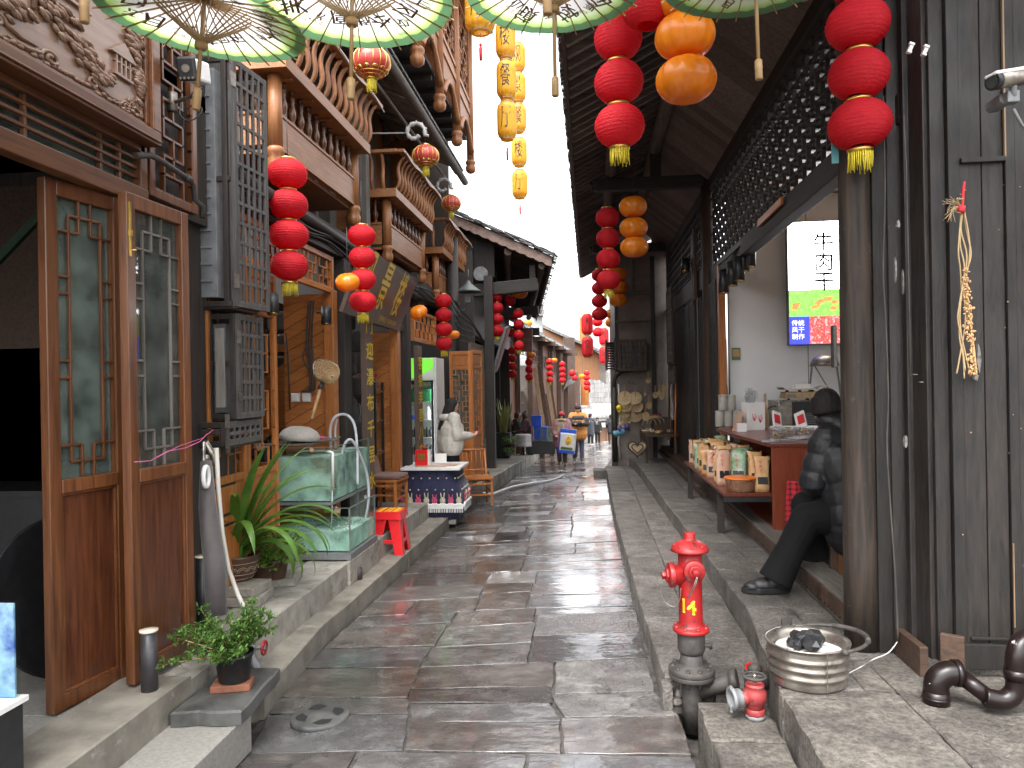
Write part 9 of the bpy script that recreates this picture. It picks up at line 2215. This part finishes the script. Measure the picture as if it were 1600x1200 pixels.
        if hood: b.ball(P('neck')-s.dirv((0,1,0))*.085*k+Vector((0,0,.0)),(.115*k,.075*k,.085*k),14,rot=s.R); b.ball(P('neck')-s.dirv((0,1,0))*.03*k+Vector((0,0,.035*k)),(.10*k,.085*k,.05*k),14,rot=s.R)
        return remeshed('jacket' if hem > .7 else 'coat',b,M[m_],s.t,vox,2)
    def trousers(s,m_,wide=1.0,vox=.011,cuff=.03,flare=0):
        k = s.k; P = s.P; b = MB(); chain(b,[P('hipL'),P('pelvis'),P('hipR')],[.10*k,.125*k,.10*k])
        for q in 'LR':
            an = P('an'+q); kn = P('kn'+q); e = an.lerp(kn,cuff); chain(b,[P('hip'+q),P('hip'+q).lerp(kn,.5),kn,kn.lerp(an,.5)],[.098*k,.09*k*wide,.072*k*wide,.066*k*wide]); b.tube([kn.lerp(an,.5),e,an.lerp(kn,-.04) if flare else e.lerp(an,.02)],[.066*k*wide,(.062+flare)*k*wide,(.062+flare*1.4)*k*wide],16)
        return remeshed('trousers',b,M[m_],s.t,vox,2)
    def shoes(s,m_,boot=False,sole=None,bs=1.0):
        k = s.k*bs
        for q in 'LR':
            b = MB(); a = s.P('an'+q); f = s.dirv((0.12 if q=='R' else -.12,1,0)) if 'ft'+q not in s.j else s.dirv(s.j['ft'+q]); rot = f.to_track_quat('Y','Z').to_matrix(); d = Vector((0,0,.045*k)) if bs == 1 else Vector((0,0,.030*k))
            b.ball(a-d+rot@Vector((0,-.02*k,0)),(.046*k,.06*k,.05*k),14,rot=rot); b.ball(a-d+rot@Vector((0,.06*k,-.004)),(.048*k,.085*k,.042*k),14,rot=rot); b.ball(a-d+rot@Vector((0,.125*k,-.012*k)),(.046*k,.055*k,.034*k),14,rot=rot)
            if boot: b.tube([a-d,a+Vector((0,0,.06*k))],[.05*k,.052*k],14)
            o = remeshed('shoe',b,M[m_],s.t,.008,2)
            b = MB(); outl = []
            for i in range(20):
                w = 2*math.pi*i/20; outl.append(a-Vector((0,0,.088*s.k))+rot@Vector((.050*k*math.sin(w)*(1.0 if math.cos(w)>0 else .9),.055*k+.135*k*math.cos(w),0)))
            b.prism(outl,(0,0,.028*k)); b.build('sole',M[sole or m_],o,bev=.004)
# woman in cream by the table
base = at(706,800,'y',10.30); base.z = 0
f = Fig(base,R(-62),1.63,'woman in a cream puffer jacket looking at her phone behind the skirted table',pose=dict(
    head=(0,.035,1.56),look=(.0,1,-.35),elL=(-.235,.02,1.13),wrL=(-.10,.27,1.12),elR=(.235,.02,1.13),wrR=(.08,.28,1.12),hdL=(.35,.9,.1),hdR=(-.3,.9,.1)))
f.body(.008); f.hair(.36); f.coat('puffer_cream',hem=.99,thick=1.34,wide=1.14,seg=.15,vox=.008,amp=.007,ar=.92)
b = MB(); n_ = f.P('neck'); [b.ball(n_+f.R@Vector((.10*math.cos(a),-.03+.09*math.sin(a),-.035)),.052,12) for a in [math.pi*i/9-math.pi*.5+math.pi*.5+math.pi*(i/9)*0+math.pi for i in range(10)]]; remeshed('hood',b,M['puffer_cream'],f.t,.009); f.trousers('trousers_black',1.1); f.shoes('white')
b = MB(); ph = f.P((0,.40,1.15)); b.box(ph,(.075,.15,.009),f.R@RX(.5)); b.build('phone',mat('phone_red',(.35,.03,.06),rough=.3),label='dark red phone held by the woman in cream',cat='phone',bev=.004)
# seated man at the shop
base = L(1.78,5.30,.445)
W = lambda *a: (Matrix.Rotation(-R(80),3,'Z') @ (Vector(a)-base))[:]
an1 = at(1212,880,'y',5.12); an1 = L(an1.x,5.12,.36+.095)
kn1 = at(1256,812,'y',5.14)
hd = at(1291,632,'y',5.38)
f = Fig(base,R(80),1.70,'person in a black puffer coat and boots sitting in the dried beef shop opening',pose=dict(
    head=W(hd.x+.0,5.42,hd.z-.01),neck=W(hd.x+.06,5.37,1.44),chest=W(1.72,5.32,1.22),waist=W(1.80,5.30,1.02),pelvis=W(1.86,5.28,.88),
    shL=W(1.62,5.22,1.38),shR=W(1.78,5.52,1.38),elL=W(1.52,5.20,1.10),wrL=W(1.66,5.34,.98),elR=W(1.66,5.60,1.12),wrR=W(1.66,5.42,1.0),
    hipL=W(1.78,5.20,.87),knL=W(kn1.x+.02,5.14,.86),anL=W(an1.x,5.12,.455),hipR=W(1.84,5.36,.87),knR=W(1.52,5.42,.90),anR=W(1.58,5.42,.54),look=W(base.x-.5,base.y+.86,base.z-.12),ftL=W(base.x-1,base.y-.05,base.z),ftR=W(base.x-1,base.y+.1,base.z),
    hem=W(1.80,5.24,.80),ctop=W(hd.x+.07,5.36,1.36)))
f.k = 1.0
f.body(.008); f.hair(.04); f.coat('puffer_black',hem=.2,thick=1.55,wide=1.3,seg=.125,hood=True,vox=.008,amp=.016)
b = MB(); n_ = f.P('neck'); b.ball(n_+L(.05,-.02,.02),(.15,.13,.10),18); b.ball(n_+L(-.02,0,.06),(.12,.12,.07),16); chain(b,[n_+L(.10,-.08,-.12),n_+L(.12,-.03,.03)],[.06,.08]); remeshed('hood',b,M['puffer_black'],f.t,.010)
f.trousers('trousers_black',1.45,cuff=.12,flare=.012); f.shoes('black',boot=True,bs=1.22)
# child with rice bag
base = GR(879,728); k_ = base.y
f = Fig(base,R(172),1.40,'child in a pink coat, red knit hat and cream scarf carrying a big rice bag',pose=dict(look=(0,1,-.25),elL=(-.25,.04,1.12),wrL=(-.10,.22,.98),elR=(.25,.04,1.12),wrR=(.16,.22,.98),knL=(-.10,.06,.5),anL=(-.10,.06,.10),anR=(.10,-.10,.12)))
f.body(.010); f.hair(.05); f.hat('red_knit'); f.coat('pink_coat',hem=.68,thick=1.35,wide=1.25,seg=.14,vox=.012); f.trousers('khaki',1.25); f.shoes('black')
b = MB(); nk = f.P('neck'); b.tube([nk+Vector((.085*math.cos(a),.085*math.sin(a),.01+.01*math.sin(3*a))) for a in [2*math.pi*i/20 for i in range(21)]],.032,8); b.box(f.P((-.05,.17,1.24)),(.08,.03,.26),f.R@RY(.2)); b.box(f.P((.06,.17,1.22)),(.08,.03,.30),f.R@RY(-.3)); b.build('scarf',M['scarf'],f.t,bev=.01)
base_b = f.P((-.22,.30,.38)); t = thing('rice_bag',base_b,'blue and white plastic rice bag carried by the child','bag'); c = base_b; b = MB(); q = RZ(R(-4))@RY(.1)
b.box(c+L(0,0,.33),(.42,.14,.46),q); b.build('white_panel',M['white'],t,bev=.03); b = MB(); b.box(c+L(-.03,0,.08),(.42,.142,.09),q); b.box(c+L(.03,0,.60),(.42,.10,.12),q,taper=.95); b.box(c+L(-.20,-.002,.33),(.03,.145,.5),q); b.build('blue_band',M['blueplastic'],t,bev=.02)
b = MB(); b.ball(c+L(.03,-.075,.37),(.07,.006,.12),12,rot=q); b.build('emblem',M['yellowpaint'],t); b = MB(); put_text(b,'大米',.09,c+L(.03,-.083,.37),(1,0,0),(0,0,1),True); b.build('lettering',M['seal'],t); b = MB(); b.box(c+L(-.02,-.072,.17),(.30,.01,.06),q); b.build('green_print',M['leaf'],t)
# man in orange and black
base = GR(904,721)
f = Fig(base,R(188),1.66,'person in an orange and black jacket walking behind the child with folded arms',pose=dict(look=(.15,1,-.35),elL=(-.25,.08,1.13),wrL=(.05,.22,1.13),elR=(.25,.08,1.13),wrR=(-.05,.24,1.17),anL=(-.09,.10,.09),anR=(.10,-.08,.10)))
f.body(.010); f.hair(.0); f.hat('black_cloth'); f.coat('orange_cloth',hem=.78,thick=1.30,wide=1.2,seg=.14,vox=.012); f.trousers('navy_cloth',1.1); f.shoes('black')
b = MB()
for q in 'LR': puffy(b,[f.P('el'+q).lerp(f.P('sh'+q),.5),f.P('el'+q),f.P('wr'+q)],[.105,.092,.068],.12,.01)
chain(b,[f.P((-.12,.09,1.30)),f.P((.12,.09,1.30))],[.08,.08]); remeshed('black_sleeves',b,M['black_cloth'],f.t,.012)
# others
base = GR(897,716); base = base+L(.15,1.2,-.07)
f = Fig(base,R(160),1.74,'dark-haired person in a cream and black top close behind the one in orange',pose=dict(look=(.5,.8,0)))
f.body(.012); f.hair(.10); f.coat('black_cloth',hem=.8,thick=1.1,puff=False,vox=.013); f.trousers('black_cloth'); f.shoes('black'); b = MB(); b.box(f.P((.10,.12,1.18)),(.16,.10,.42),f.R); b.build('cream_front',M['scarf'],f.t,bev=.04)
g1 = GR(923,696); f = Fig(g1,R(-25),1.80*g1.y/ (g1.y),'tall person in a long grey coat and dark cap near the end of the lane',pose=dict(look=(1,.5,0),elR=(.24,.12,1.15),wrR=(.2,.36,1.2)))
f.body(.012); f.hair(.03); f.hat('black_cloth'); f.coat('grey_coat',hem=.62,thick=1.15,puff=False,vox=.013); f.trousers('black_cloth'); f.shoes('white')
g1 = GR(934,694.5); f = Fig(g1,R(165),1.62,'shorter person in a dark jacket facing the one in the grey coat',pose=dict(look=(-.4,.9,0)))
f.body(.012); f.hair(.02); f.hat('black_cloth'); f.coat('black_cloth',hem=.78,thick=1.15,puff=False,vox=.013); f.trousers('black_cloth'); f.shoes('black')
g1 = GR(955,695); f = Fig(g1,R(20),1.78,'person in black half hidden behind the corner house post',pose=dict(elL=(-.28,-.05,1.14),wrL=(-.2,.08,.98)))
f.body(.012); f.hair(.02); f.coat('black_cloth',hem=.74,thick=1.15,puff=False,vox=.013); f.trousers('black_cloth'); f.shoes('black')
# seated pair on the left pavement
def seated(px,py,yaw,label,coatm,trm,h=1.62,bun=False,y_=None,hairlen=.05):
    p = D(px,py,21.6); p.z = gz(p.y)+.22
    f = Fig(p,yaw,h,label,pose=dict(head=(0,.08,1.20),neck=(0,.05,1.06),chest=(0,.02,.87),waist=(0,0,.68),pelvis=(0,0,.52),shL=(-.17,.03,1.02),shR=(.17,.03,1.02),elL=(-.22,.10,.78),elR=(.22,.10,.78),wrL=(-.10,.34,.74),wrR=(.10,.34,.74),
        hipL=(-.10,.02,.50),knL=(-.12,.42,.52),anL=(-.12,.50,.09),hipR=(.10,.02,.50),knR=(.12,.42,.52),anR=(.12,.46,.09),look=(.1,1,-.1)))
    f.j['hem'] = (0,0,.50)
    f.body(.012); f.hair(hairlen,bun=bun); f.coat(coatm,hem=.5,thick=1.15,puff=False,vox=.013); f.trousers(trm); f.shoes('tan' if bun else 'black')
    t = thing('low_stool',p,'low wooden stool under the '+('woman in maroon' if bun else 'man in black leather'),'stool'); b = MB(); b.box(p+L(0,0,.37),(.36,.34,.05)); b.build('seat',M['bare_x'],t)
    for sx in (-1,1):
        for sy in (-1,1): b = MB(); b.bar(p+L(sx*.18,sy*.15,0),p+L(sx*.12,sy*.11,.345),.04,.04); b.build('leg',M['bare_z'],t)
    return f
seated(806,700,R(-70),'man in a black leather jacket sitting on a stool on the left pavement','black_cloth','denim')
seated(823,697,R(110),'woman in a maroon coat with her hair in a bun, sitting opposite the man','maroon','rag',bun=True,h=1.6)
p = D(818,703,21.1); p.z = gz(p.y)+.22; t = thing('small_round_table',p,'small round table with a pale cloth between the two seated people','table'); b = MB(); b.lathe([(0,.60),(.22,.60),(.23,.58),(.22,.50),(.23,.3),(.25,.25)],p,24,fn=lambda a,z: 1+(.03*math.sin(9*a) if z < .57 else 0)); b.build('cloth',M['rag'],t); b = MB(); b.tube([p,p+L(0,0,.58)],.03,8); b.build('leg',M['dark_z'],t)
